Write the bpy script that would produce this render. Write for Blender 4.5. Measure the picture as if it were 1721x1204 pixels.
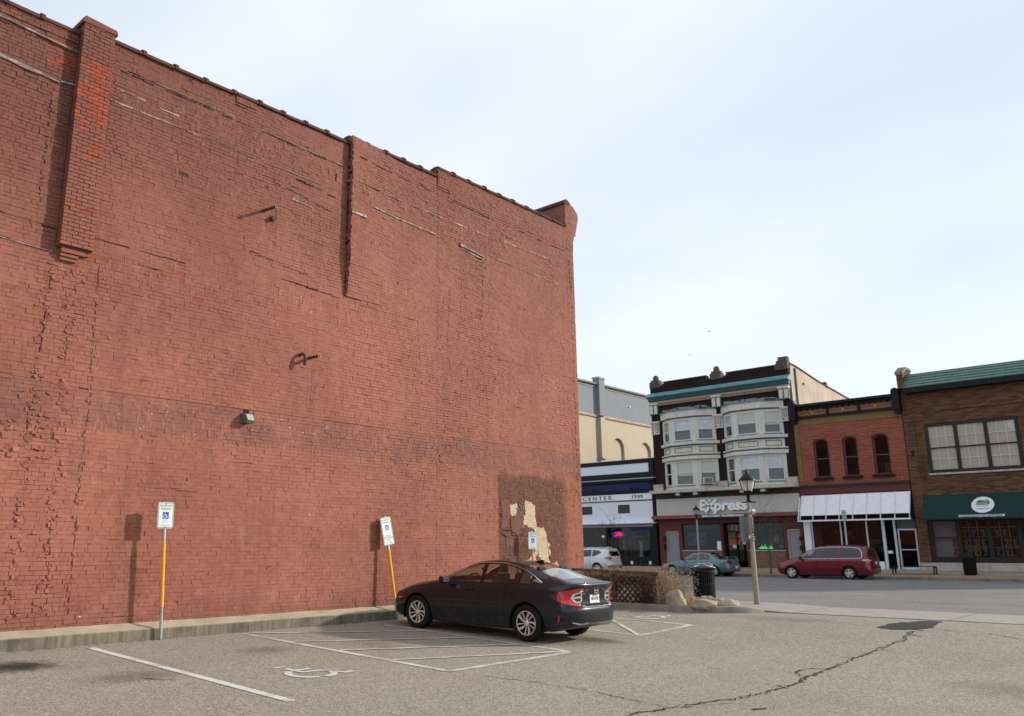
import bpy, bmesh, math, random
import numpy as np
from mathutils import Vector, Matrix
from mathutils.bvhtree import BVHTree

for o in list(bpy.data.objects):
    bpy.data.objects.remove(o, do_unlink=True)
scene = bpy.context.scene
C = scene.collection
R = math.radians
random.seed(7)

# ------------------------------------------------------------------ camera
EYE = 1.52
yaw, pitch, roll = R(43.104), R(13.368), R(-0.162)
fwd = Vector((-math.sin(yaw) * math.cos(pitch), math.cos(yaw) * math.cos(pitch), math.sin(pitch)))
rgt = Vector((math.cos(yaw), math.sin(yaw), 0))
upv = rgt.cross(fwd)
rg2 = (math.cos(roll) * rgt + math.sin(roll) * upv).normalized()
up2 = rg2.cross(fwd).normalized()
cam = bpy.data.cameras.new('camera')
cam_o = bpy.data.objects.new('camera', cam)
C.objects.link(cam_o)
cam_o.matrix_world = Matrix(((rg2.x, up2.x, -fwd.x, 0), (rg2.y, up2.y, -fwd.y, 0), (rg2.z, up2.z, -fwd.z, EYE), (0, 0, 0, 1)))
cam.sensor_width = 36
cam.sensor_fit = 'HORIZONTAL'
cam.lens = 29.452
cam.shift_x, cam.shift_y = 0.0493, -0.0081
cam.clip_end = 4000
cam.clip_start = 0.1
cam.dof.use_dof = True
cam.dof.focus_distance = 14.0
cam.dof.aperture_fstop = 1.9
scene.camera = cam_o

# ------------------------------------------------------------------ light
SUN_AZ, SUN_EL = R(53), R(22)          # azimuth from +X towards +Y
to_sun = Vector((math.cos(SUN_AZ) * math.cos(SUN_EL), math.sin(SUN_AZ) * math.cos(SUN_EL), math.sin(SUN_EL)))
world = bpy.data.worlds.new('World')
scene.world = world
world.use_nodes = True
wn = world.node_tree
wn.nodes.clear()
w_out = wn.nodes.new('ShaderNodeOutputWorld')
w_bg = wn.nodes.new('ShaderNodeBackground')
w_bg.inputs['Strength'].default_value = 0.15
sky = wn.nodes.new('ShaderNodeTexSky')
sky.sky_type = 'NISHITA'
sky.sun_disc = False
sky.sun_elevation = SUN_EL
sky.sun_rotation = math.pi / 2 - SUN_AZ
sky.dust_density = 1.0
sky.air_density = 1.0
tc = wn.nodes.new('ShaderNodeTexCoord')
# thin cloud sheet: direction divided by its height gives a flat layer overhead
sep = wn.nodes.new('ShaderNodeSeparateXYZ')
wn.links.new(tc.outputs['Generated'], sep.inputs[0])
mx = wn.nodes.new('ShaderNodeMath'); mx.operation = 'MAXIMUM'; mx.inputs[1].default_value = 0.0
wn.links.new(sep.outputs[2], mx.inputs[0])
ad = wn.nodes.new('ShaderNodeMath'); ad.operation = 'ADD'; ad.inputs[1].default_value = 0.12
wn.links.new(mx.outputs[0], ad.inputs[0])
dv = wn.nodes.new('ShaderNodeVectorMath'); dv.operation = 'DIVIDE'
cmb = wn.nodes.new('ShaderNodeCombineXYZ')
for i in range(3):
    wn.links.new(ad.outputs[0], cmb.inputs[i])
wn.links.new(tc.outputs['Generated'], dv.inputs[0]); wn.links.new(cmb.outputs[0], dv.inputs[1])
mp = wn.nodes.new('ShaderNodeMapping')
mp.inputs['Rotation'].default_value = (0, 0, R(35)); mp.inputs['Scale'].default_value = (1.0, 1.6, 0.0)
wn.links.new(dv.outputs[0], mp.inputs[0])
nz = wn.nodes.new('ShaderNodeTexNoise')
nz.inputs['Scale'].default_value = 0.75; nz.inputs['Detail'].default_value = 6; nz.inputs['Roughness'].default_value = 0.42
wn.links.new(mp.outputs[0], nz.inputs['Vector'])
rmp = wn.nodes.new('ShaderNodeMapRange')
rmp.inputs['From Min'].default_value = 0.28; rmp.inputs['From Max'].default_value = 0.66
rmp.inputs['To Min'].default_value = 0.56; rmp.inputs['To Max'].default_value = 0.95
wn.links.new(nz.outputs['Fac'], rmp.inputs['Value'])
mixw = wn.nodes.new('ShaderNodeMix'); mixw.data_type = 'RGBA'
mixw.inputs['B'].default_value = (5.95, 6.45, 7.1, 1)
# the veil looks denser towards the horizon, where it is seen edge-on
hz = wn.nodes.new('ShaderNodeMapRange'); hz.interpolation_type = 'SMOOTHSTEP'
hz.inputs['From Min'].default_value = 0.50; hz.inputs['From Max'].default_value = 0.16
hz.inputs['To Min'].default_value = 0.0; hz.inputs['To Max'].default_value = 0.9
wn.links.new(sep.outputs[2], hz.inputs['Value'])
mxh = wn.nodes.new('ShaderNodeMath'); mxh.operation = 'MAXIMUM'
wn.links.new(rmp.outputs[0], mxh.inputs[0]); wn.links.new(hz.outputs[0], mxh.inputs[1])
wn.links.new(mxh.outputs[0], mixw.inputs['Factor'])
wn.links.new(sky.outputs[0], mixw.inputs['A'])
wn.links.new(mixw.outputs['Result'], w_bg.inputs['Color'])
wn.links.new(w_bg.outputs[0], w_out.inputs[0])

sun = bpy.data.lights.new('sun', 'SUN')
sun.energy = 4.3
sun.angle = R(2.5)
sun.color = (1.0, 0.93, 0.83)
sun_o = bpy.data.objects.new('sun', sun)
C.objects.link(sun_o)
sun_o.rotation_euler = (-to_sun).to_track_quat('-Z', 'Y').to_euler()
sun_o.location = (30, 30, 30)

scene.view_settings.view_transform = 'Standard'
scene.view_settings.look = 'None'
scene.view_settings.gamma = 1
scene.view_settings.exposure = 0.08
scene.view_settings.use_curve_mapping = False
scene.render.engine = 'CYCLES'
scene.cycles.max_bounces = 8
scene.cycles.transparent_max_bounces = 12

# ------------------------------------------------------------------ helpers
def tag(o, label=None, cat=None, group=None, kind=None):
    if label: o['label'] = label
    if cat: o['category'] = cat
    if group: o['group'] = group
    if kind: o['kind'] = kind
    return o

def empty(name, loc=(0, 0, 0), rz=0.0):
    o = bpy.data.objects.new(name, None)
    o.empty_display_size = 0.3
    C.objects.link(o)
    o.location = loc
    o.rotation_euler = (0, 0, rz)
    return o

def link(name, me, mat=None, parent=None, loc=None, rot=None):
    o = bpy.data.objects.new(name, me)
    if mat is not None and len(me.materials) == 0:
        me.materials.append(mat)
    C.objects.link(o)
    if parent is not None: o.parent = parent
    if loc is not None: o.location = loc
    if rot is not None: o.rotation_euler = rot
    return o

class MB:
    def __init__(s):
        s.v = []; s.f = []; s.mi = []; s.m = 0
    def face(s, idx):
        s.f.append(tuple(idx)); s.mi.append(s.m)
    def add(s, verts, faces):
        b = len(s.v); s.v += [tuple(v) for v in verts]
        for f in faces: s.face([b + i for i in f])
        return s
    def box(s, x0, x1, y0, y1, z0, z1):
        if x0 > x1: x0, x1 = x1, x0
        if y0 > y1: y0, y1 = y1, y0
        if z0 > z1: z0, z1 = z1, z0
        return s.add([(x0, y0, z0), (x1, y0, z0), (x1, y1, z0), (x0, y1, z0), (x0, y0, z1), (x1, y0, z1), (x1, y1, z1), (x0, y1, z1)],
              [(3, 2, 1, 0), (4, 5, 6, 7), (0, 1, 5, 4), (1, 2, 6, 5), (2, 3, 7, 6), (3, 0, 4, 7)])
    def obox(s, c, size, mat3):
        hx, hy, hz = size[0] / 2, size[1] / 2, size[2] / 2
        vs = []
        for z in (-hz, hz):
            for x, y in ((-hx, -hy), (hx, -hy), (hx, hy), (-hx, hy)):
                vs.append(Vector(c) + mat3 @ Vector((x, y, z)))
        return s.add(vs, [(3, 2, 1, 0), (4, 5, 6, 7), (0, 1, 5, 4), (1, 2, 6, 5), (2, 3, 7, 6), (3, 0, 4, 7)])
    def bar(s, a, b, w, h=None, up=(0, 0, 1)):
        a = Vector(a); b = Vector(b); h = h or w
        d = (b - a); L = d.length; d.normalize()
        up = Vector(up)
        if abs(d.dot(up)) > .98: up = Vector((1, 0, 0))
        sx = d.cross(up).normalized(); uz = sx.cross(d)
        m = Matrix((sx, d, uz)).transposed()
        return s.obox((a + b) / 2, (w, L, h), m)
    def prism(s, poly, axis, a, b):
        # poly: list of 2D points in the two remaining axes (x,z for axis y; y,z for axis x; x,y for axis z)
        def p3(p, t):
            return {'x': (t, p[0], p[1]), 'y': (p[0], t, p[1]), 'z': (p[0], p[1], t)}[axis]
        n = len(poly)
        vs = [p3(p, a) for p in poly] + [p3(p, b) for p in poly]
        fs = [tuple(range(n))[::-1], tuple(range(n, 2 * n))]
        fs += [(i, (i + 1) % n, n + (i + 1) % n, n + i) for i in range(n)]
        return s.add(vs, fs)
    def tube(s, pts, r, n=8, cap=True):
        pts = [Vector(p) for p in pts]
        rs = r if isinstance(r, (list, tuple)) else [r] * len(pts)
        b0 = len(s.v); prev = None
        for i, p in enumerate(pts):
            d = (pts[min(i + 1, len(pts) - 1)] - pts[max(i - 1, 0)]).normalized()
            if prev is None:
                u = d.cross(Vector((0, 0, 1)))
                if u.length < .1: u = d.cross(Vector((1, 0, 0)))
            else:
                u = prev - d * prev.dot(d)
            u.normalize(); prev = u; w = d.cross(u)
            for k in range(n):
                a = 2 * math.pi * k / n
                s.v.append(tuple(p + (u * math.cos(a) + w * math.sin(a)) * rs[i]))
        for i in range(len(pts) - 1):
            for k in range(n):
                s.face((b0 + i * n + k, b0 + i * n + (k + 1) % n, b0 + (i + 1) * n + (k + 1) % n, b0 + (i + 1) * n + k))
        if cap:
            s.face([b0 + k for k in range(n)][::-1])
            s.face([b0 + (len(pts) - 1) * n + k for k in range(n)])
        return s
    def lathe(s, prof, n=24, c=(0, 0, 0), axis='z', cap=True):
        # prof: (radius, height) pairs
        b0 = len(s.v)
        for r, h in prof:
            for k in range(n):
                a = 2 * math.pi * k / n
                x, y = r * math.cos(a), r * math.sin(a)
                p = {'z': (x, y, h), 'y': (x, h, y), 'x': (h, x, y)}[axis]
                s.v.append((p[0] + c[0], p[1] + c[1], p[2] + c[2]))
        for i in range(len(prof) - 1):
            for k in range(n):
                s.face((b0 + i * n + k, b0 + i * n + (k + 1) % n, b0 + (i + 1) * n + (k + 1) % n, b0 + (i + 1) * n + k))
        if cap:
            s.face([b0 + k for k in range(n)][::-1])
            s.face([b0 + (len(prof) - 1) * n + k for k in range(n)])
        return s
    def mesh(s, name, smooth=False, fix=True):
        me = bpy.data.meshes.new(name)
        me.from_pydata(s.v, [], s.f)
        if any(s.mi): me.polygons.foreach_set('material_index', s.mi)
        if fix:
            bm = bmesh.new(); bm.from_mesh(me)
            bmesh.ops.recalc_face_normals(bm, faces=bm.faces)
            bm.to_mesh(me); bm.free()
        if smooth:
            me.polygons.foreach_set('use_smooth', [True] * len(me.polygons))
        me.update()
        return me
    def build(s, name, mat, parent=None, smooth=False, loc=None, rot=None, bevel=0, auto=None):
        me = s.mesh(name, smooth)
        mats = mat if isinstance(mat, (list, tuple)) else [mat]
        for m in mats: me.materials.append(m)
        o = link(name, me, None, parent, loc, rot)
        if bevel:
            md = o.modifiers.new('bevel', 'BEVEL'); md.width = bevel; md.segments = 2; md.limit_method = 'ANGLE'; md.angle_limit = R(40)
        if auto:
            me.polygons.foreach_set('use_smooth', [True] * len(me.polygons))
            try: me.set_sharp_from_angle(angle=R(auto))
            except Exception: pass
        return o

def wall_holes(outer, holes, place, depth, reveal=None):
    """flat wall sheet (outer outline, hole outlines in 2D) with reveals going back by depth.
    place(u, v, d) -> 3D point, d is depth behind the face"""
    bm = bmesh.new()
    loops = []
    for poly in [outer] + holes:
        vs = [bm.verts.new(place(p[0], p[1], 0)) for p in poly]
        es = [bm.edges.new((vs[i], vs[(i + 1) % len(vs)])) for i in range(len(vs))]
        loops.append((vs, es))
    bmesh.ops.triangle_fill(bm, use_beauty=True, edges=[e for _, es in loops for e in es])
    for (vs, es), poly in zip(loops, [outer] + holes):
        back = [bm.verts.new(place(p[0], p[1], depth)) for p in poly]
        n = len(vs)
        for i in range(n):
            bm.faces.new((vs[i], vs[(i + 1) % n], back[(i + 1) % n], back[i]))
    bmesh.ops.recalc_face_normals(bm, faces=bm.faces)
    me = bpy.data.meshes.new('wall')
    bm.to_mesh(me); bm.free()
    return me

def text_mesh(txt, size, bold=0.0, shear=0.0, extrude=0.01, align='CENTER', width=None, space=1.0):
    cu = bpy.data.curves.new('lettering', 'FONT')
    cu.body = txt; cu.size = size; cu.extrude = extrude; cu.offset = bold; cu.shear = shear
    cu.align_x = align; cu.align_y = 'CENTER'; cu.space_character = space; cu.resolution_u = 3
    o = bpy.data.objects.new('lettering_tmp', cu)
    C.objects.link(o)
    dg = bpy.context.evaluated_depsgraph_get(); dg.update()
    me = bpy.data.meshes.new_from_object(o.evaluated_get(dg))
    bpy.data.objects.remove(o, do_unlink=True)
    if width:
        xs = [v.co.x for v in me.vertices]
        if xs:
            k = width / max(1e-6, max(xs) - min(xs)); c0 = (max(xs) + min(xs)) / 2
            for v in me.vertices: v.co.x = (v.co.x - c0) * k
    return me

# facing: 'front' = reads from -Y (far shop fronts), 'lot' = reads from +X (signs on the brick wall)
ROT = {'front': (R(90), 0, 0), 'lot': (R(90), 0, R(90)), 'left': (R(90), 0, R(180))}
def lettering(txt, size, loc, mat, parent, facing='front', rot=None, name='lettering', **kw):
    me = text_mesh(txt, size, **kw)
    me.materials.clear(); me.materials.append(mat)
    return link(name, me, None, parent, loc, rot if rot is not None else ROT[facing])

# ------------------------------------------------------------------ materials
class NT:
    def __init__(s, name):
        s.mat = bpy.data.materials.new(name); s.mat.use_nodes = True
        s.t = s.mat.node_tree; s.t.nodes.clear()
        s.out = s.t.nodes.new('ShaderNodeOutputMaterial')
        s.bsdf = s.t.nodes.new('ShaderNodeBsdfPrincipled')
        s.t.links.new(s.bsdf.outputs[0], s.out.inputs[0])
        s._geo = None
    def n(s, t): return s.t.nodes.new(t)
    def set(s, sock, v):
        if hasattr(v, 'is_linked') or isinstance(v, bpy.types.NodeSocket): s.t.links.new(v, sock)
        else:
            if isinstance(v, (tuple, list)) and len(v) == 3 and sock.type == 'RGBA': v = (*v, 1)
            sock.default_value = v
    def pos(s):
        if s._geo is None: s._geo = s.n('ShaderNodeNewGeometry')
        return s._geo.outputs['Position']
    def obj(s):
        return s.n('ShaderNodeTexCoord').outputs['Object']
    def mapv(s, v, scale=(1, 1, 1), rot=(0, 0, 0), loc=(0, 0, 0)):
        m = s.n('ShaderNodeMapping'); s.set(m.inputs[0], v)
        m.inputs['Scale'].default_value = scale; m.inputs['Rotation'].default_value = rot; m.inputs['Location'].default_value = loc
        return m.outputs[0]
    def sep(s, v):
        x = s.n('ShaderNodeSeparateXYZ'); s.set(x.inputs[0], v); return x.outputs
    def noise(s, v, scale, detail=4, rough=.55, col=False):
        x = s.n('ShaderNodeTexNoise'); s.set(x.inputs['Vector'], v)
        x.inputs['Scale'].default_value = scale; x.inputs['Detail'].default_value = detail; x.inputs['Roughness'].default_value = rough
        return x.outputs['Color' if col else 'Fac']
    def vor(s, v, scale, out='Distance', rnd=1.0, feature='F1'):
        x = s.n('ShaderNodeTexVoronoi'); x.feature = feature; s.set(x.inputs['Vector'], v); x.inputs['Scale'].default_value = scale
        x.inputs['Randomness'].default_value = rnd
        return x.outputs[out]
    def math(s, op, a, b=0.0, clamp=False):
        x = s.n('ShaderNodeMath'); x.operation = op; x.use_clamp = clamp
        s.set(x.inputs[0], a); s.set(x.inputs[1], b); return x.outputs[0]
    def ramp(s, v, a, b, c=0.0, d=1.0, smooth=False):
        x = s.n('ShaderNodeMapRange'); x.interpolation_type = 'SMOOTHSTEP' if smooth else 'LINEAR'
        s.set(x.inputs['Value'], v)
        for nme, q in (('From Min', a), ('From Max', b), ('To Min', c), ('To Max', d)): s.set(x.inputs[nme], q)
        return x.outputs[0]
    def mix(s, f, a, b, mode='MIX'):
        x = s.n('ShaderNodeMix'); x.data_type = 'RGBA'; x.blend_type = mode
        s.set(x.inputs[0], f); s.set(x.inputs[6], a); s.set(x.inputs[7], b); return x.outputs[2]
    def attr(s, name, out='Fac'):
        x = s.n('ShaderNodeAttribute'); x.attribute_name = name; return x.outputs[out]
    def bump(s, h, strength=.3, dist=.01):
        x = s.n('ShaderNodeBump'); x.inputs['Strength'].default_value = strength; x.inputs['Distance'].default_value = dist
        s.set(x.inputs['Height'], h); s.t.links.new(x.outputs[0], s.bsdf.inputs['Normal'])
    def done(s, color=None, rough=None, metal=None, **kw):
        if color is not None: s.set(s.bsdf.inputs['Base Color'], color)
        if rough is not None: s.set(s.bsdf.inputs['Roughness'], rough)
        if metal is not None: s.set(s.bsdf.inputs['Metallic'], metal)
        for k, v in kw.items():
            s.set(s.bsdf.inputs[k], v)
        return s.mat

def plain(name, col, rough=.6, metal=0.0, var=.12, vs=6.0, bump=0.0, bs=60, dirt=0.0, dirtcol=(.06, .05, .04), coat=0.0, spec=None, emit=None, es=1.0):
    """base colour with soft uneven tone, optional grime and fine relief"""
    t = NT(name); p = t.obj()
    nn = t.noise(p, vs, 5)
    dark = tuple(c * (1 - var) for c in col); lite = tuple(min(1, c * (1 + var)) for c in col)
    c = t.mix(t.ramp(nn, .3, .7), dark, lite)
    if dirt > 0:
        g = t.noise(t.mapv(p, (1, 1, .35)), vs * .7 + 1.3, 6, .65)
        c = t.mix(t.ramp(g, .5, .75, 0, dirt), c, dirtcol)
    if bump > 0: t.bump(t.noise(p, bs, 3), bump, .01)
    t.done(c, t.ramp(nn, .3, .7, max(0.02, rough - .06), min(1, rough + .06)), metal)
    if coat: t.set(t.bsdf.inputs['Coat Weight'], coat); t.set(t.bsdf.inputs['Coat Roughness'], .03)
    if spec is None and metal < .3 and rough > .42 and not coat: spec = .22
    if spec is not None: t.set(t.bsdf.inputs['Specular IOR Level'], spec)
    if emit: t.set(t.bsdf.inputs['Emission Color'], emit); t.set(t.bsdf.inputs['Emission Strength'], es)
    return t.mat

def glass(name, tint=(.8, .85, .85), refl=1.0, dark=0.0, rough=.0):
    """window pane: clear tinted sheet with a mirror-like surface reflection"""
    m = bpy.data.materials.new(name); m.use_nodes = True; nt = m.node_tree; nt.nodes.clear()
    out = nt.nodes.new('ShaderNodeOutputMaterial')
    tr = nt.nodes.new('ShaderNodeBsdfTransparent'); tr.inputs[0].default_value = (*[c * (1 - dark) for c in tint], 1)
    gl = nt.nodes.new('ShaderNodeBsdfGlossy'); gl.inputs['Roughness'].default_value = rough
    gl.inputs['Color'].default_value = (refl, refl, refl, 1)
    fr = nt.nodes.new('ShaderNodeFresnel'); fr.inputs['IOR'].default_value = 1.52
    ge = nt.nodes.new('ShaderNodeNewGeometry'); ri = nt.nodes.new('ShaderNodeMapRange')      # a thin pane reflects alike from both sides
    ri.inputs['To Min'].default_value = 1.52; ri.inputs['To Max'].default_value = 1 / 1.52
    nt.links.new(ge.outputs['Backfacing'], ri.inputs['Value']); nt.links.new(ri.outputs[0], fr.inputs['IOR'])
    ml = nt.nodes.new('ShaderNodeMath'); ml.operation = 'MULTIPLY'; ml.inputs[1].default_value = 1.7; ml.use_clamp = True
    nt.links.new(fr.outputs[0], ml.inputs[0])
    mx = nt.nodes.new('ShaderNodeMixShader')
    nt.links.new(ml.outputs[0], mx.inputs[0]); nt.links.new(tr.outputs[0], mx.inputs[1]); nt.links.new(gl.outputs[0], mx.inputs[2])
    nt.links.new(mx.outputs[0], out.inputs[0])
    return m

def brickmat(name, c1, c2, mortar, axis='y', bw=.205, bh=.0677, ms=.012, dirt=.3, rough=.85, blotch=.25):
    """far-off brickwork, too far away to pick single bricks apart"""
    t = NT(name); p = t.pos(); x = t.sep(p)
    cb = t.n('ShaderNodeCombineXYZ')
    t.t.links.new(x[0] if axis == 'y' else x[1], cb.inputs[0]); t.t.links.new(x[2], cb.inputs[1])
    b = t.n('ShaderNodeTexBrick'); t.set(b.inputs['Vector'], cb.outputs[0])
    b.inputs['Scale'].default_value = 1; b.inputs['Brick Width'].default_value = bw; b.inputs['Row Height'].default_value = bh
    b.inputs['Mortar Size'].default_value = ms; b.inputs['Bias'].default_value = 0.0
    t.set(b.inputs['Color1'], c1); t.set(b.inputs['Color2'], c2); t.set(b.inputs['Mortar'], mortar)
    big = t.noise(p, .9, 5, .6)
    c = t.mix(t.ramp(big, .35, .7, 0, blotch), b.outputs['Color'], tuple(q * .55 for q in c1))
    g = t.noise(t.mapv(p, (1, 1, .3)), 2.5, 6, .65)
    c = t.mix(t.ramp(g, .52, .8, 0, dirt), c, (.05, .045, .04))
    t.bump(b.outputs['Fac'], -.4, .006)
    return t.done(c, rough, **{'Specular IOR Level': .1})

MT = {}
MT['white'] = plain('white_paint', (.84, .85, .87), .5, var=.04, dirt=.12)
MT['cream'] = plain('cream_paint', (.66, .62, .54), .55, var=.08, dirt=.35, dirtcol=(.2, .12, .06))
MT['teal'] = plain('teal_paint', (.05, .125, .135), .5, var=.15, dirt=.3)
MT['teal_worn'] = plain('worn_teal_paint', (.12, .27, .29), .5, var=.2, vs=3, dirt=.4, dirtcol=(.2, .17, .13))
MT['black'] = plain('black_paint', (.010, .010, .011), .5, var=.1, spec=.2)
MT['black_soft'] = plain('dull_black', (.012, .012, .012), .9, var=.2, spec=.1)
MT['maroon'] = plain('maroon_paint', (.13, .035, .035), .5, var=.1, dirt=.25)
MT['maroon_bright'] = plain('maroon_metal', (.20, .045, .045), .4, var=.06, dirt=.12)
MT['navy'] = plain('navy_paint', (.018, .022, .11), .45, var=.1)
MT['steel'] = plain('galvanised_steel', (.42, .43, .43), .42, metal=.8, var=.15, vs=14)
MT['yellow'] = plain('yellow_sleeve', (.78, .33, .015), .4, var=.05, dirt=.12)
MT['rubber'] = plain('tyre_rubber', (.012, .012, .012), .85, var=.2, bump=.2, bs=120)
MT['chrome'] = plain('chrome', (.75, .75, .76), .12, metal=1, var=.03)
MT['alloy'] = plain('machined_alloy', (.72, .70, .68), .3, metal=.55, var=.05)
MT['plastic'] = plain('black_plastic', (.014, .014, .015), .55, var=.1)
MT['interior'] = plain('car_interior', (.03, .029, .028), .8, var=.15)
MT['interior_tan'] = plain('pale_car_interior', (.16, .15, .14), .8, var=.15)
MT['glass'] = glass('car_window_glass', (.84, .87, .83), refl=.9)
MT['glass_clear'] = glass('clear_window_glass', (.95, .96, .96), refl=.7)
MT['glass_dark'] = glass('tinted_glass', (.5, .53, .53), dark=.6)
MT['glass_shop'] = glass('shop_window_glass', (.7, .72, .72), refl=.3)
MT['wood'] = plain('weathered_timber', (.11, .08, .065), .85, var=.3, vs=9, bump=.3, bs=30)
MT['concrete'] = plain('pale_concrete', (.42, .39, .34), .85, var=.12, vs=3, bump=.12, bs=90, dirt=.25)
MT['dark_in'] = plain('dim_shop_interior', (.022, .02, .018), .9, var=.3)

# ------------------------------------------------------------------ ground, lot, road, pavements
def sstep(a, b, x):
    t = min(1, max(0, (x - a) / (b - a))); return t * t * (3 - 2 * t)
def lot_z(x, y):
    return -.034 * min(8.5, max(0, x + 14.4)) * (1 - sstep(14.5, 20.6, y))

def sheet(name, xs, ys, zf, mat, kind='structure', parent=None):
    m = MB(); nx = len(xs)
    for y in ys:
        for x in xs: m.v.append((x, y, zf(x, y)))
    for j in range(len(ys) - 1):
        for i in range(nx - 1):
            a = j * nx + i; m.face((a, a + 1, a + 1 + nx, a + nx))
    o = m.build(name, mat, parent, smooth=True)
    if kind: o['kind'] = kind
    return o
def lin(a, b, n): return [a + (b - a) * i / n for i in range(n + 1)]

def asphalt(name, base, speck=.5, warm=(.36, .30, .225), stains=(), tarry=.35, fine=170):
    t = NT(name); p = t.pos()
    st = t.vor(p, fine, 'Color'); stv = t.sep(st)[0]
    mid = t.vor(p, fine * .45, 'Color'); midv = t.sep(mid)[1]
    c = t.mix(t.ramp(stv, .1, .95), tuple(b * (1 - speck) for b in base), tuple(min(1, b * (1 + speck)) for b in base))
    c = t.mix(t.ramp(midv, .80, .93, 0, .55), c, warm)
    c = t.mix(t.ramp(midv, .0, .14, .6, 0), c, tuple(b * .3 for b in base))
    big = t.noise(p, .35, 6, .6)
    c = t.mix(t.ramp(big, .35, .7, 0, tarry), c, tuple(b * .62 for b in base))
    m2 = t.noise(t.mapv(p, (1, .5, 1)), 1.7, 5, .6)
    c = t.mix(t.ramp(m2, .5, .75, 0, .22), c, tuple(b * 1.35 for b in base))
    xyz = t.sep(p)
    for sx, sy, rx, ry, amt in stains:
        dx = t.math('DIVIDE', t.math('SUBTRACT', xyz[0], sx), rx); dy = t.math('DIVIDE', t.math('SUBTRACT', xyz[1], sy), ry)
        d = t.math('SQRT', t.math('ADD', t.math('MULTIPLY', dx, dx), t.math('MULTIPLY', dy, dy)))
        d = t.math('ADD', d, t.math('MULTIPLY', t.math('SUBTRACT', t.noise(p, 5, 6, .7), .5), 1.3))
        c = t.mix(t.ramp(d, .2, 1.0, amt, 0, True), c, (.018, .016, .014))
    t.bump(t.math('ADD', stv, t.math('MULTIPLY', midv, .8)), .35, .006)
    return t.done(c, .9, **{'Specular IOR Level': .12})

MT['lot'] = asphalt('worn_asphalt', (.30, .266, .217), .55, (.50, .43, .33), fine=90, 
    stains=((-12.9, 4.75, .7, .75, .9), (-11.2, 5.6, .55, .9, .4), (-12.2, 8.3, .5, .7, .35), (-11.9, 13.6, 1.7, .6, .55), (-9.5, 13.9, .8, .5, .5),
            (-13.3, 16.2, .5, .8, .4), (-2.6, 13.4, 1.3, 1.0, .28), (-8.2, 19.2, 1.6, .7, .25), (-11.5, 10.2, 1.4, .5, .22)))
MT['road'] = asphalt('road_asphalt', (.215, .205, .195), .3, (.28, .26, .23), fine=80, tarry=.4)
MT['patch'] = asphalt('fresh_asphalt_patch', (.055, .055, .055), .3, (.09, .085, .08))
MT['slab'] = plain('pavement_concrete', (.31, .285, .245), .85, var=.1, vs=2, bump=.15, bs=120, dirt=.3, dirtcol=(.14, .12, .1))
MT['kerb'] = plain('kerb_concrete', (.25, .225, .19), .85, var=.2, vs=3, bump=.2, bs=70, dirt=.5, dirtcol=(.07, .06, .045))
MT['soil'] = plain('planter_soil', (.30, .24, .17), .95, var=.35, vs=12, bump=.6, bs=40)
MT['crack'] = plain('open_crack_and_shade', (.018, .016, .014), .95, var=.3)
MT['tar'] = plain('crack_soil', (.05, .042, .032), .95, var=.4)
def line_mat(name, wear, col=(.62, .60, .56), under=(.31, .268, .21)):
    t = NT(name); p = t.pos()
    n1 = t.noise(p, 55, 4, .7); n2 = t.noise(p, 2.2, 5, .6)
    w = t.math('ADD', t.math('MULTIPLY', n1, .7), t.math('MULTIPLY', n2, .5))
    c = t.mix(t.ramp(w, .62 - wear * .16, .72 - wear * .12), tuple(c0 for c0 in col), under)
    return t.done(c, .75)
MT['line'] = line_mat('worn_white_line', .42)
MT['line_fresh'] = line_mat('white_line', .12, (.62, .61, .57))
MT['line_yellow'] = line_mat('yellow_road_line', .2, (.62, .34, .09), (.2, .18, .15))
MT['line_road'] = line_mat('white_road_line', .1, (.55, .55, .55), (.2, .19, .18))

# one far ground sheet
sheet('ground', lin(-900, 900, 6), lin(-900, 900, 6), lambda x, y: -.75, plain('far_ground', (.16, .14, .11), .95, var=.2, vs=.3))
lot = sheet('parking_lot', lin(-14.9, 30.1, 90), lin(-24, 20.62, 89), lot_z, MT['lot'])

def road_z(y):
    return -.02 - .09 * sstep(42, 48.7, y)
road = sheet('road', lin(-120, 80, 20), lin(23.36, 48.72, 22), lambda x, y: road_z(y), MT['road'])

# near pavement: raised on the left, dipping to a driveway apron in front of the lot
def walk_z(x, y): return .015 + .055 * (1 - sstep(-10.2, -8.2, x))
sheet('near_pavement', [-120, -60, -40, -30, -20, -16, -14, -13, -12, -11, -10.4, -10, -9.6, -9.2, -8.8, -8.4, -8, -6, 0, 8, 16, 40, 80], lin(20.6, 23.3, 8), walk_z, MT['slab'])
k = MB()
prev = None
for x in [-120, -60, -30, -20, -15, -13, -12, -11, -10.4, -10, -9.6, -9.2, -8.8, -8.4, -8, -4, 4, 20, 80]:
    z = walk_z(x, 0) + .003
    cur = [(x, 23.26, z), (x, 23.42, z - .006), (x, 23.43, -.06)]
    if prev:
        b = len(k.v); k.v += prev + cur
        k.face((b, b + 3, b + 4, b + 1)); k.face((b + 1, b + 4, b + 5, b + 2))
    prev = cur
k.build('near_kerb', MT['kerb'])['kind'] = 'structure'

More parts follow.
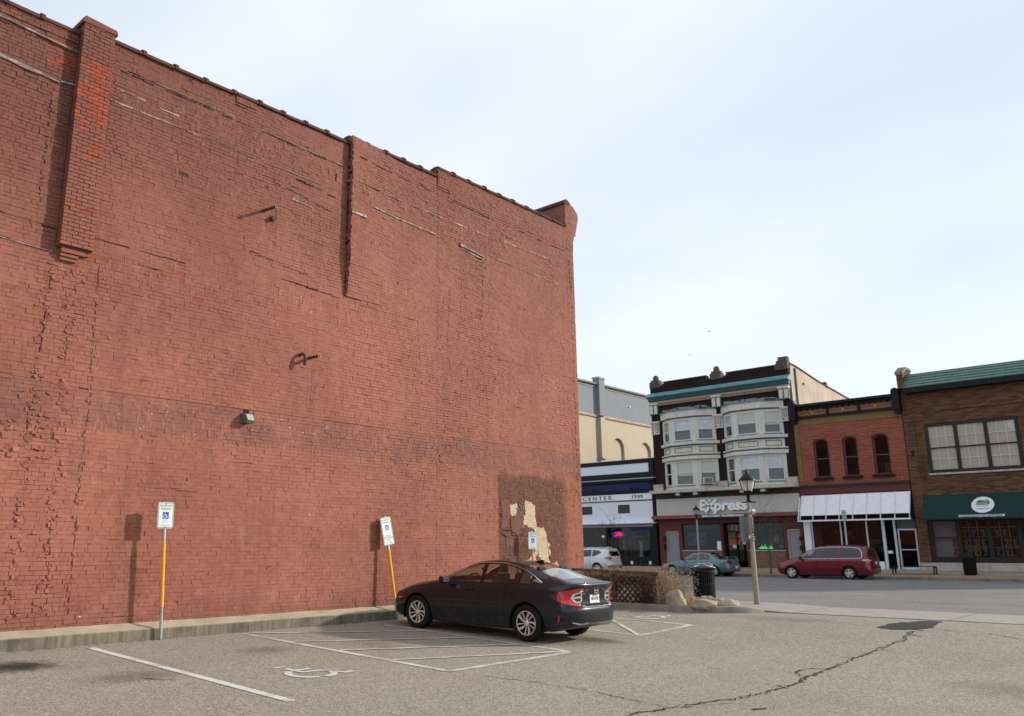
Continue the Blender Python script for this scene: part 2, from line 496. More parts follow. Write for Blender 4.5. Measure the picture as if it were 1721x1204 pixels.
# far kerb, paver strip and pavement
FK = 48.7
def far_z(y): return .03 + .30 * min(1, max(0, (y - 48.86) / 3.2))
k = MB(); k.prism([(FK, -.2), (FK + .015, .025), (FK + .16, .033), (FK + .16, -.2)], 'x', -120, 80)
k.build('far_kerb', plain('grimy_kerb', (.2, .18, .16), .9, var=.25, vs=2, dirt=.5))['kind'] = 'structure'
def pavers():
    t = NT('paver_strip'); p = t.pos(); x = t.sep(p)
    cb = t.n('ShaderNodeCombineXYZ'); t.t.links.new(x[0], cb.inputs[0]); t.t.links.new(x[1], cb.inputs[1])
    b = t.n('ShaderNodeTexBrick'); t.set(b.inputs['Vector'], cb.outputs[0]); b.inputs['Scale'].default_value = 1
    b.inputs['Brick Width'].default_value = .2; b.inputs['Row Height'].default_value = .1; b.inputs['Mortar Size'].default_value = .006
    t.set(b.inputs['Color1'], (.42, .24, .11)); t.set(b.inputs['Color2'], (.34, .2, .1)); t.set(b.inputs['Mortar'], (.2, .15, .1))
    c = t.mix(t.ramp(t.noise(p, .8, 5), .4, .7, 0, .4), b.outputs['Color'], (.22, .15, .09))
    return t.done(c, .9)
MT['pavers'] = pavers()
sheet('paver_strip', lin(-120, 80, 20), lin(48.86, 50.25, 2), lambda x, y: far_z(y), MT['pavers'])
sheet('far_pavement', lin(-120, 80, 20), lin(50.25, 52.6, 3), lambda x, y: far_z(y) + .004, MT['slab'])

# ---- painted markings on the lot
def strip(name, a, b, w, mat, parent, zf=lot_z, dz=.006, n=14):
    a = Vector(a); b = Vector(b); d = (b - a).normalized(); s = Vector((-d.y, d.x)) * w / 2
    m = MB()
    for i in range(n + 1):
        c = a.lerp(b, i / n)
        for q in (c - s, c + s): m.v.append((q.x, q.y, zf(q.x, q.y) + dz))
    for i in range(n): m.face((2 * i, 2 * i + 1, 2 * i + 3, 2 * i + 2))
    return m.build(name, mat, parent)
for a, b, w, mt in [((-14.05, 6.27), (-8.55, 6.24), .13, 'line_fresh'),
        ((-14.2, 9.18), (-8.78, 9.17), .12, 'line'), ((-13.75, 12.3), (-8.83, 12.22), .11, 'line'), ((-8.84, 9.12), (-8.88, 12.26), .13, 'line'),
        ((-13.2, 15.15), (-9.33, 15.16), .11, 'line'), ((-11.4, 17.3), (-9.36, 17.24), .11, 'line'), ((-9.39, 15.1), (-9.37, 17.29), .13, 'line')]:
    strip('painted_line', a, b, w, MT[mt], lot)
for a, b in [((-14.15, 9.24), (-12.45, 12.24)), ((-12.72, 9.24), (-11.2, 12.22)), ((-11.4, 9.24), (-10.05, 12.2)), ((-10.1, 9.24), (-8.97, 12.16)), ((-9.42, 15.2), (-11.25, 17.0)), ((-10.9, 15.2), (-12.7, 17.0))]:
    strip('hatch_line', a, b, .10, MT['line'], lot, dz=.0095)

def wheelchair(stencil=False):
    """wheelchair symbol as strokes in a unit square: list of (polyline, half width)"""
    st = []
    ang0, ang1 = R(118), R(398)
    if stencil:
        st.append(([(.40 + .30 * math.cos(a), .31 + .30 * math.sin(a)) for a in np.linspace(R(118), R(255), 14)], .05))
        st.append(([(.40 + .30 * math.cos(a), .31 + .30 * math.sin(a)) for a in np.linspace(R(272), R(380), 12)], .05))
        st.append(([(.34, .80), (.37, .44), (.64, .42), (.80, .08), (.95, .12)], .045))
        st.append(([(.37, .62), (.60, .60)], .038))
        st.append(([(.34, .90), (.34, .98)], .08))
    else:
        st.append(([(.40 + .30 * math.cos(a), .31 + .30 * math.sin(a)) for a in np.linspace(ang0, ang1, 24)], .04))
        st.append(([(.38, .84), (.42, .45), (.70, .43), (.82, .1), (.94, .13)], .05))
        st.append(([(.41, .64), (.64, .62)], .04))
        st.append(([(.37, .92), (.37, 1.0)], .075))
    return st
def stroke_mesh(m, strokes, place):
    for pts, hw in strokes:
        pts = [Vector(p) for p in pts]; b = len(m.v)
        for i, p in enumerate(pts):
            d = (pts[min(i + 1, len(pts) - 1)] - pts[max(i - 1, 0)]).normalized(); s = Vector((-d.y, d.x)) * hw
            m.v.append(place(*(p + s))); m.v.append(place(*(p - s)))
        for i in range(len(pts) - 1): m.face((b + 2 * i, b + 2 * i + 1, b + 2 * i + 3, b + 2 * i + 2))
def ground_symbol(cx, cy, s, mat):
    # upright for a driver heading for the wall (-X is up, +Y is right)
    m = MB()
    stroke_mesh(m, wheelchair(True), lambda u, v: (cx - (v - .5) * s, cy + (u - .5) * s, lot_z(cx - (v - .5) * s, cy + (u - .5) * s) + .007))
    m.build('wheelchair_symbol', mat, lot)
ground_symbol(-10.14, 7.66, 1.06, MT['line_fresh'])
ground_symbol(-10.98, 18.05, 1.02, MT['line_fresh'])

# ---- cracks and the dark patch in the asphalt
def crack(pts, w, mat, parent, zf=lot_z, dz=.005, jit=.03, seg=.09, name='crack', seed=1):
    rnd = random.Random(seed); m = MB(); P = [Vector(p) for p in pts]; out = []
    for a, b in zip(P[:-1], P[1:]):
        n = max(1, int((b - a).length / seg))
        for i in range(n): out.append(a.lerp(b, i / n) + Vector((rnd.gauss(0, jit), rnd.gauss(0, jit))))
    out.append(P[-1])
    for i, p in enumerate(out):
        d = (out[min(i + 1, len(out) - 1)] - out[max(i - 1, 0)]).normalized()
        hw = w * rnd.uniform(.1, 1.0) ** 1.3 * (.3 if i in (0, len(out) - 1) else 1)
        s = Vector((-d.y, d.x)) * hw
        for q in (p + s, p - s): m.v.append((q.x, q.y, zf(q.x, q.y) + dz))
    for i in range(len(out) - 1): m.face((2 * i, 2 * i + 1, 2 * i + 3, 2 * i + 2))
    return m.build(name, mat, parent)
main = [(-5.6, 8.0), (-5.38, 9.2), (-5.04, 10.7), (-5.0, 11.9), (-5.15, 12.9), (-5.22, 14.1), (-5.33, 15.2), (-5.3, 16.2), (-5.22, 17.3), (-5.25, 18.0), (-5.34, 18.6)]
crack(main, .026, MT['tar'], lot, jit=.04, seed=3, dz=.004)
crack(main, .016, MT['crack'], lot, jit=.035, seed=4, dz=.007, seg=.06)
for pts, w in [([(-8.3, 9.25), (-7.66, 9.42), (-6.76, 9.52), (-6.08, 9.44), (-5.4, 9.28)], .014),
               ([(-5.2, 13.75), (-5.42, 13.65), (-5.46, 13.15), (-5.2, 12.75)], .02), ([(-5.3, 15.4), (-5.6, 15.2), (-5.9, 15.3)], .012),
               ([(-5.3, 9.4), (-5.1, 9.85), (-4.85, 10.1)], .02), ([(-5.3, 19.4), (-4.8, 18.9), (-4.3, 19.0), (-3.5, 18.4), (-2.2, 18.1)], .014),
               ([(-7.6, 19.4), (-6.5, 18.95), (-6.1, 19.3)], .012), ([(-5.25, 18.2), (-5.0, 18.0)], .03), ([(-5.45, 18.9), (-5.0, 18.55)], .02), ([(-8.4, 17.6), (-7.4, 17.2), (-6.2, 17.4), (-5.35, 17.0)], .006),
               ([(-11.0, 5.6), (-10.6, 5.9)], .02)]:
    crack(pts, w, MT['crack'], lot, seed=int(abs(pts[0][0]) * 100), jit=.02, dz=.0062)
rnd = random.Random(5)
poly = [(-6.05, 18.85), (-5.75, 18.62), (-5.35, 18.78), (-5.15, 19.2), (-5.2, 19.7), (-5.25, 20.35), (-5.55, 20.45), (-5.75, 19.9), (-5.95, 19.7), (-6.0, 19.3)]
pp = []
for i in range(len(poly)):
    a, b = Vector(poly[i]), Vector(poly[(i + 1) % len(poly)])
    for k_ in range(5): pp.append(a.lerp(b, k_ / 5) + Vector((rnd.gauss(0, .025), rnd.gauss(0, .025))))
m = MB(); cx, cy = -5.6, 19.4
ns = 5
for r_ in range(ns + 1):
    for p in pp:
        x, y = cx + (p.x - cx) * (r_ + .02) / ns, cy + (p.y - cy) * (r_ + .02) / ns
        m.v.append((x, y, lot_z(x, y) + .0072))
n_ = len(pp)
for r_ in range(ns):
    for i in range(n_): m.face((r_ * n_ + i, r_ * n_ + (i + 1) % n_, (r_ + 1) * n_ + (i + 1) % n_, (r_ + 1) * n_ + i))
m.face(range(n_))
m.build('asphalt_patch', MT['patch'], lot)

# ---- road markings
rz = lambda x, y: road_z(y)
strip('centre_line', (-120, 37.1), (80, 37.5), .12, MT['line_yellow'], road, zf=rz)
strip('centre_line', (-120, 37.35), (80, 37.8), .12, MT['line_yellow'], road, zf=rz)
for x in (-25.2, -13.3, -1.2, 11): strip('lane_line', (x, 31.0), (x + 3.7, 31.05), .13, MT['line_road'], road, zf=rz)
for x in (-25.2, -13.3, -1.2): strip('lane_line', (x, 43.2), (x + 3.0, 43.2), .1, MT['line_road'], road, zf=rz)
for pts in [[(-40, 27.2), (-20, 27.6), (0, 27.1), (12, 27.4)], [(-30, 33.9), (-12, 34.2), (4, 33.8)], [(-35, 41), (-15, 40.6), (-2, 40.9)]]:
    crack(pts, .03, MT['tar'], road, zf=rz, jit=.05, seg=.5, seed=8, name='sealed_crack')
m = MB()
for a, b_ in zip([-120, -30, -20, -14, -11, -10.4, -10, -9.6, -9.2, -8.8, -8.4, -8, 0], [-30, -20, -14, -11, -10.4, -10, -9.6, -9.2, -8.8, -8.4, -8, 0, 80]):
    m.add([(a, 20.598, walk_z(a, 0)), (b_, 20.598, walk_z(b_, 0)), (b_, 20.598, -.2), (a, 20.598, -.2)], [(0, 1, 2, 3)])
m.build('pavement_edge', MT['slab'], bpy.data.objects['near_pavement'])
# expansion joints of the near pavement
for x in (-26, -22.5, -19, -15.5, -12, -8.5, -5.2, -1.9, 1.4, 4.7):
    strip('pavement_joint', (x, 20.62), (x, 23.24), .014, MT['tar'], bpy.data.objects['near_pavement'], zf=walk_z, dz=.003, n=4)

# ------------------------------------------------------------------ the painted brick building on the left
XW = -14.6            # face of the side wall
CH = .0715            # course height
CORNER = 20.79
bld = tag(empty('brick_building', (-22, 8, 0)), 'tall windowless building with red painted brick side wall and tile coping', 'building')
bld.location = (0, 0, 0)

def paint_mat(name, joint=False):
    t = NT(name); p = t.pos(); x = t.sep(p); Y, Z = x[1], x[2]
    n_big = t.noise(p, .42, 6, .6); n_mid = t.noise(p, 2.3, 6, .62); n_fine = t.noise(p, 16, 4, .6)
    c = t.mix(t.ramp(n_big, .32, .68), (.255, .089, .058), (.36, .138, .091))
    c = t.mix(t.ramp(n_mid, .4, .75, 0, .45), c, (.40, .168, .115))
    # vertical weather streaks
    stk = t.noise(t.mapv(p, (1, 2.6, .16)), 1.5, 6, .65)
    c = t.mix(t.ramp(stk, .5, .78, 0, .38), c, (.16, .065, .05))
    # darker, greyer tone towards the parapet, deepest at the low-Y end
    top = t.math('ADD', Z, t.math('MULTIPLY', t.math('SUBTRACT', n_mid, .5), 3.0))
    c = t.mix(t.ramp(top, 6.8, 10.8, 0, .55, True), c, (.18, .08, .062))
    topl = t.ramp(t.math('ADD', Y, t.math('MULTIPLY', n_big, 3)), 5.5, 14, .68, 0)
    c = t.mix(t.math('MULTIPLY', topl, t.ramp(top, 4.0, 9.5)), c, (.125, .05, .04))
    # old sign band under the ledge line
    bz = t.math('ADD', Z, t.math('MULTIPLY', t.math('SUBTRACT', n_fine, .5), .22))
    band = t.math('MULTIPLY', t.ramp(bz, 3.52, 3.62), t.ramp(bz, 4.24, 4.28, 1, 0))
    band = t.math('MULTIPLY', band, t.ramp(t.noise(p, 1.1, 6, .68), .38, .58, .12, .85))
    c = t.mix(band, c, (.215, .098, .076))
    # the brown patch near the street corner
    by = t.math('ADD', Y, t.math('MULTIPLY', t.math('SUBTRACT', n_mid, .5), .5)); bz2 = t.math('ADD', Z, t.math('MULTIPLY', t.math('SUBTRACT', n_mid, .5), .35))
    br = t.math('MULTIPLY', t.math('MULTIPLY', t.ramp(Y, 16.98, 17.02), t.ramp(by, 19.85, 20.15, 1, 0)), t.ramp(bz2, 3.40, 3.56, 1, 0))
    brc = t.mix(t.ramp(n_fine, .35, .7), (.095, .042, .028), (.165, .072, .048))
    brc = t.mix(t.ramp(t.noise(t.mapv(p, (1, .6, 2.2)), 1.7, 6, .65), .52, .70, 0, .6), brc, (.24, .088, .06))
    c = t.mix(t.math('MULTIPLY', br, .97), c, brc)
    # flaking strip between patch and corner
    cs = t.math('MULTIPLY', t.ramp(Y, 19.95, 20.1), t.ramp(Z, 3.5, 3.7, 1, 0))
    c = t.mix(t.math('MULTIPLY', cs, t.ramp(t.noise(p, 6.5, 5, .6), .54, .62, 0, .75)), c, (.24, .13, .095))
    c = t.mix(t.math('MULTIPLY', cs, t.ramp(t.noise(t.mapv(p, (1, .6, 2)), 4.5, 4, .6), .60, .66, 0, .8)), c, (.42, .085, .05))
    # damp, dirty foot of the wall
    ft = t.math('ADD', Z, t.math('MULTIPLY', n_mid, 1.1))
    c = t.mix(t.ramp(ft, .65, 1.25, .5, 0), c, (.10, .05, .04))
    # bare bricks where the paint has gone
    raw = t.attr('raw')
    oi = t.n('ShaderNodeObjectInfo')
    rc = t.mix(oi.outputs['Random'], (.40, .075, .028), (.27, .055, .03))
    rc = t.mix(t.ramp(n_fine, .45, .7, 0, .6), rc, (.16, .05, .035))
    sc = t.noise(t.mapv(p, (1, 1.5, .8)), 5.5, 7, .7)
    c = t.mix(t.ramp(sc, .52, .70, 0, .34), c, (.20, .085, .062))
    c = t.mix(t.ramp(sc, .46, .30, 0, .28), c, (.50, .22, .16))
    c = t.mix(raw, c, rc)
    tint = t.attr('tint')
    c = t.mix(1.0, c, t.mix(tint, (1, 1, 1), (.70, .68, .68)), 'MULTIPLY')
    c = t.mix(t.ramp(oi.outputs['Random'], 0, 1, 0, .16), c, (.14, .06, .045))
    if joint:
        g = t.noise(p, 1.4, 6, .7)
        up = t.ramp(Z, 5, 10.5, 0, .12)
        c = t.mix(t.ramp(t.math('ADD', g, up), .47, .68, .06, .85), c, (.04, .026, .022))
    t.bump(t.math('ADD', n_fine, t.math('MULTIPLY', t.noise(p, 60, 3), .6)), .5 if not joint else .6, .012)
    return t.done(c, .8, **{'Specular IOR Level': .16})
MT['paint'] = paint_mat('painted_brick')
MT['joint'] = paint_mat('painted_mortar', True)
def rawmat(name, base):
    t = NT(name); p = t.pos(); oi = t.n('ShaderNodeObjectInfo')
    r = oi.outputs['Random']
    c = t.mix(r, base, tuple(b * .62 for b in base))
    c = t.mix(t.ramp(t.noise(p, 22, 5, .65), .47, .66, 0, .75), c, (.17, .075, .06))
    t.bump(t.noise(p, 45, 4), .5, .01)
    return t.done(c, .9)
MT['raw'] = rawmat('bare_orange_brick', (.36, .066, .026))
MT['pmortar'] = plain('crumbling_mortar', (.075, .05, .04), .95, var=.6, vs=25)

# parapet heights by section (top of masonry)
SECT = [(-6, 5.24, 10.85), (5.82, 8.55, 11.0), (8.55, 11.66, 11.03), (11.66, 14.7, 11.2), (14.7, 20.42, 11.44), (20.42, CORNER, 12.2)]
def top_at(y):
    for a, b, z in SECT:
        if a <= y < b: return z
    return 11.0
def offs(y, z):
    o = 0.0
    if y > 11.66 and z > 7.14: o += .14 * max(0, 1 - (y - 11.66) / 1.6) * min(1, .25 + (z - 7.14) / 1.2)
    if 14.67 < y < 15.13 and z > 10.86: o += .022
    if 8.55 < y < 9.05 and z > 10.79: o += .022
    if z > 10.62 and y < 5.24: o += .02
    if z > 10.68 and y > 15.1: o += .012
    return o
def vnoise(y, z, s, seed=0):
    def h(i, j):
        n = math.sin(i * 127.1 + j * 311.7 + seed * 74.7) * 43758.5453; return n - math.floor(n)
    y *= s; z *= s; i, j = math.floor(y), math.floor(z); fy, fz = y - i, z - j
    fy = fy * fy * (3 - 2 * fy); fz = fz * fz * (3 - 2 * fz)
    return (h(i, j) * (1 - fy) + h(i + 1, j) * fy) * (1 - fz) + (h(i, j + 1) * (1 - fy) + h(i + 1, j + 1) * fy) * fz

# masonry core (mortar face 7 mm behind the bricks)
m = MB()
for a, b, z in SECT: m.box(-32, XW - .007, a, b, -.3, z)
m.box(-32, XW - .007, 5.24, 5.82, -.3, 11.0)
core = m.build('wall', MT['joint'], bld)
m = MB(); m.box(-31.6, XW - .35, -5.6, 20.3, 10.2, 10.5); m.build('roof', plain('tar_roof', (.05, .05, .05), .9), bld)

# bricks
rnd = random.Random(11)
bricks = []
k_ = 0; z = .19
while z < 12.2:
    hdr = (k_ % 6 == 5)
    L = .105 if hdr else .213
    y = -1.2 + (0 if hdr else (L / 2 if k_ % 2 else 0)) + rnd.uniform(-.012, .012)
    row = []
    lims = ([11.66] if z > 7.12 else []) + ([5.235, 5.825] if z > 6.66 else []) + ([14.67, 15.13] if z > 10.84 else []) + ([8.55, 9.05] if z > 10.77 else []) + [14.7, 20.42]
    while y < CORNER:
        e_ = min(y + L * rnd.uniform(.94, 1.06), CORNER + .004)
        cut_ = [q for q in lims if y + .004 < q < e_ - .004]
        row += [(y, cut_[0]), (cut_[0], e_)] if cut_ else [(y, e_)]
        y = e_
    for y0, y1 in row:
        yc = (y0 + y1) / 2
        if y1 - y0 < .02: continue
        if z + CH > top_at(yc) + .02: continue
        if z > 6.66 and 5.235 < yc < 5.825: continue
        rough = vnoise(y0, z, .55, 1) * .6 + vnoise(y0, z, 1.6, 2) * .4
        if z > 9.4: rough += .2
        if abs(yc - 5.6) < .6: rough += .2
        if 15.5 < yc < 16.5 and 7 < z < 9.3: rough += .25
        if 9 < yc < 11.6 and 7.4 < z < 9.3: rough += .18
        rough = min(1, max(0, (rough - .25) * 1.6))
        gap = .0014 + .0085 * rough * rough * rnd.uniform(.5, 1.3)
        pr = offs(yc, z) + rnd.gauss(0, .0013 + .0024 * rough) + .0015 * rough
        if rnd.random() < .03 * rough: pr -= rnd.uniform(.002, .005)
        raw = 0.0
        if z > 10.05 and 4.82 < yc < 5.24 and z < 10.5 and rnd.random() < .5: raw = .9
        if 5.82 < yc < 6.05 and 9.6 < z < 10.5 and rnd.random() < .45: raw = .85
        if z > top_at(yc) - .35 and rnd.random() < .10: raw = rnd.uniform(.3, .8)
        if 14.9 < yc < 15.3 and 9.9 < z < 10.2 and rnd.random() < .35: raw = .8
        if 20.0 < yc and z < 3.6 and rnd.random() < .18: raw = rnd.uniform(.3, .8)
        if 14.6 < yc < 15.5 and 3.3 < z < 4.1 and rnd.random() < .12: raw = .6
        if rnd.random() < .002: raw = .7
        zw = (vnoise(yc, k_ * .09, .6, 5) - .5) * .022 + rnd.gauss(0, .0012)
        bricks.append((y0 + gap / 2, y1 - gap / 2, z + zw + gap / 2, z + zw + CH - gap / 2, pr, max(0, rnd.gauss(.1, .14)) + (.25 if rnd.random() < .03 else 0), raw, hdr))
    z += CH; k_ += 1
# the bricks that show largest: nearest the camera on the left
def size_key(b):
    yc, zc = (b[0] + b[1]) / 2, (b[2] + b[3]) / 2
    vis = yc > 4.72 + (1.5 - zc) * .12 and zc > .35 and zc < 8
    d2 = 14.6 ** 2 + yc ** 2 + (zc - EYE) ** 2
    return (not vis, -(b[1] - b[0]) * 14.6 / d2 ** .75)
order = sorted(range(len(bricks)), key=lambda i: size_key(bricks[i]))
single = set([i for i in order if not bricks[i][7]][:290])
N = len(bricks) - len(single)
V = np.zeros((N * 8, 3)); Fc = []; tint = np.zeros(N * 8); rawa = np.zeros(N * 8)
j = 0
for i, b in enumerate(bricks):
    if i in single: continue
    y0, y1, z0, z1, pr, tn, rw, _h = b
    xb = XW - .02; q = 8 * j
    jj = [rnd.gauss(0, .0018) for _ in range(4)]
    oc = offs((y0 + y1) / 2, (z0 + z1) / 2); pa, pb_ = pr - oc + offs(y0 + .002, (z0 + z1) / 2), pr - oc + offs(y1 - .002, (z0 + z1) / 2)
    V[q:q + 8] = [(xb, y0, z0), (xb, y1, z0), (xb, y1, z1), (xb, y0, z1),
                  (XW + pa + jj[0], y0 + abs(jj[1]), z0), (XW + pb_ + jj[1], y1, z0 + abs(jj[2])), (XW + pb_ + jj[2], y1 - abs(jj[3]), z1), (XW + pa + jj[3], y0, z1)]
    Fc += [(q + 4, q + 5, q + 6, q + 7), (q, q + 1, q + 5, q + 4), (q + 1, q + 2, q + 6, q + 5), (q + 2, q + 3, q + 7, q + 6), (q + 3, q, q + 4, q + 7)]
    tint[q:q + 8] = tn; rawa[q:q + 8] = rw
    j += 1
me = bpy.data.meshes.new('brick_field')
me.from_pydata(V.tolist(), [], Fc)
for nme, arr in (('tint', tint), ('raw', rawa)):
    at_ = me.attributes.new(nme, 'FLOAT', 'POINT'); at_.data.foreach_set('value', arr.astype(np.float32))
me.update()
bf = link('brick_field', me, MT['paint'], core); bf['kind'] = 'stuff'
# single bricks share a few meshes
def brick_mesh(L, H, D, seed, mat):
    r = random.Random(seed); m = MB(); c = .0022
    j_ = [r.gauss(0, .0012) for _ in range(8)]
    m.add([(-D, -L / 2, -H / 2), (-D, L / 2, -H / 2), (-D, L / 2, H / 2), (-D, -L / 2, H / 2),
           (-c, -L / 2, -H / 2), (-c, L / 2, -H / 2), (-c, L / 2, H / 2), (-c, -L / 2, H / 2),
           (j_[0], -L / 2 + c, -H / 2 + c), (j_[1], L / 2 - c, -H / 2 + c), (j_[2], L / 2 - c, H / 2 - c), (j_[3], -L / 2 + c, H / 2 - c)],
          [(8, 9, 10, 11), (0, 1, 5, 4), (1, 2, 6, 5), (2, 3, 7, 6), (3, 0, 4, 7), (4, 5, 9, 8), (5, 6, 10, 9), (6, 7, 11, 10), (7, 4, 8, 11)])
    me = m.mesh('brick', fix=False); me.materials.append(mat)
    return me
stretch = [brick_mesh(.206, .0645, .022, s, MT['paint']) for s in range(6)]
for i in sorted(single):
    y0, y1, z0, z1, pr, tn, rw, _h = bricks[i]
    o = link('brick', stretch[rnd.randrange(6)], None, core, (XW + pr + .0015, (y0 + y1) / 2, (z0 + z1) / 2), (rnd.gauss(0, .004), 0, rnd.gauss(0, .006)))
    o.scale = (1, (y1 - y0) / .206, (z1 - z0) / .0645)

# ---- chimney-like pilaster with bare bricks
PX = .185
m = MB(); m.box(XW - .01, XW + PX - .021, 5.245, 5.815, 6.68, 11.02)
pil = m.build('pilaster', MT['pmortar'], bld)
pm = {}
def pbrick(L, mat, key):
    if (key, round(L, 3)) not in pm: pm[(key, round(L, 3))] = brick_mesh(L, .062, PX + .0, len(pm), mat)
    return pm[(key, round(L, 3))]
z = 6.69; k_ = 0
while z < 11.0:
    cuts = [5.236, 5.43, 5.63, 5.824] if k_ % 2 == 0 else [5.236, 5.335, 5.53, 5.73, 5.824]
    for a, b in zip(cuts[:-1], cuts[1:]):
        yc = (a + b) / 2
        pr_ = 0
        if 9.0 < z < 10.32: pr_ = (.8 if yc > 5.5 else .5) * (.45 + .9 * vnoise(yc, z, 3.2, 8))
        elif 8.3 < z <= 9.0: pr_ = .16
        elif 10.32 <= z < 10.6: pr_ = .12
        elif 7.2 < z <= 8.3: pr_ = .05
        israw = rnd.random() < pr_
        dx = rnd.gauss(0, .003) - (.006 if israw else 0)
        if israw and rnd.random() < .08: dx -= .004
        link('brick', pbrick(b - a - .009, MT['raw'] if israw else MT['paint'], israw), None, pil, (XW + PX + dx, yc, z + .0345), (rnd.gauss(0, .006), 0, rnd.gauss(0, .008)))
    z += CH; k_ += 1
m = MB()
for a, b, z0, z1, p_ in [(5.25, 5.81, 6.67, 6.70, .13), (5.30, 5.72, 6.575, 6.664, .115), (5.30, 5.62, 6.51, 6.567, .085), (5.31, 5.60, 6.445, 6.502, .055), (5.73, 5.8, 6.6, 6.664, .07)]:
    m.box(XW - .01, XW + p_, a, b, z0, z1)
m.build('corbel', MT['paint'], pil, bevel=.004)
m = MB()
m.prism([(5.2, 11.02), (5.86, 11.02), (5.86, 11.06), (5.83, 11.12), (5.24, 11.16), (5.2, 11.1)], 'x', XW - .35, XW + PX + .02)
m.build('cap_stone', MT['paint'], pil, bevel=.01)

# ---- clay coping tiles, a collar at each joint
MT['coping'] = plain('glazed_coping_tile', (.10, .05, .04), .85, spec=.08, var=.3, vs=4, dirt=.5, dirtcol=(.03, .025, .022))
def coping(y0, y1, z):
    n = max(1, round((y1 - y0) / .62)); L = (y1 - y0) / n
    m = MB(); prof = [(-.36, -.02), (-.36, .03), (-.28, .075), (-.15, .095), (-.02, .075), (.045, .03), (.05, -.035), (.032, -.035), (.028, .0)]
    def ext(m, pr, a, b):
        nn = len(pr); b0 = len(m.v)
        for yy in (a, b): m.v += [(x, yy, zz) for x, zz in pr]
        m.face(range(b0, b0 + nn)); m.face(range(b0 + 2 * nn - 1, b0 + nn - 1, -1))
        for i in range(nn): m.face((b0 + i, b0 + (i + 1) % nn, b0 + nn + (i + 1) % nn, b0 + nn + i))
    ext(m, prof, 0, L - .012)
    cx = -.155
    ext(m, [(cx + (x - cx) * 1.09, zz * 1.22 + .016 if zz > 0 else zz) for x, zz in prof], L - .075, L - .003)
    me = m.mesh('coping_tile'); me.materials.append(MT['coping'])
    for i in range(n):
        o = link('coping_tile', me, None, bld, (XW + rnd.gauss(0, .004), y0 + i * L, z + rnd.gauss(0, .004)), (rnd.gauss(0, .006), rnd.gauss(0, .02), rnd.gauss(0, .008)))
for a, b, z in SECT[:5]: coping(a + (.0 if a < 0 else .02), b - .01, z)

# ---- street-side cornice seen end on
m = MB()
m.prism([(20.405, 11.3), (20.405, 12.2), (20.46, 12.3), (20.55, 12.30), (20.86, 12.22), (21.09, 12.03), (21.11, 11.86), (20.94, 11.3), (20.95, 11.24), (20.86, 11.2), (20.84, 11.08), (20.795, 11.02), (20.795, 10.9)], 'x', -31.5, XW + .012)
m.build('cornice', MT['paint'], bld)
m = MB(); m.prism([(20.36, 12.2), (20.36, 12.26), (20.46, 12.37), (20.56, 12.345), (20.7, 12.27), (20.62, 12.2)], 'x', -31.5, XW + .03)
m.build('cornice_cap', MT['coping'], bld)

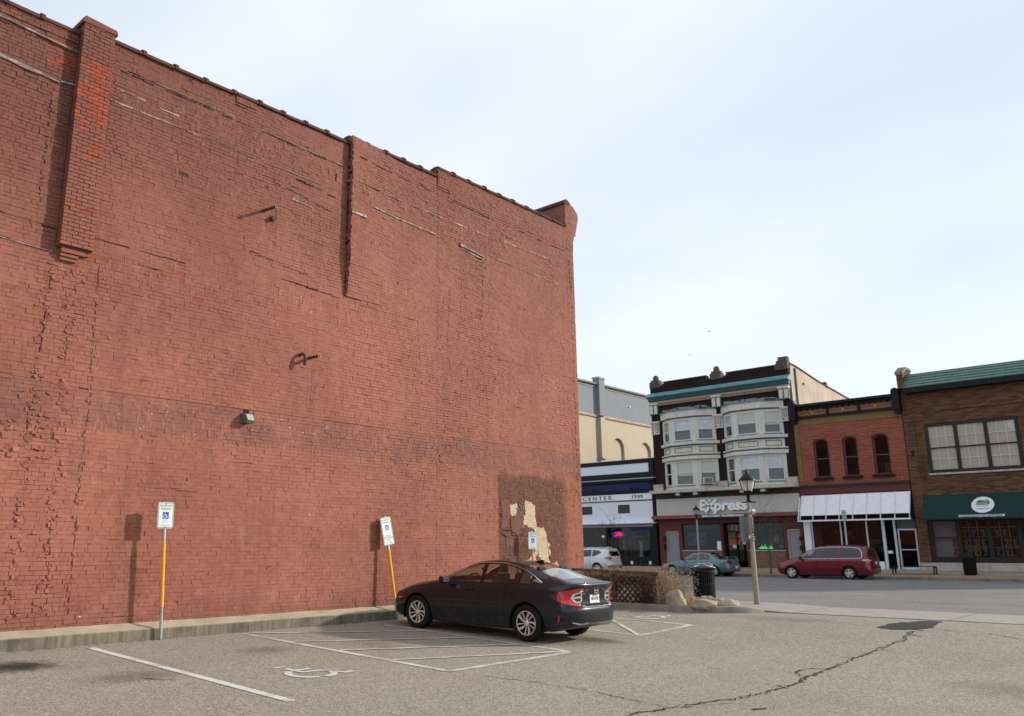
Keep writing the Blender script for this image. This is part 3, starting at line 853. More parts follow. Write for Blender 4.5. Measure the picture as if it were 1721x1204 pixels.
# ---- weathered boards and ledges let into the wall
def board_mat(name, a, b):
    t = NT(name); p = t.pos()
    n1 = t.noise(t.mapv(p, (1, 1.2, 14)), 2.5, 6, .7); n2 = t.noise(p, 9, 5, .65)
    c = t.mix(t.ramp(n1, .38, .62), a, b); c = t.mix(t.ramp(n2, .46, .58, 0, .9), c, (.16, .085, .07))
    t.bump(n1, .6, .01); return t.done(c, .85)
MT['board'] = board_mat('flaking_white_board', (.07, .055, .045), (.42, .38, .32))
MT['board_white'] = board_mat('white_board', (.2, .17, .14), (.58, .54, .46))
for y0, z0, y1, z1, h, p_, mt in [(3.3, 9.87, 4.98, 9.74, .12, .03, 'board'), (4.99, 9.76, 5.235, 9.80, .05, .028, 'board_white'), (3.5, 10.58, 5.23, 10.46, .055, .03, 'board'),
        (5.9, 9.79, 6.35, 9.775, .055, .016, 'board_white'), (6.5, 9.775, 7.4, 9.76, .035, .014, 'board'), (7.5, 9.755, 9.2, 9.735, .03, .012, 'board'), (6.0, 10.06, 6.6, 10.04, .03, .014, 'board_white'), (6.9, 10.0, 7.3, 10.0, .03, .014, 'board_white'),
        (9.6, 9.73, 10.9, 9.7, .028, .012, 'board'), (10.1, 9.1, 10.65, 9.06, .09, .012, 'board'),
        (11.68, 9.24, 12.15, 9.26, .11, .03, 'board_white'), (12.42, 9.60, 14.6, 9.53, .05, .022, 'board_white'), (11.9, 10.1, 12.6, 10.09, .035, .018, 'board_white'), (12.9, 10.09, 13.4, 10.08, .03, .018, 'board'), (13.75, 10.08, 14.84, 10.06, .035, .018, 'board'),
        (15.2, 10.07, 15.8, 10.06, .035, .014, 'board_white'), (16.1, 10.06, 16.7, 10.06, .03, .014, 'board_white'), (17.16, 10.09, 18.3, 10.09, .035, .014, 'board_white'), (18.5, 10.1, 19.65, 10.11, .03, .014, 'board_white'),
        (15.53, 9.50, 16.49, 9.40, .10, .035, 'board'), (15.6, 9.40, 16.45, 9.31, .045, .028, 'board_white'), (17.07, 9.47, 17.8, 9.45, .03, .014, 'board'), (18.0, 9.45, 19.95, 9.40, .03, .014, 'board_white'),
        (4.1, 6.62, 5.2, 6.56, .04, .016, 'board'), (6.2, 10.52, 8.5, 10.47, .022, .018, 'board'), (9.2, 10.43, 11.5, 10.38, .02, .02, 'board')]:
    o_ = offs((y0 + y1) / 2, (z0 + z1) / 2) + .006
    n = max(2, int((y1 - y0) / .25)); m = MB()
    for i in range(n + 1):
        y = y0 + (y1 - y0) * i / n; zz = z0 + (z1 - z0) * i / n; hh = h * rnd.uniform(.25, 1.0); oo = max(o_, offs(y, zz) + .006)
        m.v += [(XW - .01, y, zz - hh / 2), (XW + oo + p_ * rnd.uniform(.5, 1), y, zz - hh / 2), (XW + oo + p_ * rnd.uniform(.5, 1), y, zz + hh / 2), (XW - .01, y, zz + hh / 2)]
    for i in range(n):
        for q in range(4): m.face((4 * i + q, 4 * i + (q + 1) % 4, 4 * i + 4 + (q + 1) % 4, 4 * i + 4 + q))
    m.face((0, 1, 2, 3)); m.face((4 * n + 3, 4 * n + 2, 4 * n + 1, 4 * n))
    m.build('timber_board', MT[mt], bld)

# ---- open joints, cracks and painted shade strips, stepping along the courses
def wcrack_and_shade(pts, w, seed, mat='crack', toothed=.03, name='wall_crack_and_shade', lift=.0075):
    r = random.Random(seed); out = []
    P = [Vector(p) for p in pts]
    for a, b in zip(P[:-1], P[1:]):
        vert = abs(b.y - a.y) > abs(b.x - a.x)
        n = max(1, int((b - a).length / (CH if vert else .21)))
        for i in range(n):
            q = a.lerp(b, i / n)
            if vert:
                s = toothed * (1 if i % 2 else -1) * r.uniform(.2, 1)
                out += [(q.x + s, q.y), (q.x + s, q.y + (b.y - a.y) / n * .95)]
            else:
                s = r.gauss(0, .006); out += [(q.x, q.y + s), (q.x + (b.x - a.x) / n * .98, q.y + s)]
    m = MB()
    for (ya, za), (yb, zb) in zip(out[:-1], out[1:]):
        if r.random() < .3: continue
        hw = w * r.uniform(.12, .8)
        d = Vector((yb - ya, zb - za)); 
        if d.length < 1e-4: continue
        d.normalize(); s = Vector((-d.y, d.x)) * hw / 2; e = d * hw * .3
        b0 = len(m.v)
        for yy, zz in ((ya - e.x + s.x, za - e.y + s.y), (yb + e.x + s.x, zb + e.y + s.y), (yb + e.x - s.x, zb + e.y - s.y), (ya - e.x - s.x, za - e.y - s.y)):
            m.v.append((XW + offs(yy, zz) + lift, yy, zz))
        m.face((b0, b0 + 1, b0 + 2, b0 + 3))
    o = m.build(name, MT[mat], bld); o['kind'] = 'stuff'
for i, (pts, w, tth) in enumerate([([(4.88, 9.55), (4.88, 7.33)], .022, .025), ([(6.02, 6.48), (6.06, 4.6)], .016, .004), ([(6.10, 4.55), (6.07, 2.25), (6.09, .5)], .014, .012),
        ([(14.75, 8.36), (15.14, 8.26), (15.07, 6.6)], .016, .003), ([(16.48, 9.26), (16.4, 7.5)], .016, .004), ([(15.6, 9.0), (15.58, 7.3)], .010, .004),
        ([(3.9, 7.05), (5.2, 7.0)], .035, .0), ([(5.85, 7.0), (7.9, 6.97)], .028, .0), ([(6.3, 6.75), (7.2, 6.72)], .02, 0), ([(4.0, 6.63), (5.25, 6.53)], .02, 0),
        ([(11.7, 7.08), (13.9, 7.06)], .016, 0), ([(9.9, 7.2), (11.5, 7.1)], .03, 0), ([(10.3, 7.17), (10.9, 7.14)], .06, 0), ([(5.85, 10.46), (8.5, 10.42)], .04, 0), ([(8.6, 10.42), (11.6, 10.34)], .03, 0),
        ([(11.7, 10.74), (14.6, 10.70)], .045, 0), ([(15.2, 10.66), (17.2, 10.62)], .035, 0), ([(17.2, 10.62), (20.3, 10.58)], .04, 0), ([(3.6, 10.5), (5.2, 10.4)], .03, 0), ([(10.2, 9.6), (11.3, 9.5)], .05, 0),
        ([(9.3, 9.4), (11.2, 9.1)], .02, 0), ([(8.95, 8.0), (8.98, 7.35)], .02, .004), ([(9.1, 7.6), (10.8, 7.4)], .02, 0), ([(9.7, 8.8), (9.72, 7.9)], .014, .004), ([(10.15, 8.3), (11.2, 8.2)], .018, 0),
        ([(11.3, 9.95), (11.3, 10.25)], .05, .01), ([(8.55, 11.02), (8.56, 10.78), (9.06, 10.76)], .03, .0), ([(14.68, 11.3), (14.68, 10.86), (15.15, 10.83)], .03, 0),
        ([(20.55, 10.4), (20.6, 9.2)], .03, .03), ([(20.6, 8.6), (20.62, 5.2)], .014, .03), ([(20.55, 5.2), (20.65, 2.9)], .022, .035), ([(17.02, 3.35), (17.02, 1.3)], .01, .0),
        ([(5.22, 6.2), (5.18, 4.7)], .03, .012), ([(5.1, 3.9), (5.12, 3.3)], .03, .012), ([(5.66, 2.3), (5.72, .6)], .016, .02),
        ([(3.9, 4.36), (6.1, 4.24)], .012, 0), ([(14.9, 6.3), (14.95, 4.6)], .010, .02), ([(13.5, 2.1), (15.6, 2.05)], .009, 0), ([(12.4, 2.75), (14.2, 2.72)], .009, 0), ([(15.8, 1.75), (16.9, 1.7)], .01, 0), ([(15.0, 2.4), (16.4, 2.38)], .01, 0),
        ([(7.4, 2.6), (8.3, 2.58)], .008, 0), ([(9.0, 3.2), (10.4, 3.18)], .008, 0), ([(12.0, 6.2), (14.0, 6.1)], .008, 0), ([(16.6, 6.6), (18.4, 6.55)], .01, 0), ([(17.6, 2.3), (19.6, 2.28)], .014, 0), ([(18.6, 2.9), (19.7, 2.9)], .010, 0)]):
    wcrack_and_shade(pts, w, 50 + i, toothed=tth)
# scattered open joints
r = random.Random(77); m = MB()
for _ in range(1500):
    y = r.uniform(3.6, 20.6); zz = .19 + CH * int(r.uniform(1, 150)); 
    if zz > top_at(y) - .15 or 5.2 < y < 5.86 and zz > 6.4: continue
    dens = vnoise(y, zz, .5, 9) * .6 + vnoise(y, zz, 1.9, 4) * .4 + (.18 if zz > 9.3 else 0) + (.15 if 15.5 < y < 16.5 and 7 < zz < 9.3 else 0) - (.05 if zz < 6 else 0)
    if dens < .46: continue
    x = XW + offs(y, zz) + .0062
    if r.random() < .6:
        L = r.uniform(.04, .2); h = r.uniform(.003, .008); a = (x, y, zz - h / 2, L, h)
        m.add([(x, y, zz - h / 2), (x, y + L, zz - h / 2), (x, y + L, zz + h / 2), (x, y, zz + h / 2)], [(0, 1, 2, 3)])
    else:
        w = r.uniform(.003, .009); m.add([(x, y, zz), (x, y + w, zz), (x, y + w, zz + CH), (x, y, zz + CH)], [(0, 1, 2, 3)])
m.build('open_joint', MT['crack'], bld)['kind'] = 'stuff'

# ---- torn masonry scars below the pilaster and smeared mortar on the old sign band
m = MB(); r = random.Random(21)
def lump(y, z, sy, sz, px):
    a = Matrix.Rotation(r.gauss(0, .25), 3, 'X') @ Matrix.Rotation(r.gauss(0, .2), 3, 'Z')
    m.obox((XW + px * .25, y, z), (px, sy, sz), a)
zz = .45
while zz < 6.4:
    for yc, sp in ((5.2, .06), (5.62 + (6.4 - zz) * .014, .07)):
        for _ in range(3):
            if r.random() < .42: lump(yc + r.gauss(0, sp), zz + r.uniform(0, .07), r.uniform(.02, .1), r.uniform(.02, .07), r.uniform(.006, .03))
    if r.random() < .3: lump(6.08 + r.gauss(0, .03), zz, r.uniform(.02, .06), r.uniform(.03, .07), r.uniform(.01, .028))
    zz += CH * .75
for _ in range(70): lump(r.uniform(4.3, 5.5), r.uniform(3.0, 4.1), r.uniform(.02, .12), r.uniform(.02, .07), r.uniform(.01, .035))
for _ in range(46): lump(20.62 + r.gauss(0, .05), r.uniform(3, 10.2), r.uniform(.02, .05), r.uniform(.03, .08), r.uniform(.008, .025))
for _ in range(26): lump(14.95 + r.gauss(0, .12), r.uniform(3.35, 4.15), r.uniform(.03, .1), r.uniform(.02, .06), r.uniform(.01, .025))
m.build('mortar_scar', MT['paint'], bld)['kind'] = 'stuff'
m = MB()
def smear(y, z, sy, sz, px):
    n = 6; b0 = len(m.v)
    for k2 in range(n):
        a = 2 * math.pi * k2 / n + .3
        m.v.append((XW + .001, y + sy * math.cos(a) * r.uniform(.7, 1.1), z + sz * math.sin(a) * r.uniform(.7, 1.1)))
    for k2 in range(n):
        a = 2 * math.pi * k2 / n + .3
        m.v.append((XW + offs(y, z) + px, y + sy * .5 * math.cos(a), z + sz * .6 * math.sin(a)))
    m.face(range(b0 + n, b0 + 2 * n))
    for k2 in range(n): m.face((b0 + k2, b0 + (k2 + 1) % n, b0 + n + (k2 + 1) % n, b0 + n + k2))
for _ in range(170):
    y = r.uniform(6.2, 20.3)
    if 10.2 < y < 10.9: continue
    smear(y, r.uniform(3.55, 4.15), r.uniform(.02, .06), r.uniform(.06, .2), r.uniform(.003, .009))
for _ in range(90): smear(r.uniform(6, 20), r.uniform(9.85, 10.35), r.uniform(.03, .08), r.uniform(.05, .14), r.uniform(.006, .014))
for y0, y1, z0, z1, n_s in ((7.2, 8.5, 8.75, 9.1, 9), (9.6, 12.6, 6.5, 7.0, 40), (6.1, 8.2, 6.3, 6.9, 30), (15.8, 16.9, 5.1, 5.5, 10), (10.7, 11.0, 4.4, 5.2, 10), (13.5, 15.2, 6.0, 6.6, 14)):
    for _ in range(n_s): smear(r.uniform(y0, y1), r.uniform(z0, z1), r.uniform(.015, .045), r.uniform(.06, .16), r.uniform(.003, .009))
m.build('mortar_smear', MT['paint'], bld, smooth=True)['kind'] = 'stuff'
# thin ledge line across the wall
m = MB(); y = 3.0
while y < 20.4:
    L = r.uniform(.25, 1.1)
    if not (10.62 < y < 10.95):
        z0 = 4.262 + r.gauss(0, .004); h = r.uniform(.006, .014); m.box(XW - .005, XW + r.uniform(.008, .016), y, min(y + L * .97, 20.5), z0, z0 + h)
    y += L
m.build('ledge_line', MT['paint'], bld)['kind'] = 'stuff'
# cream flecks where all paint has chipped
m = MB()
for y0, y1, z0, z1, n_s in ((6.3, 8.6, 3.6, 4.15, 26), (9.2, 10.8, 3.8, 4.2, 20), (10.7, 11.3, 3.9, 4.2, 12), (12, 14, 3.9, 4.2, 10), (14.5, 15.2, 2.9, 4.0, 14), (17.1, 20.0, 1.2, 3.6, 30), (17.4, 18.3, 1.2, 2.9, 26), (10.9, 11.1, 1.5, 3.1, 9), (6, 12, .4, .9, 10), (9, 12, 6.6, 7.1, 6)):
    for _ in range(n_s // 2):
        y, zz = r.uniform(y0, y1), r.uniform(z0, z1); s = r.uniform(.006, .02); x = XW + offs(y, zz) + .0085
        m.add([(x, y + s * 1.6 * r.uniform(-1, -.4), zz - s * .4), (x, y + s * r.uniform(.3, 1.4), zz - s * .3), (x, y + s, zz + s * .5 * r.random()), (x, y - s * r.random(), zz + s * .6)], [(0, 1, 2, 3)])
m.build('paint_chip', plain('bare_plaster', (.62, .52, .40), .9), bld)['kind'] = 'stuff'

# ---- bare stucco showing through the brown patch
MT['stucco'] = None
def stucco():
    t = NT('tan_stucco'); p = t.pos(); n1 = t.noise(p, 7, 6, .65)
    x = t.sep(p); cb = t.n('ShaderNodeCombineXYZ'); t.t.links.new(x[1], cb.inputs[0]); t.t.links.new(x[2], cb.inputs[1])
    b = t.n('ShaderNodeTexBrick'); t.set(b.inputs['Vector'], cb.outputs[0]); b.inputs['Scale'].default_value = 1
    b.inputs['Brick Width'].default_value = .21; b.inputs['Row Height'].default_value = CH; b.inputs['Mortar Size'].default_value = .006
    t.set(b.inputs['Color1'], (.54, .41, .27)); t.set(b.inputs['Color2'], (.44, .32, .205)); t.set(b.inputs['Mortar'], (.34, .25, .17))
    c = t.mix(t.ramp(n1, .45, .72), b.outputs['Color'], (.56, .43, .29))
    c = t.mix(t.ramp(t.noise(p, 13, 5), .6, .7, 0, .6), c, (.3, .2, .13))
    t.bump(n1, .5, .01); return t.done(c, .9)
MT['stucco'] = stucco()
MT['render'] = plain('old_brown_render', (.155, .068, .05), .85, var=.2, vs=7, bump=.3, bs=40)
def ragged(poly, mat, th, seed, name, jit=.032):
    r2 = random.Random(seed); out = []
    for i in range(len(poly)):
        a, b = Vector(poly[i]), Vector(poly[(i + 1) % len(poly)])
        n = max(1, int((b - a).length / .06))
        for k2 in range(n): out.append(a.lerp(b, k2 / n) + Vector((r2.gauss(0, jit), r2.gauss(0, jit))))
    m = MB(); m.prism([(p.x, p.y) for p in out], 'x', XW - .01, XW + th)
    m.build(name, mat, bld)
ragged([(18.12, 2.78), (18.3, 2.80), (18.55, 2.66), (18.5, 2.42), (18.55, 2.25), (18.42, 2.08), (18.15, 2.12), (17.92, 2.16), (18.1, 2.4)], MT['stucco'], .011, 1, 'stucco_patch')
ragged([(18.5, 2.1), (18.72, 2.12), (19.0, 2.06), (19.05, 1.8), (19.22, 1.55), (19.1, 1.3), (19.2, 1.12), (19.5, 1.12), (19.72, .9), (19.95, .72), (19.95, .3), (18.2, .28), (18.0, .6), (17.95, .95), (18.2, 1.2), (18.5, 1.4), (18.58, 1.7)], MT['stucco'], .0115, 2, 'stucco_patch')
ragged([(18.2, 2.3), (18.5, 2.35), (18.72, 2.06), (18.6, 1.9), (18.42, 2.0)], MT['stucco'], .0108, 9, 'stucco_patch')
ragged([(17.45, 2.62), (17.72, 2.72), (17.8, 2.4), (17.55, 2.38)], MT['stucco'], .010, 3, 'stucco_patch', .03)
ragged([(17.12, 2.75), (17.4, 2.85), (17.5, 2.4), (17.35, 2.1), (17.1, 2.05)], MT['render'], .014, 4, 'render_patch')
ragged([(17.5, 2.35), (17.9, 2.5), (18.02, 2.2), (17.85, 1.85), (17.5, 1.95)], MT['render'], .016, 5, 'render_patch')
ragged([(17.2, 1.9), (17.45, 1.95), (17.6, 1.7), (17.3, 1.55)], MT['render'], .013, 6, 'render_patch')
ragged([(18.62, 1.45), (18.72, 1.2), (18.85, .7), (18.6, .66), (18.5, 1.1)], MT['render'], .018, 7, 'render_patch')
ragged([(17.3, .9), (17.6, 1.0), (17.8, .5), (17.2, .45)], MT['render'], .013, 8, 'render_patch')
wcrack_and_shade([(11.672, 7.2), (11.672, 11.1)], .06, 97, toothed=.006, lift=.004); wcrack_and_shade([(11.675, 7.3), (11.675, 11.0)], .05, 96, toothed=.012, lift=.004)  # dark ragged strips painting in the shade and soot of the step's slot
wcrack_and_shade([(17.2, 2.0), (17.5, 1.86), (18.0, 1.9), (18.45, 1.82)], .03, 99, lift=.018)
wcrack_and_shade([(17.14, 2.7), (17.1, 2.1), (17.2, 1.8)], .02, 98, toothed=.02, lift=.016)
m = MB()
for _ in range(26):
    y, zz = 17.9 + r.gauss(0, .14), 2.55 + r.gauss(0, .12); s = r.uniform(.02, .05)
    m.obox((XW + .012, y, zz), (.03, s, s * .7), Matrix.Rotation(r.random(), 3, 'X'))
m.build('rubble', plain('grey_rubble', (.22, .22, .17), .95, var=.4, vs=30), bld)['kind'] = 'stuff'
m = MB()
for y, zz, w_, h_ in ((20.68, 3.95, .07, .1), (20.70, 3.72, .1, .12), (20.66, 3.55, .06, .09), (20.7, 4.4, .05, .06)):
    m.box(XW - .01, XW + .012, y - w_ / 2, y + w_ / 2, zz - h_ / 2, zz + h_ / 2)
m.build('broken_brick', MT['raw'], bld)

# ---- concrete foundation ledge with sloped top
def ledge_mat():
    t = NT('stained_foundation_concrete'); p = t.pos(); x = t.sep(p)
    n1 = t.noise(p, 3, 6, .65); dr = t.noise(t.mapv(p, (1, 5, .35)), 1.6, 6, .7)
    c = t.mix(t.ramp(n1, .35, .7), (.29, .24, .165), (.41, .34, .24))
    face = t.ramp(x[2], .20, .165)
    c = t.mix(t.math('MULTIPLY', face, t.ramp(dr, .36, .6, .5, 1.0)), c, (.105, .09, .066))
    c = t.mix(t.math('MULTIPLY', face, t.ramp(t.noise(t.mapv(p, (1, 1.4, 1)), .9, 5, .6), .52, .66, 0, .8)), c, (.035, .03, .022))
    c = t.mix(t.ramp(t.noise(t.mapv(p, (1, 9, .7)), 1.1, 3), .68, .72, 0, .6), c, (.55, .5, .42))
    t.bump(t.noise(p, 35, 5, .65), .5, .012); return t.done(c, .9)
m = MB(); n = 90
r = random.Random(3)
for i in range(n + 1):
    y = -6 + 25.4 * i / n; j1 = r.gauss(0, .006); j2 = r.gauss(0, .005)
    m.v += [(-14.375, y, -.25), (-14.372 + j1, y, .185 + j2), (-14.405 + j1, y, .208 + j2), (-14.5, y, .245 + j2), (XW + .004, y, .285 + r.gauss(0, .004)), (XW + .004, y, -.25)]
for i in range(n):
    for q in range(5): m.face((6 * i + q, 6 * i + q + 1, 6 * i + 7 + q, 6 * i + 6 + q))
m.face(range(6)); m.face(range(6 * n + 5, 6 * n - 1, -1))
m.build('foundation_ledge', ledge_mat(), bld)

# ---- fittings on the wall
MT['rust'] = plain('rusty_pipe', (.10, .05, .04), .8, var=.3, vs=20)
MT['pipe_in'] = plain('grey_pipe_end', (.38, .37, .36), .7, var=.2)
def pipe(a, b, rr, name, parent=bld, lip=True):
    m = MB(); m.tube([a, b], rr, 12); o = m.build(name, MT['rust'], parent, auto=40)
    if lip:
        a, b = Vector(a), Vector(b); d = (b - a).normalized(); m = MB()
        m.tube([b - d * .012, b + d * .006], [rr * 1.12, rr * 1.12], 12); m.build('pipe_rim', MT['pipe_in'], o)
        m = MB(); m.tube([b + d * .005, b + d * .0075], [rr * .78, rr * .78], 12); m.build('pipe_bore', MT['crack'], o)
    return o
pipe((XW - .02, 9.36, 8.59), (XW + .46, 9.40, 8.57), .033, 'drain_pipe')
pipe((XW - .02, 9.6, 8.48), (XW + .10, 9.6, 8.47), .05, 'pipe_stub', lip=False)
m = MB(); m.box(XW - .01, XW + .012, 9.53, 9.67, 8.40, 8.55); m.build('pipe_bracket', MT['rust'], bld)
m = MB(); m.tube([(XW - .02, 10.50, 5.60), (XW + .07, 10.50, 5.62), (XW + .13, 10.505, 5.60), (XW + .16, 10.51, 5.55), (XW + .165, 10.51, 5.36)], .036, 10); m.build('bent_pipe', MT['rust'], bld, auto=40)
pipe((XW - .02, 10.72, 5.57), (XW + .36, 10.74, 5.57), .032, 'drain_pipe')
m = MB(); m.box(XW - .01, XW + .03, 9.13, 9.33, 3.98, 4.18)
fl = m.build('floodlight', plain('floodlight_housing', (.09, .085, .07), .6, var=.2, dirt=.4), bld, bevel=.008)
m = MB(); m.prism([(XW + .03, 4.17), (XW + .12, 4.15), (XW + .21, 4.02), (XW + .17, 3.96), (XW + .03, 4.0)], 'y', 9.14, 9.32); m.build('housing', plain('floodlight_body', (.13, .12, .10), .5, var=.2, dirt=.35), fl, bevel=.01)
m = MB(); m.prism([(XW + .125, 4.15), (XW + .215, 4.02), (XW + .222, 4.025), (XW + .132, 4.156)], 'y', 9.155, 9.305); m.build('lens', plain('dusty_lens', (.36, .35, .32), .25, var=.1), fl)
m = MB(); m.box(XW - .005, XW + .006, 9.18, 9.30, 4.19, 4.26); m.build('box_stain', MT['crack'], fl)

# ------------------------------------------------------------------ buildings across the street (fronts in the plane Y = 52)
FY = 52.0
def fbox(m, x0, x1, z0, z1, p=0.05, d=0.05): return m.box(x0, x1, FY - p, FY + d, z0, z1)
SPLIT = {'pier', 'mailbox', 'stall_riser', 'stall_panel', 'door_sticker', 'door_notice', 'parapet_coping', 'tan_brick_edge', 'brick_header'}
def part(name, mat, parent, *boxes, bevel=0, **kw):
    if name in SPLIT and len(boxes) > 1:
        return [part(name, mat, parent, b, bevel=bevel, **kw) for b in boxes][-1]
    m = MB()
    for b in boxes: fbox(m, *b)
    return m.build(name, mat, parent, bevel=bevel, **kw)
def arch(x0, x1, z0, zs, zt, n=10):
    """window outline with a segmental head"""
    w = (x1 - x0) / 2; h = zt - zs; rr = (w * w + h * h) / (2 * h); cx = (x0 + x1) / 2; cz = zt - rr; a = math.asin(min(1, w / rr))
    return [(x0, z0), (x1, z0)] + [(cx + rr * math.sin(t), cz + rr * math.cos(t)) for t in np.linspace(a, -a, n)]
def rect(x0, x1, z0, z1): return [(x0, z0), (x1, z0), (x1, z1), (x0, z1)]
def front_wall(name, mat, parent, outer, holes, depth=.28, y=FY):
    me = wall_holes(outer, holes, lambda u, v, d: (u, y + d, v), depth)
    return link(name, me, mat, parent)
def pane(parent, x0, x1, z0, z1, y, mat='glass_shop', name='pane', th=.012):
    m = MB(); m.box(x0, x1, y, y + th, z0, z1); return m.build(name, MT[mat], parent)

MT['br_dark'] = brickmat('dark_brown_brick', (.042, .023, .019), (.026, .016, .014), (.02, .014, .013), dirt=.3)
MT['br_red'] = brickmat('soft_red_brick', (.21, .034, .03), (.35, .085, .06), (.30, .155, .095), bw=.42, bh=.085, ms=.016, dirt=.2, blotch=.2)
MT['br_tan'] = brickmat('yellow_sandy_brick', (.34, .20, .075), (.26, .15, .06), (.12, .085, .05), dirt=.4)
MT['br_brown'] = brickmat('brown_shop_brick', (.20, .092, .05), (.07, .037, .025), (.09, .056, .036), bw=.42, bh=.085, dirt=.1, blotch=.1)
MT['br_base'] = brickmat('mixed_base_brick', (.27, .14, .09), (.16, .085, .06), (.2, .15, .11), bw=.3, bh=.1, dirt=.1)
MT['stone'] = plain('pale_stone', (.46, .41, .37), .8, var=.2, vs=4, dirt=.3)
MT['beige_wall'] = brickmat('beige_painted_brick', (.57, .49, .36), (.54, .46, .335), (.46, .39, .29), axis='x', dirt=.12, blotch=.1)
MT['grey_wall'] = brickmat('grey_painted_brick', (.30, .31, .33), (.28, .29, .31), (.22, .23, .25), axis='x', dirt=.12, blotch=.2)
MT['stucco_side'] = plain('stained_buff_render', (.52, .43, .33), .9, var=.15, vs=.8, dirt=.4, dirtcol=(.2, .15, .11))
MT['gold'] = plain('gold_trim', (.42, .24, .07), .5, var=.1)
def siding():
    t = NT('pale_lap_siding'); p = t.pos(); z = t.sep(p)[2]
    w = t.math('FRACT', t.math('DIVIDE', z, .115))
    c = t.mix(t.ramp(w, .0, .12, .35, 0), (.58, .555, .51), (.25, .24, .22))
    c = t.mix(t.ramp(t.noise(p, 1.2, 5), .4, .75, 0, .2), c, (.33, .31, .28))
    t.bump(w, .5, .02); return t.done(c, .55)
MT['siding'] = siding()
def ribbed(name, base, pitch, axis=0):
    t = NT(name); p = t.pos(); u = t.sep(p)[axis]
    w = t.math('PINGPONG', t.math('DIVIDE', u, pitch), .5)
    c = t.mix(t.ramp(w, .0, .2, .22, 0), base, tuple(b * .6 for b in base))
    c = t.mix(t.ramp(t.noise(p, .9, 5), .4, .75, 0, .12), c, tuple(b * .8 for b in base))
    t.bump(w, .5, .03); return t.done(c, .45)
MT['ribbed'] = ribbed('white_ribbed_metal', (.74, .78, .84), .16)
MT['curtain'] = plain('pale_curtain', (.70, .70, .74), .9, var=.15, vs=3)
MT['blind'] = ribbed('beige_blind', (.66, .62, .50), .055)
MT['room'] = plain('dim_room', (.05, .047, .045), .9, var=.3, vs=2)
MT['frame_pale'] = plain('pale_window_frame', (.62, .66, .69), .5, var=.04, dirt=.1)
MT['grey_door'] = plain('grey_door_paint', (.27, .28, .31), .5, var=.05, dirt=.1)
MT['trim_tan'] = plain('tan_trim', (.43, .35, .23), .6, var=.1)

# ================= tall beige and grey building (side wall only)
bb = tag(empty('beige_building'), 'tall building with beige lower and grey upper painted side wall and blind arches', 'building')
SX = -40.0
def side_wall(name, mat, z0, z1, holes=(), x=SX, y0=52.0, y1=78.0):
    me = wall_holes([(y0, z0), (y1, z0), (y1, z1), (y0, z1)], list(holes), lambda u, v, d: (x - d, u, v), .28)
    return link(name, me, mat, bb)
def sarch(yc, w, z0, zs, n=14):
    return [(yc - w, z0), (yc + w, z0)] + [(yc + w * math.cos(a), zs + w * math.sin(a)) for a in np.linspace(0, math.pi, n)]
side_wall('beige_wall', MT['beige_wall'], 0, 12.35, [sarch(y_, .95, 3.5, 9.95) for y_ in (62.75, 67.25, 71.8)])
m = MB(); m.box(SX - .3, SX - .2, 52.2, 77.8, 2, 12.2); m.build('arch_infill', MT['beige_wall'], bb)
side_wall('grey_wall', MT['grey_wall'], 12.6, 15.1)
m = MB(); m.prism([(SX - .05, 12.34), (SX + .10, 12.40), (SX + .12, 12.5), (SX + .02, 12.62), (SX - .05, 12.62)], 'y', 52, 78); m.build('string_course', plain('rusty_stone_band', (.45, .33, .22), .85, var=.25, vs=3, dirt=.4, dirtcol=(.2, .1, .05)), bb)
m = MB(); m.prism([(SX - .4, 15.1), (SX + .10, 15.1), (SX + .22, 15.22), (SX + .22, 15.36), (SX - .4, 15.42)], 'y', 52, 78); m.build('coping', plain('dark_metal_coping', (.10, .10, .10), .5, var=.2), bb)
m = MB(); m.prism([(SX - .02, 15.0), (SX + .06, 15.02), (SX + .06, 15.1), (SX - .02, 15.1)], 'y', 52, 78); m.build('coping_trim', MT['stone'], bb)
m = MB(); m.box(SX - .3, SX + .35, 59.62, 60.45, 12.55, 15.75); m.build('chimney_stack', MT['grey_wall'], bb)
m = MB(); m.box(SX - .35, SX + .42, 59.56, 60.52, 15.75, 15.9); m.build('stack_cap', MT['stone'], bb)
m = MB(); m.box(SX - .3, SX + .30, 59.75, 60.4, 9.0, 12.40); m.build('pier', MT['beige_wall'], bb)
m = MB(); m.box(SX - .3, SX + .20, 59.78, 60.3, 7.0, 8.9); m.build('pier_foot', MT['beige_wall'], bb)
m = MB(); m.box(SX - .1, SX + .36, 59.72, 60.44, 8.88, 9.02); m.build('pier_ledge', MT['stone'], bb)
m = MB(); m.box(-52, SX - .28, 52, 78, 0, 14.9); m.build('building_mass', MT['room'], bb)
m = MB(); m.tube([(SX - .02, 64.8, 13.9), (SX + .12, 64.8, 13.9)], .06, 8); m.build('vent_pipe', MT['steel'], bb)

# ================= low black and white shop ("... CENTER 1939")
cs = tag(empty('corner_shop'), 'low black and white shop front with CENTER 1939 sign and small square windows', 'shop')
X0, X1 = -39.9, -30.36
m = MB(); m.box(X0, X1, FY + .25, FY + 14, 3.0, 7.4); m.build('shop_mass', MT['black_soft'], cs)
part('parapet', MT['black'], cs, (X0, X1, 7.37, 7.66, .06, .4), (X0, X1, 6.3, 6.74, .06, .4), (-30.74, X1, 6.74, 7.37, .06, .4))
part('parapet_edge', MT['steel'], cs, (X0, X1, 7.66, 7.69, .1, .42))
part('upper_panel', MT['ribbed'], cs, (X0, -30.745, 6.742, 7.368, .03, .35))
part('canopy_trim', plain('pale_edge_trim', (.5, .5, .5), .4), cs, (X0, X1 + .1, 6.27, 6.32, .3, .1))
part('upper_canopy', MT['black'], cs, (X0, X1 + .06, 6.10, 6.27, .28, .3))
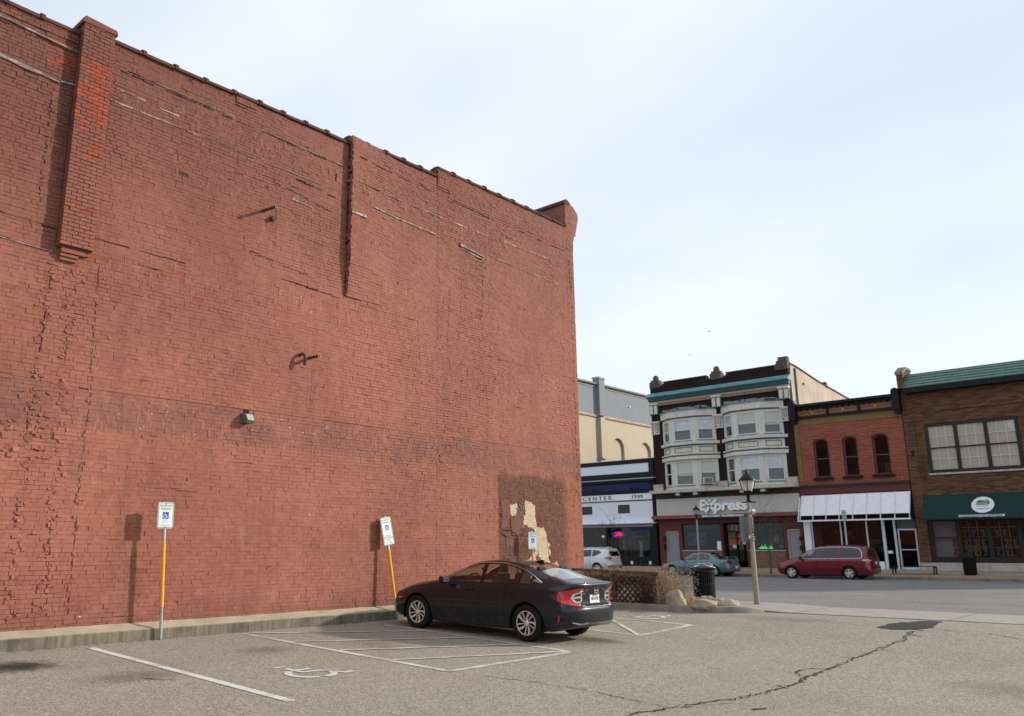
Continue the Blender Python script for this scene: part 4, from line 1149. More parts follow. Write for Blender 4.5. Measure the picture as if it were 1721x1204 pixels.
part('blue_panel', MT['navy'], cs, (X0, -30.75, 5.56, 6.08, .02, .3))
part('black_band', MT['black'], cs, (X0, X1, 5.27, 5.555, .05, .3), (-30.58, X1, 2.9, 5.27, .05, .3), (-30.745, X1, 5.555, 6.09, .05, .3))
for x in (-35.2, -32.0):
    m = MB(); m.tube([(x, FY - .02, 5.62), (x, FY - .35, 5.7)], .025, 6); m.tube([(x, FY - .33, 5.66), (x + .05, FY - .52, 5.58)], [.05, .11], 8); m.build('sign_lamp', MT['black'], cs)
sg = part('sign_board', MT['white'], cs, (X0, -30.59, 4.83, 5.26, .07, .2))
lettering('CENTER', .40, (-35.1, FY - .08, 5.035), MT['black'], sg, width=2.5, space=1.5)
lettering('1939', .34, (-31.72, FY - .08, 5.04), MT['black'], sg, width=.85)
part('sign_black_gap', MT['black'], cs, (X0, -30.59, 4.76, 4.828, .03, .2))  # black strip in the gap below the sign board
wins = [rect(-38.7, -37.75, 3.93, 4.5), rect(-36.6, -35.63, 3.93, 4.5), rect(-33.4, -32.45, 3.94, 4.53)]
front_wall('ribbed_wall', MT['ribbed'], cs, rect(X0, -30.585, 3.24, 4.757), wins, .2)
for (a, b_, c_, d_) in [(-38.7, -37.75, 3.93, 4.5), (-36.6, -35.63, 3.93, 4.5), (-33.4, -32.45, 3.94, 4.53)]:
    w = part('small_window', MT['black'], cs, (a, b_, c_, c_ + .05, .02, .04), (a, b_, d_ - .05, d_, .02, .04), (a, a + .05, c_ + .05, d_ - .05, .02, .04), (b_ - .05, b_, c_ + .05, d_ - .05, .02, .04))
    pane(w, a + .05, b_ - .05, c_ + .05, d_ - .05, FY + .01); part('room_behind', MT['room'], w, (a, b_, c_, d_, -.16, .19))
part('canopy_edge', MT['white'], cs, (X0, -30.3, 3.20, 3.26, .35, .1))
part('soffit', plain('grey_soffit', (.30, .29, .26), .7), cs, (X0, -30.6, 2.98, 3.19, .12, .2))
# recessed shop windows
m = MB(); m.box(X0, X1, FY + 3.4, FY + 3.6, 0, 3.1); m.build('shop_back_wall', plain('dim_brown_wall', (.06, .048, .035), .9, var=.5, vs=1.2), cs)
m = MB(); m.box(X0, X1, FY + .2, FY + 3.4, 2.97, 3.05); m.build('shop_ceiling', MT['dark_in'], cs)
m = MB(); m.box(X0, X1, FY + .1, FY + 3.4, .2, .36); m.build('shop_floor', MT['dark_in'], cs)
part('pier', MT['black'], cs, (-30.95, X1, .3, 2.98, .04, .5), (-34.55, -34.45, .3, 2.98, .02, .1), (-33.3, -33.2, .36, 2.98, -.6, .7))
part('stall_riser', MT['black'], cs, (-33.2, -30.95, .3, .95, .03, .2), (X0, -34.55, .3, .8, .03, .2))
pane(cs, -33.2, -30.95, .95, 2.96, FY + .05, name='shop_window'); pane(cs, X0, -34.55, .8, 2.96, FY + .05, name='shop_window')
pane(cs, -34.4, -33.3, .4, 2.6, FY + .75, name='door_glass')
m = MB(); m.box(-36.2, -34.9, FY + 2.4, FY + 2.6, 1.2, 2.3); m.build('yellow_panel', plain('ochre_panel', (.24, .13, .03), .8), cs)
m = MB(); m.lathe([(.2, .95), (.2, 1.02), (.12, 1.06), (.10, 1.9), (.18, 1.95), (.2, 2.02)], 14, (-31.95, FY + .5, 0)); m.build('white_column', plain('white_plaster', (.72, .71, .68), .7), cs, auto=40)
part('display_banner', MT['navy'], cs, (-32.6, -30.96, 2.72, 2.95, -.04, .048))
m = MB()
for x, zz, h in ((-32.9, 1.2, 1.5), (-32.6, 1.3, 1.3), (-31.4, 1.5, 1.1), (-31.2, 1.3, 1.4)): m.box(x, x + .05, FY + .6, FY + .65, zz, zz + h)
m.box(-32.7, -31.1, FY + .62, FY + .66, 2.3, 2.36)
m.build('display_rack', plain('brass_stand', (.2, .13, .06), .5), cs)
for x in (-32.55, -31.1):
    part('white_tag', MT['white'], cs, (x, x + .18, .45, .66, .05, -.032))
on = MB(); on.box(-34.35, -33.45, FY + .70, FY + .72, 2.30, 2.66)
ob = on.build('neon_sign', MT['black'], cs)
neon_r = plain('red_neon', (.6, .02, .02), .5, emit=(1, .02, .03, 1), es=1.6); neon_b = plain('blue_neon', (.02, .03, .6), .5, emit=(.02, .06, 1, 1), es=1.3)
lettering('OPEN', .34, (-33.9, FY + .68, 2.48), neon_r, ob, width=.7, bold=.012)
m = MB(); m.tube([(-33.9 + .48 * math.cos(a), FY + .69, 2.48 + .21 * math.sin(a)) for a in np.linspace(0, 2 * math.pi, 25)], .018, 5, cap=False); m.build('neon_ring', neon_b, ob)
m = MB(); m.lathe([(.001, 2.27), (.08, 2.32), (.10, 2.38), (.06, 2.46), (.001, 2.48)], 10, (-35.7, FY + 1.4, 0)); m.build('lamp_globe', plain('lit_globe', (.8, .7, .5), .5, emit=(1, .85, .55, 1), es=1.2), cs, smooth=True)

# ================= three-storey dark brick building with bays
ex = tag(empty('bay_building'), 'three-storey dark brick building with cream bay windows and teal cornice', 'building')
L_, Rr = -30.3, -20.38
front_wall('brick_wall', MT['br_dark'], ex, rect(L_, Rr, 4.8, 12.55), [rect(-29.45, -25.55, 5.4, 10.2), rect(-24.95, -21.0, 5.4, 10.2)], .35)
m = MB(); m.box(L_ + .02, Rr - .4, FY + 1.8, FY + 15, 3, 11.9); m.build('building_mass', MT['room'], ex)
m = MB(); m.prism([(FY + .3, 0), (FY + .3, 12.9), (53.2, 12.86), (57, 12.4), (62, 11.97), (67, 11.6), (67, 0)], 'x', Rr - .35, Rr - .002); m.build('side_wall', MT['stucco_side'], ex)
m = MB(); m.prism([(FY + .3, 12.905), (53.2, 12.865), (57, 12.405), (62, 11.975), (67, 11.605), (67, 11.72), (62, 12.07), (57, 12.5), (53.2, 12.97), (FY + .3, 13.0)], 'x', Rr - .4, Rr + .04); m.build('side_coping', MT['coping'], ex)
m = MB(); m.tube([(Rr + .06, 53.0, 12.75), (Rr + .06, 53.0, 10.3)], .06, 8); m.build('downpipe', plain('grey_pipe', (.16, .14, .13), .6), ex)
m = MB(); m.tube([(Rr - .01, 54.3, 11.9), (Rr + .06, 54.3, 11.9)], .09, 8); m.build('vent', MT['black'], ex)
m = MB(); m.box(Rr - .25, Rr + .02, 58.3, 58.6, 12.2, 12.6); m.build('chimney_pot', MT['black'], ex)
m = MB(); m.box(L_, L_ + .3, FY + .35, FY + 15, 0, 12.4); m.build('side_wall', MT['br_dark'], ex)
# parapet with three piers
part('parapet', MT['br_dark'], ex, (L_, Rr, 12.55, 12.62, .01, .34), (-29.2, -26.0, 12.62, 12.86, .01, .34), (-24.5, -21.3, 12.62, 12.86, .01, .34))
part('parapet_coping', MT['coping'], ex, (-29.25, -25.95, 12.86, 12.93, .06, .4), (-24.55, -21.25, 12.86, 12.93, .06, .4))
m = MB()
for x, s in ((-29.2, 1), (-26.0, -1), (-24.5, 1), (-21.3, -1)):
    for q in range(2): m.box(x - s * (.12 + .14 * q), x - s * (.0 + .14 * q), FY - .01, FY + .3, 12.62, 12.80 - .09 * q)
m.build('parapet_steps', MT['coping'], ex)
MT['finial'] = plain('sooty_stone', (.10, .085, .07), .9, var=.35, vs=6)
for x, blk in ((-29.88, False), (-25.25, False), (-20.75, True)):
    m = MB(); m.box(x - .42, x + .37, FY - .06, FY + .42, 12.55, 12.98)
    if blk:
        m.box(x - .34, x + .37, FY - .05, FY + .4, 12.98, 13.15); m.box(x - .22, x + .36, FY - .02, FY + .38, 13.15, 13.38)
    else:
        m.box(x - .32, x + .30, FY - .04, FY + .4, 12.98, 13.12); m.lathe([(.21, 13.12), (.21, 13.26), (.17, 13.38), (.1, 13.46), (.01, 13.49)], 12, (x, FY + .15, 0))
    m.build('finial', MT['finial'], ex, auto=35)
# cornice
m = MB(); m.prism([(FY + .02, 12.17), (FY - .12, 12.17), (FY - .45, 11.93), (FY - .47, 11.86), (FY - .30, 11.80), (FY + .02, 11.80)], 'x', L_ - .12, Rr + .12); m.build('cornice', MT['teal_worn'], ex)
m = MB(); m.prism([(FY + .02, 11.798), (FY - .29, 11.798), (FY - .24, 11.62), (FY - .16, 11.56), (FY + .02, 11.56)], 'x', L_ - .06, Rr + .06); m.build('lower_cornice', MT['teal'], ex)
m = MB(); m.box(L_, Rr, FY - .14, FY + .02, 11.44, 11.558)
x = L_ + .6
while x < Rr - .6:
    m.box(x, x + .07, FY - .13, FY + .02, 11.25, 11.44); x += .14
m.build('dentil_band', plain('tan_dentils', (.42, .33, .24), .7, var=.15), ex)['kind'] = 'stuff'
part('frieze_brick', MT['br_dark'], ex, (L_, Rr, 10.2, 11.25, .012, .02))  # thin slab of the same dark brick as the wall
for x in (-30.0, -25.28, -20.72):
    b_ = part('bracket', MT['teal'], ex, (x - .33, x + .33, 10.62, 11.32, .2, .02))
    part('bracket_cap', MT['cream'], b_, (x - .36, x + .36, 11.32, 11.44, .26, .02))
    for s in (-.17, .17): part('bracket_panel', MT['cream'], b_, (x + s - .12, x + s + .12, 10.68, 11.26, .235, -.19))
# lower pilaster capitals and plinths
for x in (-30.0, -25.26, -20.72):
    c_ = part('capital', MT['cream'], ex, (x - .32, x + .3, 9.25, 10.05, .12, .02))
    part('capital_cap', MT['cream'], c_, (x - .36, x + .34, 10.05, 10.16, .2, .02))
    part('capital_flutes', MT['teal'], c_, *[(x + q - .022, x + q + .022, 9.5, 10.0, .128, -.11) for q in (-.22, -.1, .02, .14, .24)])
    part('capital_drop', MT['teal'], c_, *[(x + q - .05, x + q + .05, 9.34, 9.45, .13, -.11) for q in (-.18, .16)])
    part('plinth', MT['stone'], ex, (x - .34, x + .36, 5.34, 5.78, .2, .02))
# bays
def bay(xa, xb, name):
    by = tag(empty(name), None); by.parent = ex
    P = [(xa, FY + .02), (xa + 1.02, FY - .72), (xb - 1.22, FY - .72), (xb, FY + .02)]
    def band(nm, z0, z1, p, mat, q=0.0):
        # p = how far the band stands out from the bay face
        cx = (xa + xb) / 2; m = MB()
        out = [(xa - p * 1.1, FY + .03), (xa + 1.02 - p * .5, FY - .72 - p), (xb - 1.22 + p * .5, FY - .72 - p), (xb + p * 1.1, FY + .03)]
        m.prism(out, 'z', z0, z1); return m.build(nm, mat, by)
    band('bay_foot', 5.34, 5.50, .02, MT['cream'])
    band('belt', 7.28, 7.50, .17, MT['cream']); band('belt_recess', 7.50, 7.60, .12, MT['teal']); band('belt_top', 7.60, 7.68, .18, MT['cream'])  # teal band set back between the two cream belts
    pn = band('spandrel', 7.68, 8.2, .0, MT['cream'])
    band('sill_band', 8.2, 8.27, .08, MT['teal']); band('sill_band', 8.27, 8.46, .2, MT['cream'])
    band('head_band', 10.08, 10.16, .02, MT['teal']); band('head_band', 10.16, 10.58, .14, MT['cream']); band('head_band', 10.58, 10.68, .20, MT['teal_worn'])
    m = MB(); r = random.Random(int(abs(xa) * 10))
    for q in range(9):
        x = xa + .5 + q * .35; w = r.uniform(.3, .6); m.box(x, x + w, FY - .78, FY - .1, 10.68, 10.72 + r.uniform(0, .12))
    m.build('roof_flashing', plain('grey_flashing', (.25, .27, .28), .5, var=.25), by)
    band('bay_ceiling', 5.5, 5.52, -.04, MT['room'])
    for f in range(3):
        a, b_ = Vector(P[f]), Vector(P[f + 1]); d = (b_ - a); Lf = d.length; d.normalize(); nrm = Vector((d.y, -d.x))
        def pt(u, off): q = a + d * u + nrm * off; return q.x, q.y
        for lvl, (z0, z1) in enumerate(((5.50, 7.28), (8.46, 10.08))):
            mg = .20 if f != 1 else .24
            u0, u1 = mg, Lf - mg
            w0, w1 = z0 + .10, z1 - .1
            me = wall_holes([(0, z0), (Lf, z0), (Lf, z1), (0, z1)], [[(u0, w0), (u1, w0), (u1, w1), (u0, w1)]], lambda u, v, dd: (*pt(u, -dd), v), .16)
            link('bay_face', me, MT['cream'], by)
            def slab(nm, ua, ub, za, zb, oa, ob_, mat, par):
                m = MB(); c = [pt(ua, oa), pt(ub, oa), pt(ub, ob_), pt(ua, ob_)]
                m.prism(c, 'z', za, zb); return m.build(nm, mat, par)
            w = empty('window'); w.parent = by
            fm = MB()
            for (ua, ub, za, zb) in ((u0, u0 + .07, w0, w1), (u1 - .07, u1, w0, w1), (u0 + .07, u1 - .07, w0, w0 + .07), (u0 + .07, u1 - .07, w1 - .07, w1), (u0 + .07, u1 - .07, (w0 + w1) / 2 - .03, (w0 + w1) / 2 + .03)):
                fm.prism([pt(ua, .005), pt(ub, .005), pt(ub, -.07), pt(ua, -.07)], 'z', za, zb)
            fm.build('frame', MT['frame_pale'], w)
            slab('sill', u0 - .05, u1 + .05, w0 - .07, w0, .05, -.05, MT['teal_worn'], w)
            slab('pane', u0 + .05, u1 - .05, w0 + .05, w1 - .05, -.05, -.058, MT['glass_clear'], w)
            rr = random.Random(int(abs(xa) * 7) + f * 3 + lvl)
            if not (f == 0 and lvl == 0): slab('blind', u0 + .04, u1 - .04, (w0 + w1) / 2 - .02 + rr.choice((0, 0, -.15)), w1 - .04, -.0605, -.066, MT['curtain'] if rr.random() < .6 else MT['blind'], w)
            slab('room_behind', u0 - .1, u1 + .1, w0 - .05, w1, -.35, -.37, MT['room'], w)
        for (ua, ub) in ((.24, Lf - .24),):
            fm = MB()
            for (a1, b1, za, zb) in ((ua, ub, 8.06, 8.1), (ua, ub, 7.76, 7.79), (ua, ua + .035, 7.79, 8.06), (ub - .035, ub, 7.79, 8.06)):
                fm.prism([pt(a1, .016), pt(b1, .016), pt(b1, -.01), pt(a1, -.01)], 'z', za, zb)
            fm.build('panel_moulding', MT['teal'], by)
    return by, pt
b1, _ = bay(-29.5, -25.5, 'bay'); b2, _ = bay(-24.98, -20.95, 'bay')
m = MB(); m.obox((-26.05, 51.42, 5.82), (.62, .45, .42), Matrix.Rotation(R(32), 3, 'Z'))
ac = m.build('air_conditioner', plain('white_appliance', (.62, .62, .6), .5), b1)
m = MB()
for q in range(6): m.obox((-26.05 + .235 * math.sin(R(32)), 51.42 - .235 * math.cos(R(32)), 5.67 + q * .058), (.5, .02, .028), Matrix.Rotation(R(32), 3, 'Z'))
m.build('grille', MT['black'], ac)
# ledge, fascia, canopy
part('ledge', plain('rust_stained_ledge', (.52, .48, .40), .7, var=.12, vs=2, dirt=.55, dirtcol=(.3, .19, .09)), ex, (L_ - .05, Rr + .02, 5.15, 5.33, .78, .02))
m = MB()
for x in (-28.5, -27.2, -23.95, -22.6):
    m.box(x, x + .42, FY - .62, FY - .1, 4.93, 5.15)
m.build('ledge_brackets', MT['teal'], ex); m = MB()
for x in (-28.5, -27.2, -23.95, -22.6): m.box(x + .05, x + .34, FY - .64, FY - .621, 4.96, 5.12)
m.build('bracket_faces', MT['cream'], ex)
part('upper_fascia', plain('brown_board', (.07, .05, .04), .8, var=.2), ex, (L_, Rr, 4.78, 5.149, .06, .02))
part('siding', MT['siding'], ex, (L_ + .06, Rr - .02, 3.66, 4.779, .1, .2))
part('canopy', MT['maroon_bright'], ex, (L_ - .08, Rr + .0, 3.44, 3.655, .62, .1))
sgn = part('name_strip', MT['navy'], ex, (-26.75, -23.75, 3.42, 3.64, .64, -.60))
lettering('EMPLOYMENT PROFESSIONALS', .17, (-25.2, FY - .65, 3.535), MT['white'], sgn, width=2.85, shear=.2, bold=.006)
MT['sign_white'] = plain('white_sign_letters', (.93, .94, .95), .4, var=.02)
for s, sx, w, h, dx in (('E', -26.72, .50, .78, 0), ('press', -24.82, 2.35, .78, 0)):
    lettering(s, .95 if s == 'E' else .92, (sx, FY - .22, 4.24 if s == 'E' else 4.20), MT['sign_white'], ex, width=w, shear=.16, bold=.035, extrude=.07, name='sign_letters')
m = MB()
for pts, hw in (([(-26.56, 3.80), (-26.2, 4.22), (-25.72, 4.62)], .075), ([(-26.52, 4.47), (-26.28, 4.26), (-25.96, 3.92)], .07)):
    pts = [Vector(p) for p in pts]
    for a, b_ in zip(pts[:-1], pts[1:]): m.bar((a.x, FY - .22, a.y), (b_.x, FY - .22, b_.y), hw * 2, .14, up=(0, 1, 0))
m.lathe([(.09, FY - .29), (.09, FY - .15)], 14, (-26.22, 0, 4.56), axis='y'); m.build('sign_figure', MT['sign_white'], ex)
# shop front
front_wall('shop_front', MT['maroon'], ex, rect(L_ + .1, Rr - .05, .25, 3.45), [rect(-29.75, -28.75, .33, 2.65), rect(-28.5, -25.7, .95, 3.1), rect(-25.62, -24.0, .33, 3.1), rect(-23.85, -21.58, .95, 3.1), rect(-21.4, -20.6, .33, 2.7)], .3)
for xa, xb in ((-29.75, -28.75), (-21.4, -20.6)):
    d_ = part('door', MT['grey_door'], ex, (xa + .1, xb - .06, .34, 2.55, -.12, .18))
    part('door_frame', MT['trim_tan'], d_, (xa, xa + .1, .34, 2.65, -.06, .2), (xb - .06, xb, .34, 2.65, -.06, .2), (xa + .1, xb - .06, 2.55, 2.65, -.06, .2))
    part('mailbox', MT['black'], d_, (xa - .12, xa + .06, 1.95, 2.3, .12, -.02), (xa - .12, xa + .06, 1.4, 1.8, .12, -.02)) if xa < -25 else part('mailbox', MT['black'], d_, (xb - .02, xb + .12, 1.95, 2.2, .12, -.02), (xb - .02, xb + .12, 1.4, 1.65, .12, -.02))
for xa, xb in ((-28.5, -25.7), (-23.85, -21.58)):
    part('base_brick', MT['br_base'], ex, (xa, xb, .3, 1.33, .03, .28)); part('sill', MT['stone'], ex, (xa - .03, xb + .03, 1.335, 1.40, .08, .25))
    w = part('shop_window', MT['black'], ex, (xa, xa + .07, 1.40, 3.1, -.08, .14), (xb - .07, xb, 1.40, 3.1, -.08, .14), (xa + .07, xb - .07, 3.03, 3.1, -.08, .14), (xa + .07, xb - .07, 1.4, 1.46, -.08, .14))
    pane(w, xa + .07, xb - .07, 1.46, 3.03, FY + .1)
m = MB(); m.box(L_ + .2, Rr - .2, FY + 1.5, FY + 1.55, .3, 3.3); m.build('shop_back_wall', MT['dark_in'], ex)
w = part('window_poster', plain('pale_blue_poster', (.1, .2, .3), .6), ex, (-28.2, -26.9, 1.7, 2.5, -.2, .21))
lettering('EXpress', .4, (-27.35, FY + .19, 2.15), MT['navy'], w, width=1.4, bold=.01, shear=.2)
m = MB(); m.bar((-27.75, FY + .17, 1.9), (-27.35, FY + .17, 2.5), .09, .02, up=(0, 1, 0)); m.build('poster_figure', plain('sky_blue', (.1, .4, .6), .5), w)
part('window_banner', plain('dark_teal_banner', (.03, .08, .1), .6), ex, (-28.3, -26.0, 2.75, 2.98, -.16, .17))
part('notice', MT['white'], ex, (-26.05, -25.78, 1.42, 1.95, -.06, .07))
e_ = part('entrance', MT['black'], ex, (-25.62, -25.5, .33, 3.1, -.3, .5), (-24.12, -24.0, .33, 3.1, -.3, .5), (-25.5, -24.12, 2.5, 2.6, -.3, .5), (-24.85, -24.78, .33, 2.5, -.3, .5))
pane(e_, -25.5, -24.12, .4, 3.0, FY + .4, name='door_glass')
lettering('32', .42, (-24.95, FY + .37, 2.75), plain('gold_numerals', (.5, .3, .09), .4), e_, width=.5)
MT['orange_sticker'] = plain('orange_sticker', (.45, .09, .02), .6)
part('door_poster', MT['orange_sticker'], e_, (-25.3, -24.6, 1.75, 2.05, -.37, .38)); part('door_notice', plain('pale_notice', (.55, .6, .58), .6), e_, (-25.12, -24.85, 1.52, 1.73, -.37, .38), (-24.45, -24.25, 1.75, 1.92, -.37, .38))
part('door_sticker', plain('dull_orange', (.3, .1, .04), .7), e_, (-25.35, -24.95, 2.2, 2.38, -.37, .38), (-24.8, -24.55, 2.15, 2.4, -.37, .38), (-24.4, -24.28, 2.1, 2.6, -.37, .38))
m = MB()
for q, h_ in enumerate((.10, .2, .12, .24, .14, .22, .1, .2)): m.box(-23.25 + q * .1, -23.19 + q * .1, FY + .19, FY + .2, 1.48, 1.48 + h_)
m.box(-23.35, -22.4, FY + .19, FY + .2, 1.48, 1.52); m.build('green_neon', plain('green_neon', (.05, .6, .1), .5, emit=(.1, 1, .2, 1), es=1.3), ex)
m = MB(); m.lathe([(.001, 1.75), (.14, 1.8), (.2, 1.98), (.17, 2.15), (.08, 2.27), (.001, 2.3)], 12, (-22.25, FY + .45, 0)); m.build('lime_sculpture', plain('lime_green', (.42, .5, .03), .5), ex, smooth=True)
m = MB(); m.box(-22.75, -22.6, FY + .5, FY + .6, 1.6, 2.6); m.build('timber_post', plain('pale_timber', (.35, .22, .1), .7), ex)
m = MB(); m.lathe([(.001, 1.45), (.2, 1.47), (.24, 1.6), (.14, 1.72), (.001, 1.75)], 12, (-21.9, FY + .4, 0)); m.build('blue_vase', plain('blue_glaze', (.1, .2, .3), .3), ex, smooth=True)
m = MB(); m.bar((-23.7, FY + .5, 1.75), (-21.8, FY + .6, 2.05), .06); m.build('timber_rail', plain('red_timber', (.25, .09, .03), .7), ex)

# ================= small red brick building with white awning
rb = tag(empty('red_brick_building'), 'two-storey red brick building with three arched windows and white awning', 'building')
L_, Rr = -20.34, -14.12
W3 = [(-19.3, -18.38), (-17.58, -16.72), (-15.9, -14.98)]
front_wall('brick_wall', MT['br_red'], rb, rect(L_ + .28, Rr, 5.2, 8.85), [arch(a, b_, 5.62, 7.78, 7.98) for a, b_ in W3], .3)
part('tan_brick_edge', MT['br_tan'], rb, (L_, L_ + .28, 5.2, 8.85, .03, .3), (L_, Rr, 8.852, 9.27, .03, .3))
m = MB(); m.box(L_ + .05, Rr - .05, FY + 1.6, FY + 14, 3.2, 9.6); m.build('building_mass', MT['room'], rb)
for a, b_ in W3:
    w = tag(empty('arched_window'), None); w.parent = rb
    me = wall_holes(arch(a, b_, 5.62, 7.78, 7.98), [arch(a + .13, b_ - .09, 5.72, 7.72, 7.90)], lambda u, v, d: (u, FY + .08 + d, v), .08); link('frame', me, MT['maroon'], w)
    part('meeting_rail', MT['frame_pale'] if False else plain('grey_rail', (.12, .1, .1), .5), w, (a + .13, b_ - .09, 6.74, 6.79, -.12, .15))
    pane(w, a + .11, b_ - .07, 5.7, 7.92, FY + .14); part('room_behind', MT['room'], w, (a, b_, 5.6, 8.0, -.8, .82))
    part('sill', MT['black'], w, (a - .13, b_ + .13, 5.48, 5.62, .14, .1))
    n = 9; ap = arch(a, b_, 5.62, 7.78, 7.98, n)[2:]; cx = (a + b_) / 2; m = MB()
    for q in range(n - 1):
        p1, p2 = Vector(ap[q]), Vector(ap[q + 1]); c0 = Vector((cx, 7.1)); o1, o2 = (p1 - c0).normalized() * .26, (p2 - c0).normalized() * .26
        s = (p2 - p1) * .06
        m.prism([tuple(p1 + s), tuple(p2 - s), tuple(p2 - s + o2), tuple(p1 + s + o1)], 'y', FY - .015, FY + .05)
    m.build('arch_bricks', MT['br_red'], w)
m = MB(); m.box(-15.5, -15.0, FY + .5, FY + .55, 5.6, 6.3); m.build('ochre_box', plain('ochre_board', (.3, .17, .04), .8), rb)
# cornice
m = MB(); m.prism([(FY + .1, 10.18), (FY - .42, 10.14), (FY - .45, 10.0), (FY - .3, 9.93), (FY - .28, 9.86), (FY + .1, 9.86)], 'x', L_ + .1, Rr - .1); m.build('cornice', MT['black'], rb)
part('cornice_base', MT['black'], rb, (L_, Rr, 9.272, 9.42, .14, .1))
part('frieze', MT['maroon_bright'], rb, (L_, Rr, 9.42, 9.86, .08, .1))
for q in range(3):
    xa = L_ + .42 + q * 1.83; xb = xa + 1.62
    f_ = part('frieze_panel', MT['gold'], rb, (xa, xb, 9.68, 9.71, .10, -.07), (xa, xb, 9.49, 9.52, .10, -.07), (xa, xa + .03, 9.52, 9.68, .10, -.07), (xb - .03, xb, 9.52, 9.68, .10, -.07))
    part('rosette', MT['gold'], f_, (xa + .73, xa + .89, 9.52, 9.68, .12, -.07))
    if q: part('frieze_block', MT['black'], rb, (xa - .17, xa - .03, 9.42, 9.86, .2, .05))
    m = MB()
    for k2 in range(5): m.box(xa + .1 + k2 * .33, xa + .22 + k2 * .33, FY - .22, FY - .08, 9.76, 9.86)
    m.build('cornice_modillions', MT['black'], rb)['kind'] = 'stuff'
for x in (L_ + .12, Rr - .12):
    m = MB(); m.box(x - .2, x + .2, FY - .48, FY + .05, 9.2, 10.2); m.lathe([(.2, FY - .5), (.23, FY - .4), (.23, FY)], 14, (x, 0, 10.25), axis='y'); m.box(x - .15, x + .15, FY - .35, FY, 9.0, 9.2); m.build('cornice_end', MT['black'], rb)
part('stone_band', plain('dark_mossy_stone', (.035, .035, .032), .8, var=.3), rb, (L_, Rr, 5.06, 5.2, .14, .1))
part('maroon_band', MT['maroon'], rb, (L_, Rr, 4.66, 5.06, .08, .1))
# awning: sloping white sheet on an open frame
m = MB(); zt, zb, pb = 4.60, 3.40, .58
m.add([(L_ + .05, FY - .05, zt), (Rr - .03, FY - .05, zt), (Rr - .03, FY - pb, zb), (L_ + .05, FY - pb, zb), (L_ + .05, FY - .05, zt - .015), (Rr - .03, FY - .05, zt - .015), (Rr - .03, FY - pb, zb - .015), (L_ + .05, FY - pb, zb - .015)],
      [(0, 1, 2, 3), (7, 6, 5, 4), (0, 3, 7, 4), (1, 5, 6, 2), (3, 2, 6, 7), (0, 4, 5, 1)])
aw = m.build('awning', MT['white'], rb)
for q in range(9):
    x = L_ + .1 + q * .757
    m = MB(); m.bar((x, FY - .06, zt + .012), (x, FY - pb - .01, zb + .005), .035, .03); m.bar((x, FY - pb, zb), (x, FY - pb - .08, 3.1), .045); m.build('awning_rib', MT['frame_pale'], aw)
m = MB(); m.bar((L_ - .02, FY - pb - .12, 3.08), (Rr, FY - pb - .12, 3.08), .08); m.bar((L_ - .02, FY - pb - .12, 3.08), (L_ - .02, FY - .05, 3.08), .05); m.bar((L_ - .02, FY - pb - .12, 3.08), (L_ - .02, FY - .05, 4.5), .05); m.build('awning_bar', MT['white'], aw)
part('shop_head', MT['black'], rb, (L_, Rr, 3.1, 4.66, .02, .1)); part('side_panel', MT['white'], rb, (L_ + .02, L_ + .42, .3, 3.1, .03, .2))
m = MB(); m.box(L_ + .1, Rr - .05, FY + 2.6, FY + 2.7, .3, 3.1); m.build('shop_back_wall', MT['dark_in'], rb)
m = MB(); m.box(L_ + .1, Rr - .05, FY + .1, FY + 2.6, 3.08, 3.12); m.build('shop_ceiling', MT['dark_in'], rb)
for x, w_ in ((-19.85, .05), (-18.2, .06), (-17.95, .06), (-16.75, .07), (-15.9, .15), (-15.28, .1)): part('shop_post', MT['frame_pale'], rb, (x, x + w_, .3, 3.1, .02, .08))
part('stall_panel', MT['white'], rb, (-16.6, -15.95, .3, .75, .03, .15), (-19.8, -16.75, .3, .7, .03, .15))
pane(rb, -19.8, -16.75, .7, 3.08, FY + .03, name='shop_window'); pane(rb, -16.68, -15.9, .75, 3.08, FY + .03, name='shop_window')
dr = part('door', MT['frame_pale'], rb, (-15.15, -15.07, .33, 2.55, -.2, .28), (-14.25, -14.17, .33, 2.55, -.2, .28), (-15.07, -14.25, 2.47, 2.55, -.2, .28), (-15.07, -14.25, 1.38, 1.43, -.18, .26), (-15.07, -14.25, .33, .45, -.2, .28))
pane(dr, -15.07, -14.25, .45, 2.47, FY + .24, name='door_glass'); part('transom', plain('grey_transom', (.1, .1, .095), .5), rb, (-15.15, -14.17, 2.56, 3.1, -.2, .3)); part('door_notice', MT['white'], dr, (-15.7, -15.45, 1.2, 1.35, .03, 0))
for x, zz, c_ in ((-19.3, 2.3, (.3, .1, .03)), (-18.7, 2.2, (.35, .2, .03)), (-17.2, 1.7, (.16, .15, .13)), (-16.9, 1.3, (.1, .12, .12))):
    m = MB(); m.box(x, x + .5, FY + 1.9, FY + 2.1, zz, zz + .3); m.build('shelf_goods', plain('goods', c_, .8), rb)

# ================= brown brick building with green tiled pent roof
gb = tag(empty('brown_brick_building'), 'brown brick building with green tiled pent roof and dark green awning', 'building')
L_, Rr = -14.08, 3.0
front_wall('brick_wall', MT['br_brown'], gb, rect(L_, Rr, .72, 10.4), [rect(-13.05, -8.55, 5.52, 8.28), rect(-6.6, -2.1, 5.52, 8.28), rect(-13.5, Rr - .6, .73, 4.0)], .3)
m = MB(); m.box(L_ + .02, Rr, FY + 1.6, FY + 16, 3.2, 10.6); m.build('building_mass', MT['room'], gb)
m = MB(); m.box(L_, L_ + .3, FY + .3, FY + 16, 0, 10.9); m.build('side_wall', MT['br_brown'], gb)
m = MB(); m.prism([(FY - .3, 10.4), (FY + 1.4, 10.4), (FY + 1.4, 11.62), (FY + .45, 11.62), (FY - .3, 11.2)], 'x', L_, L_ + .33); m.build('parapet_end', MT['br_brown'], gb)
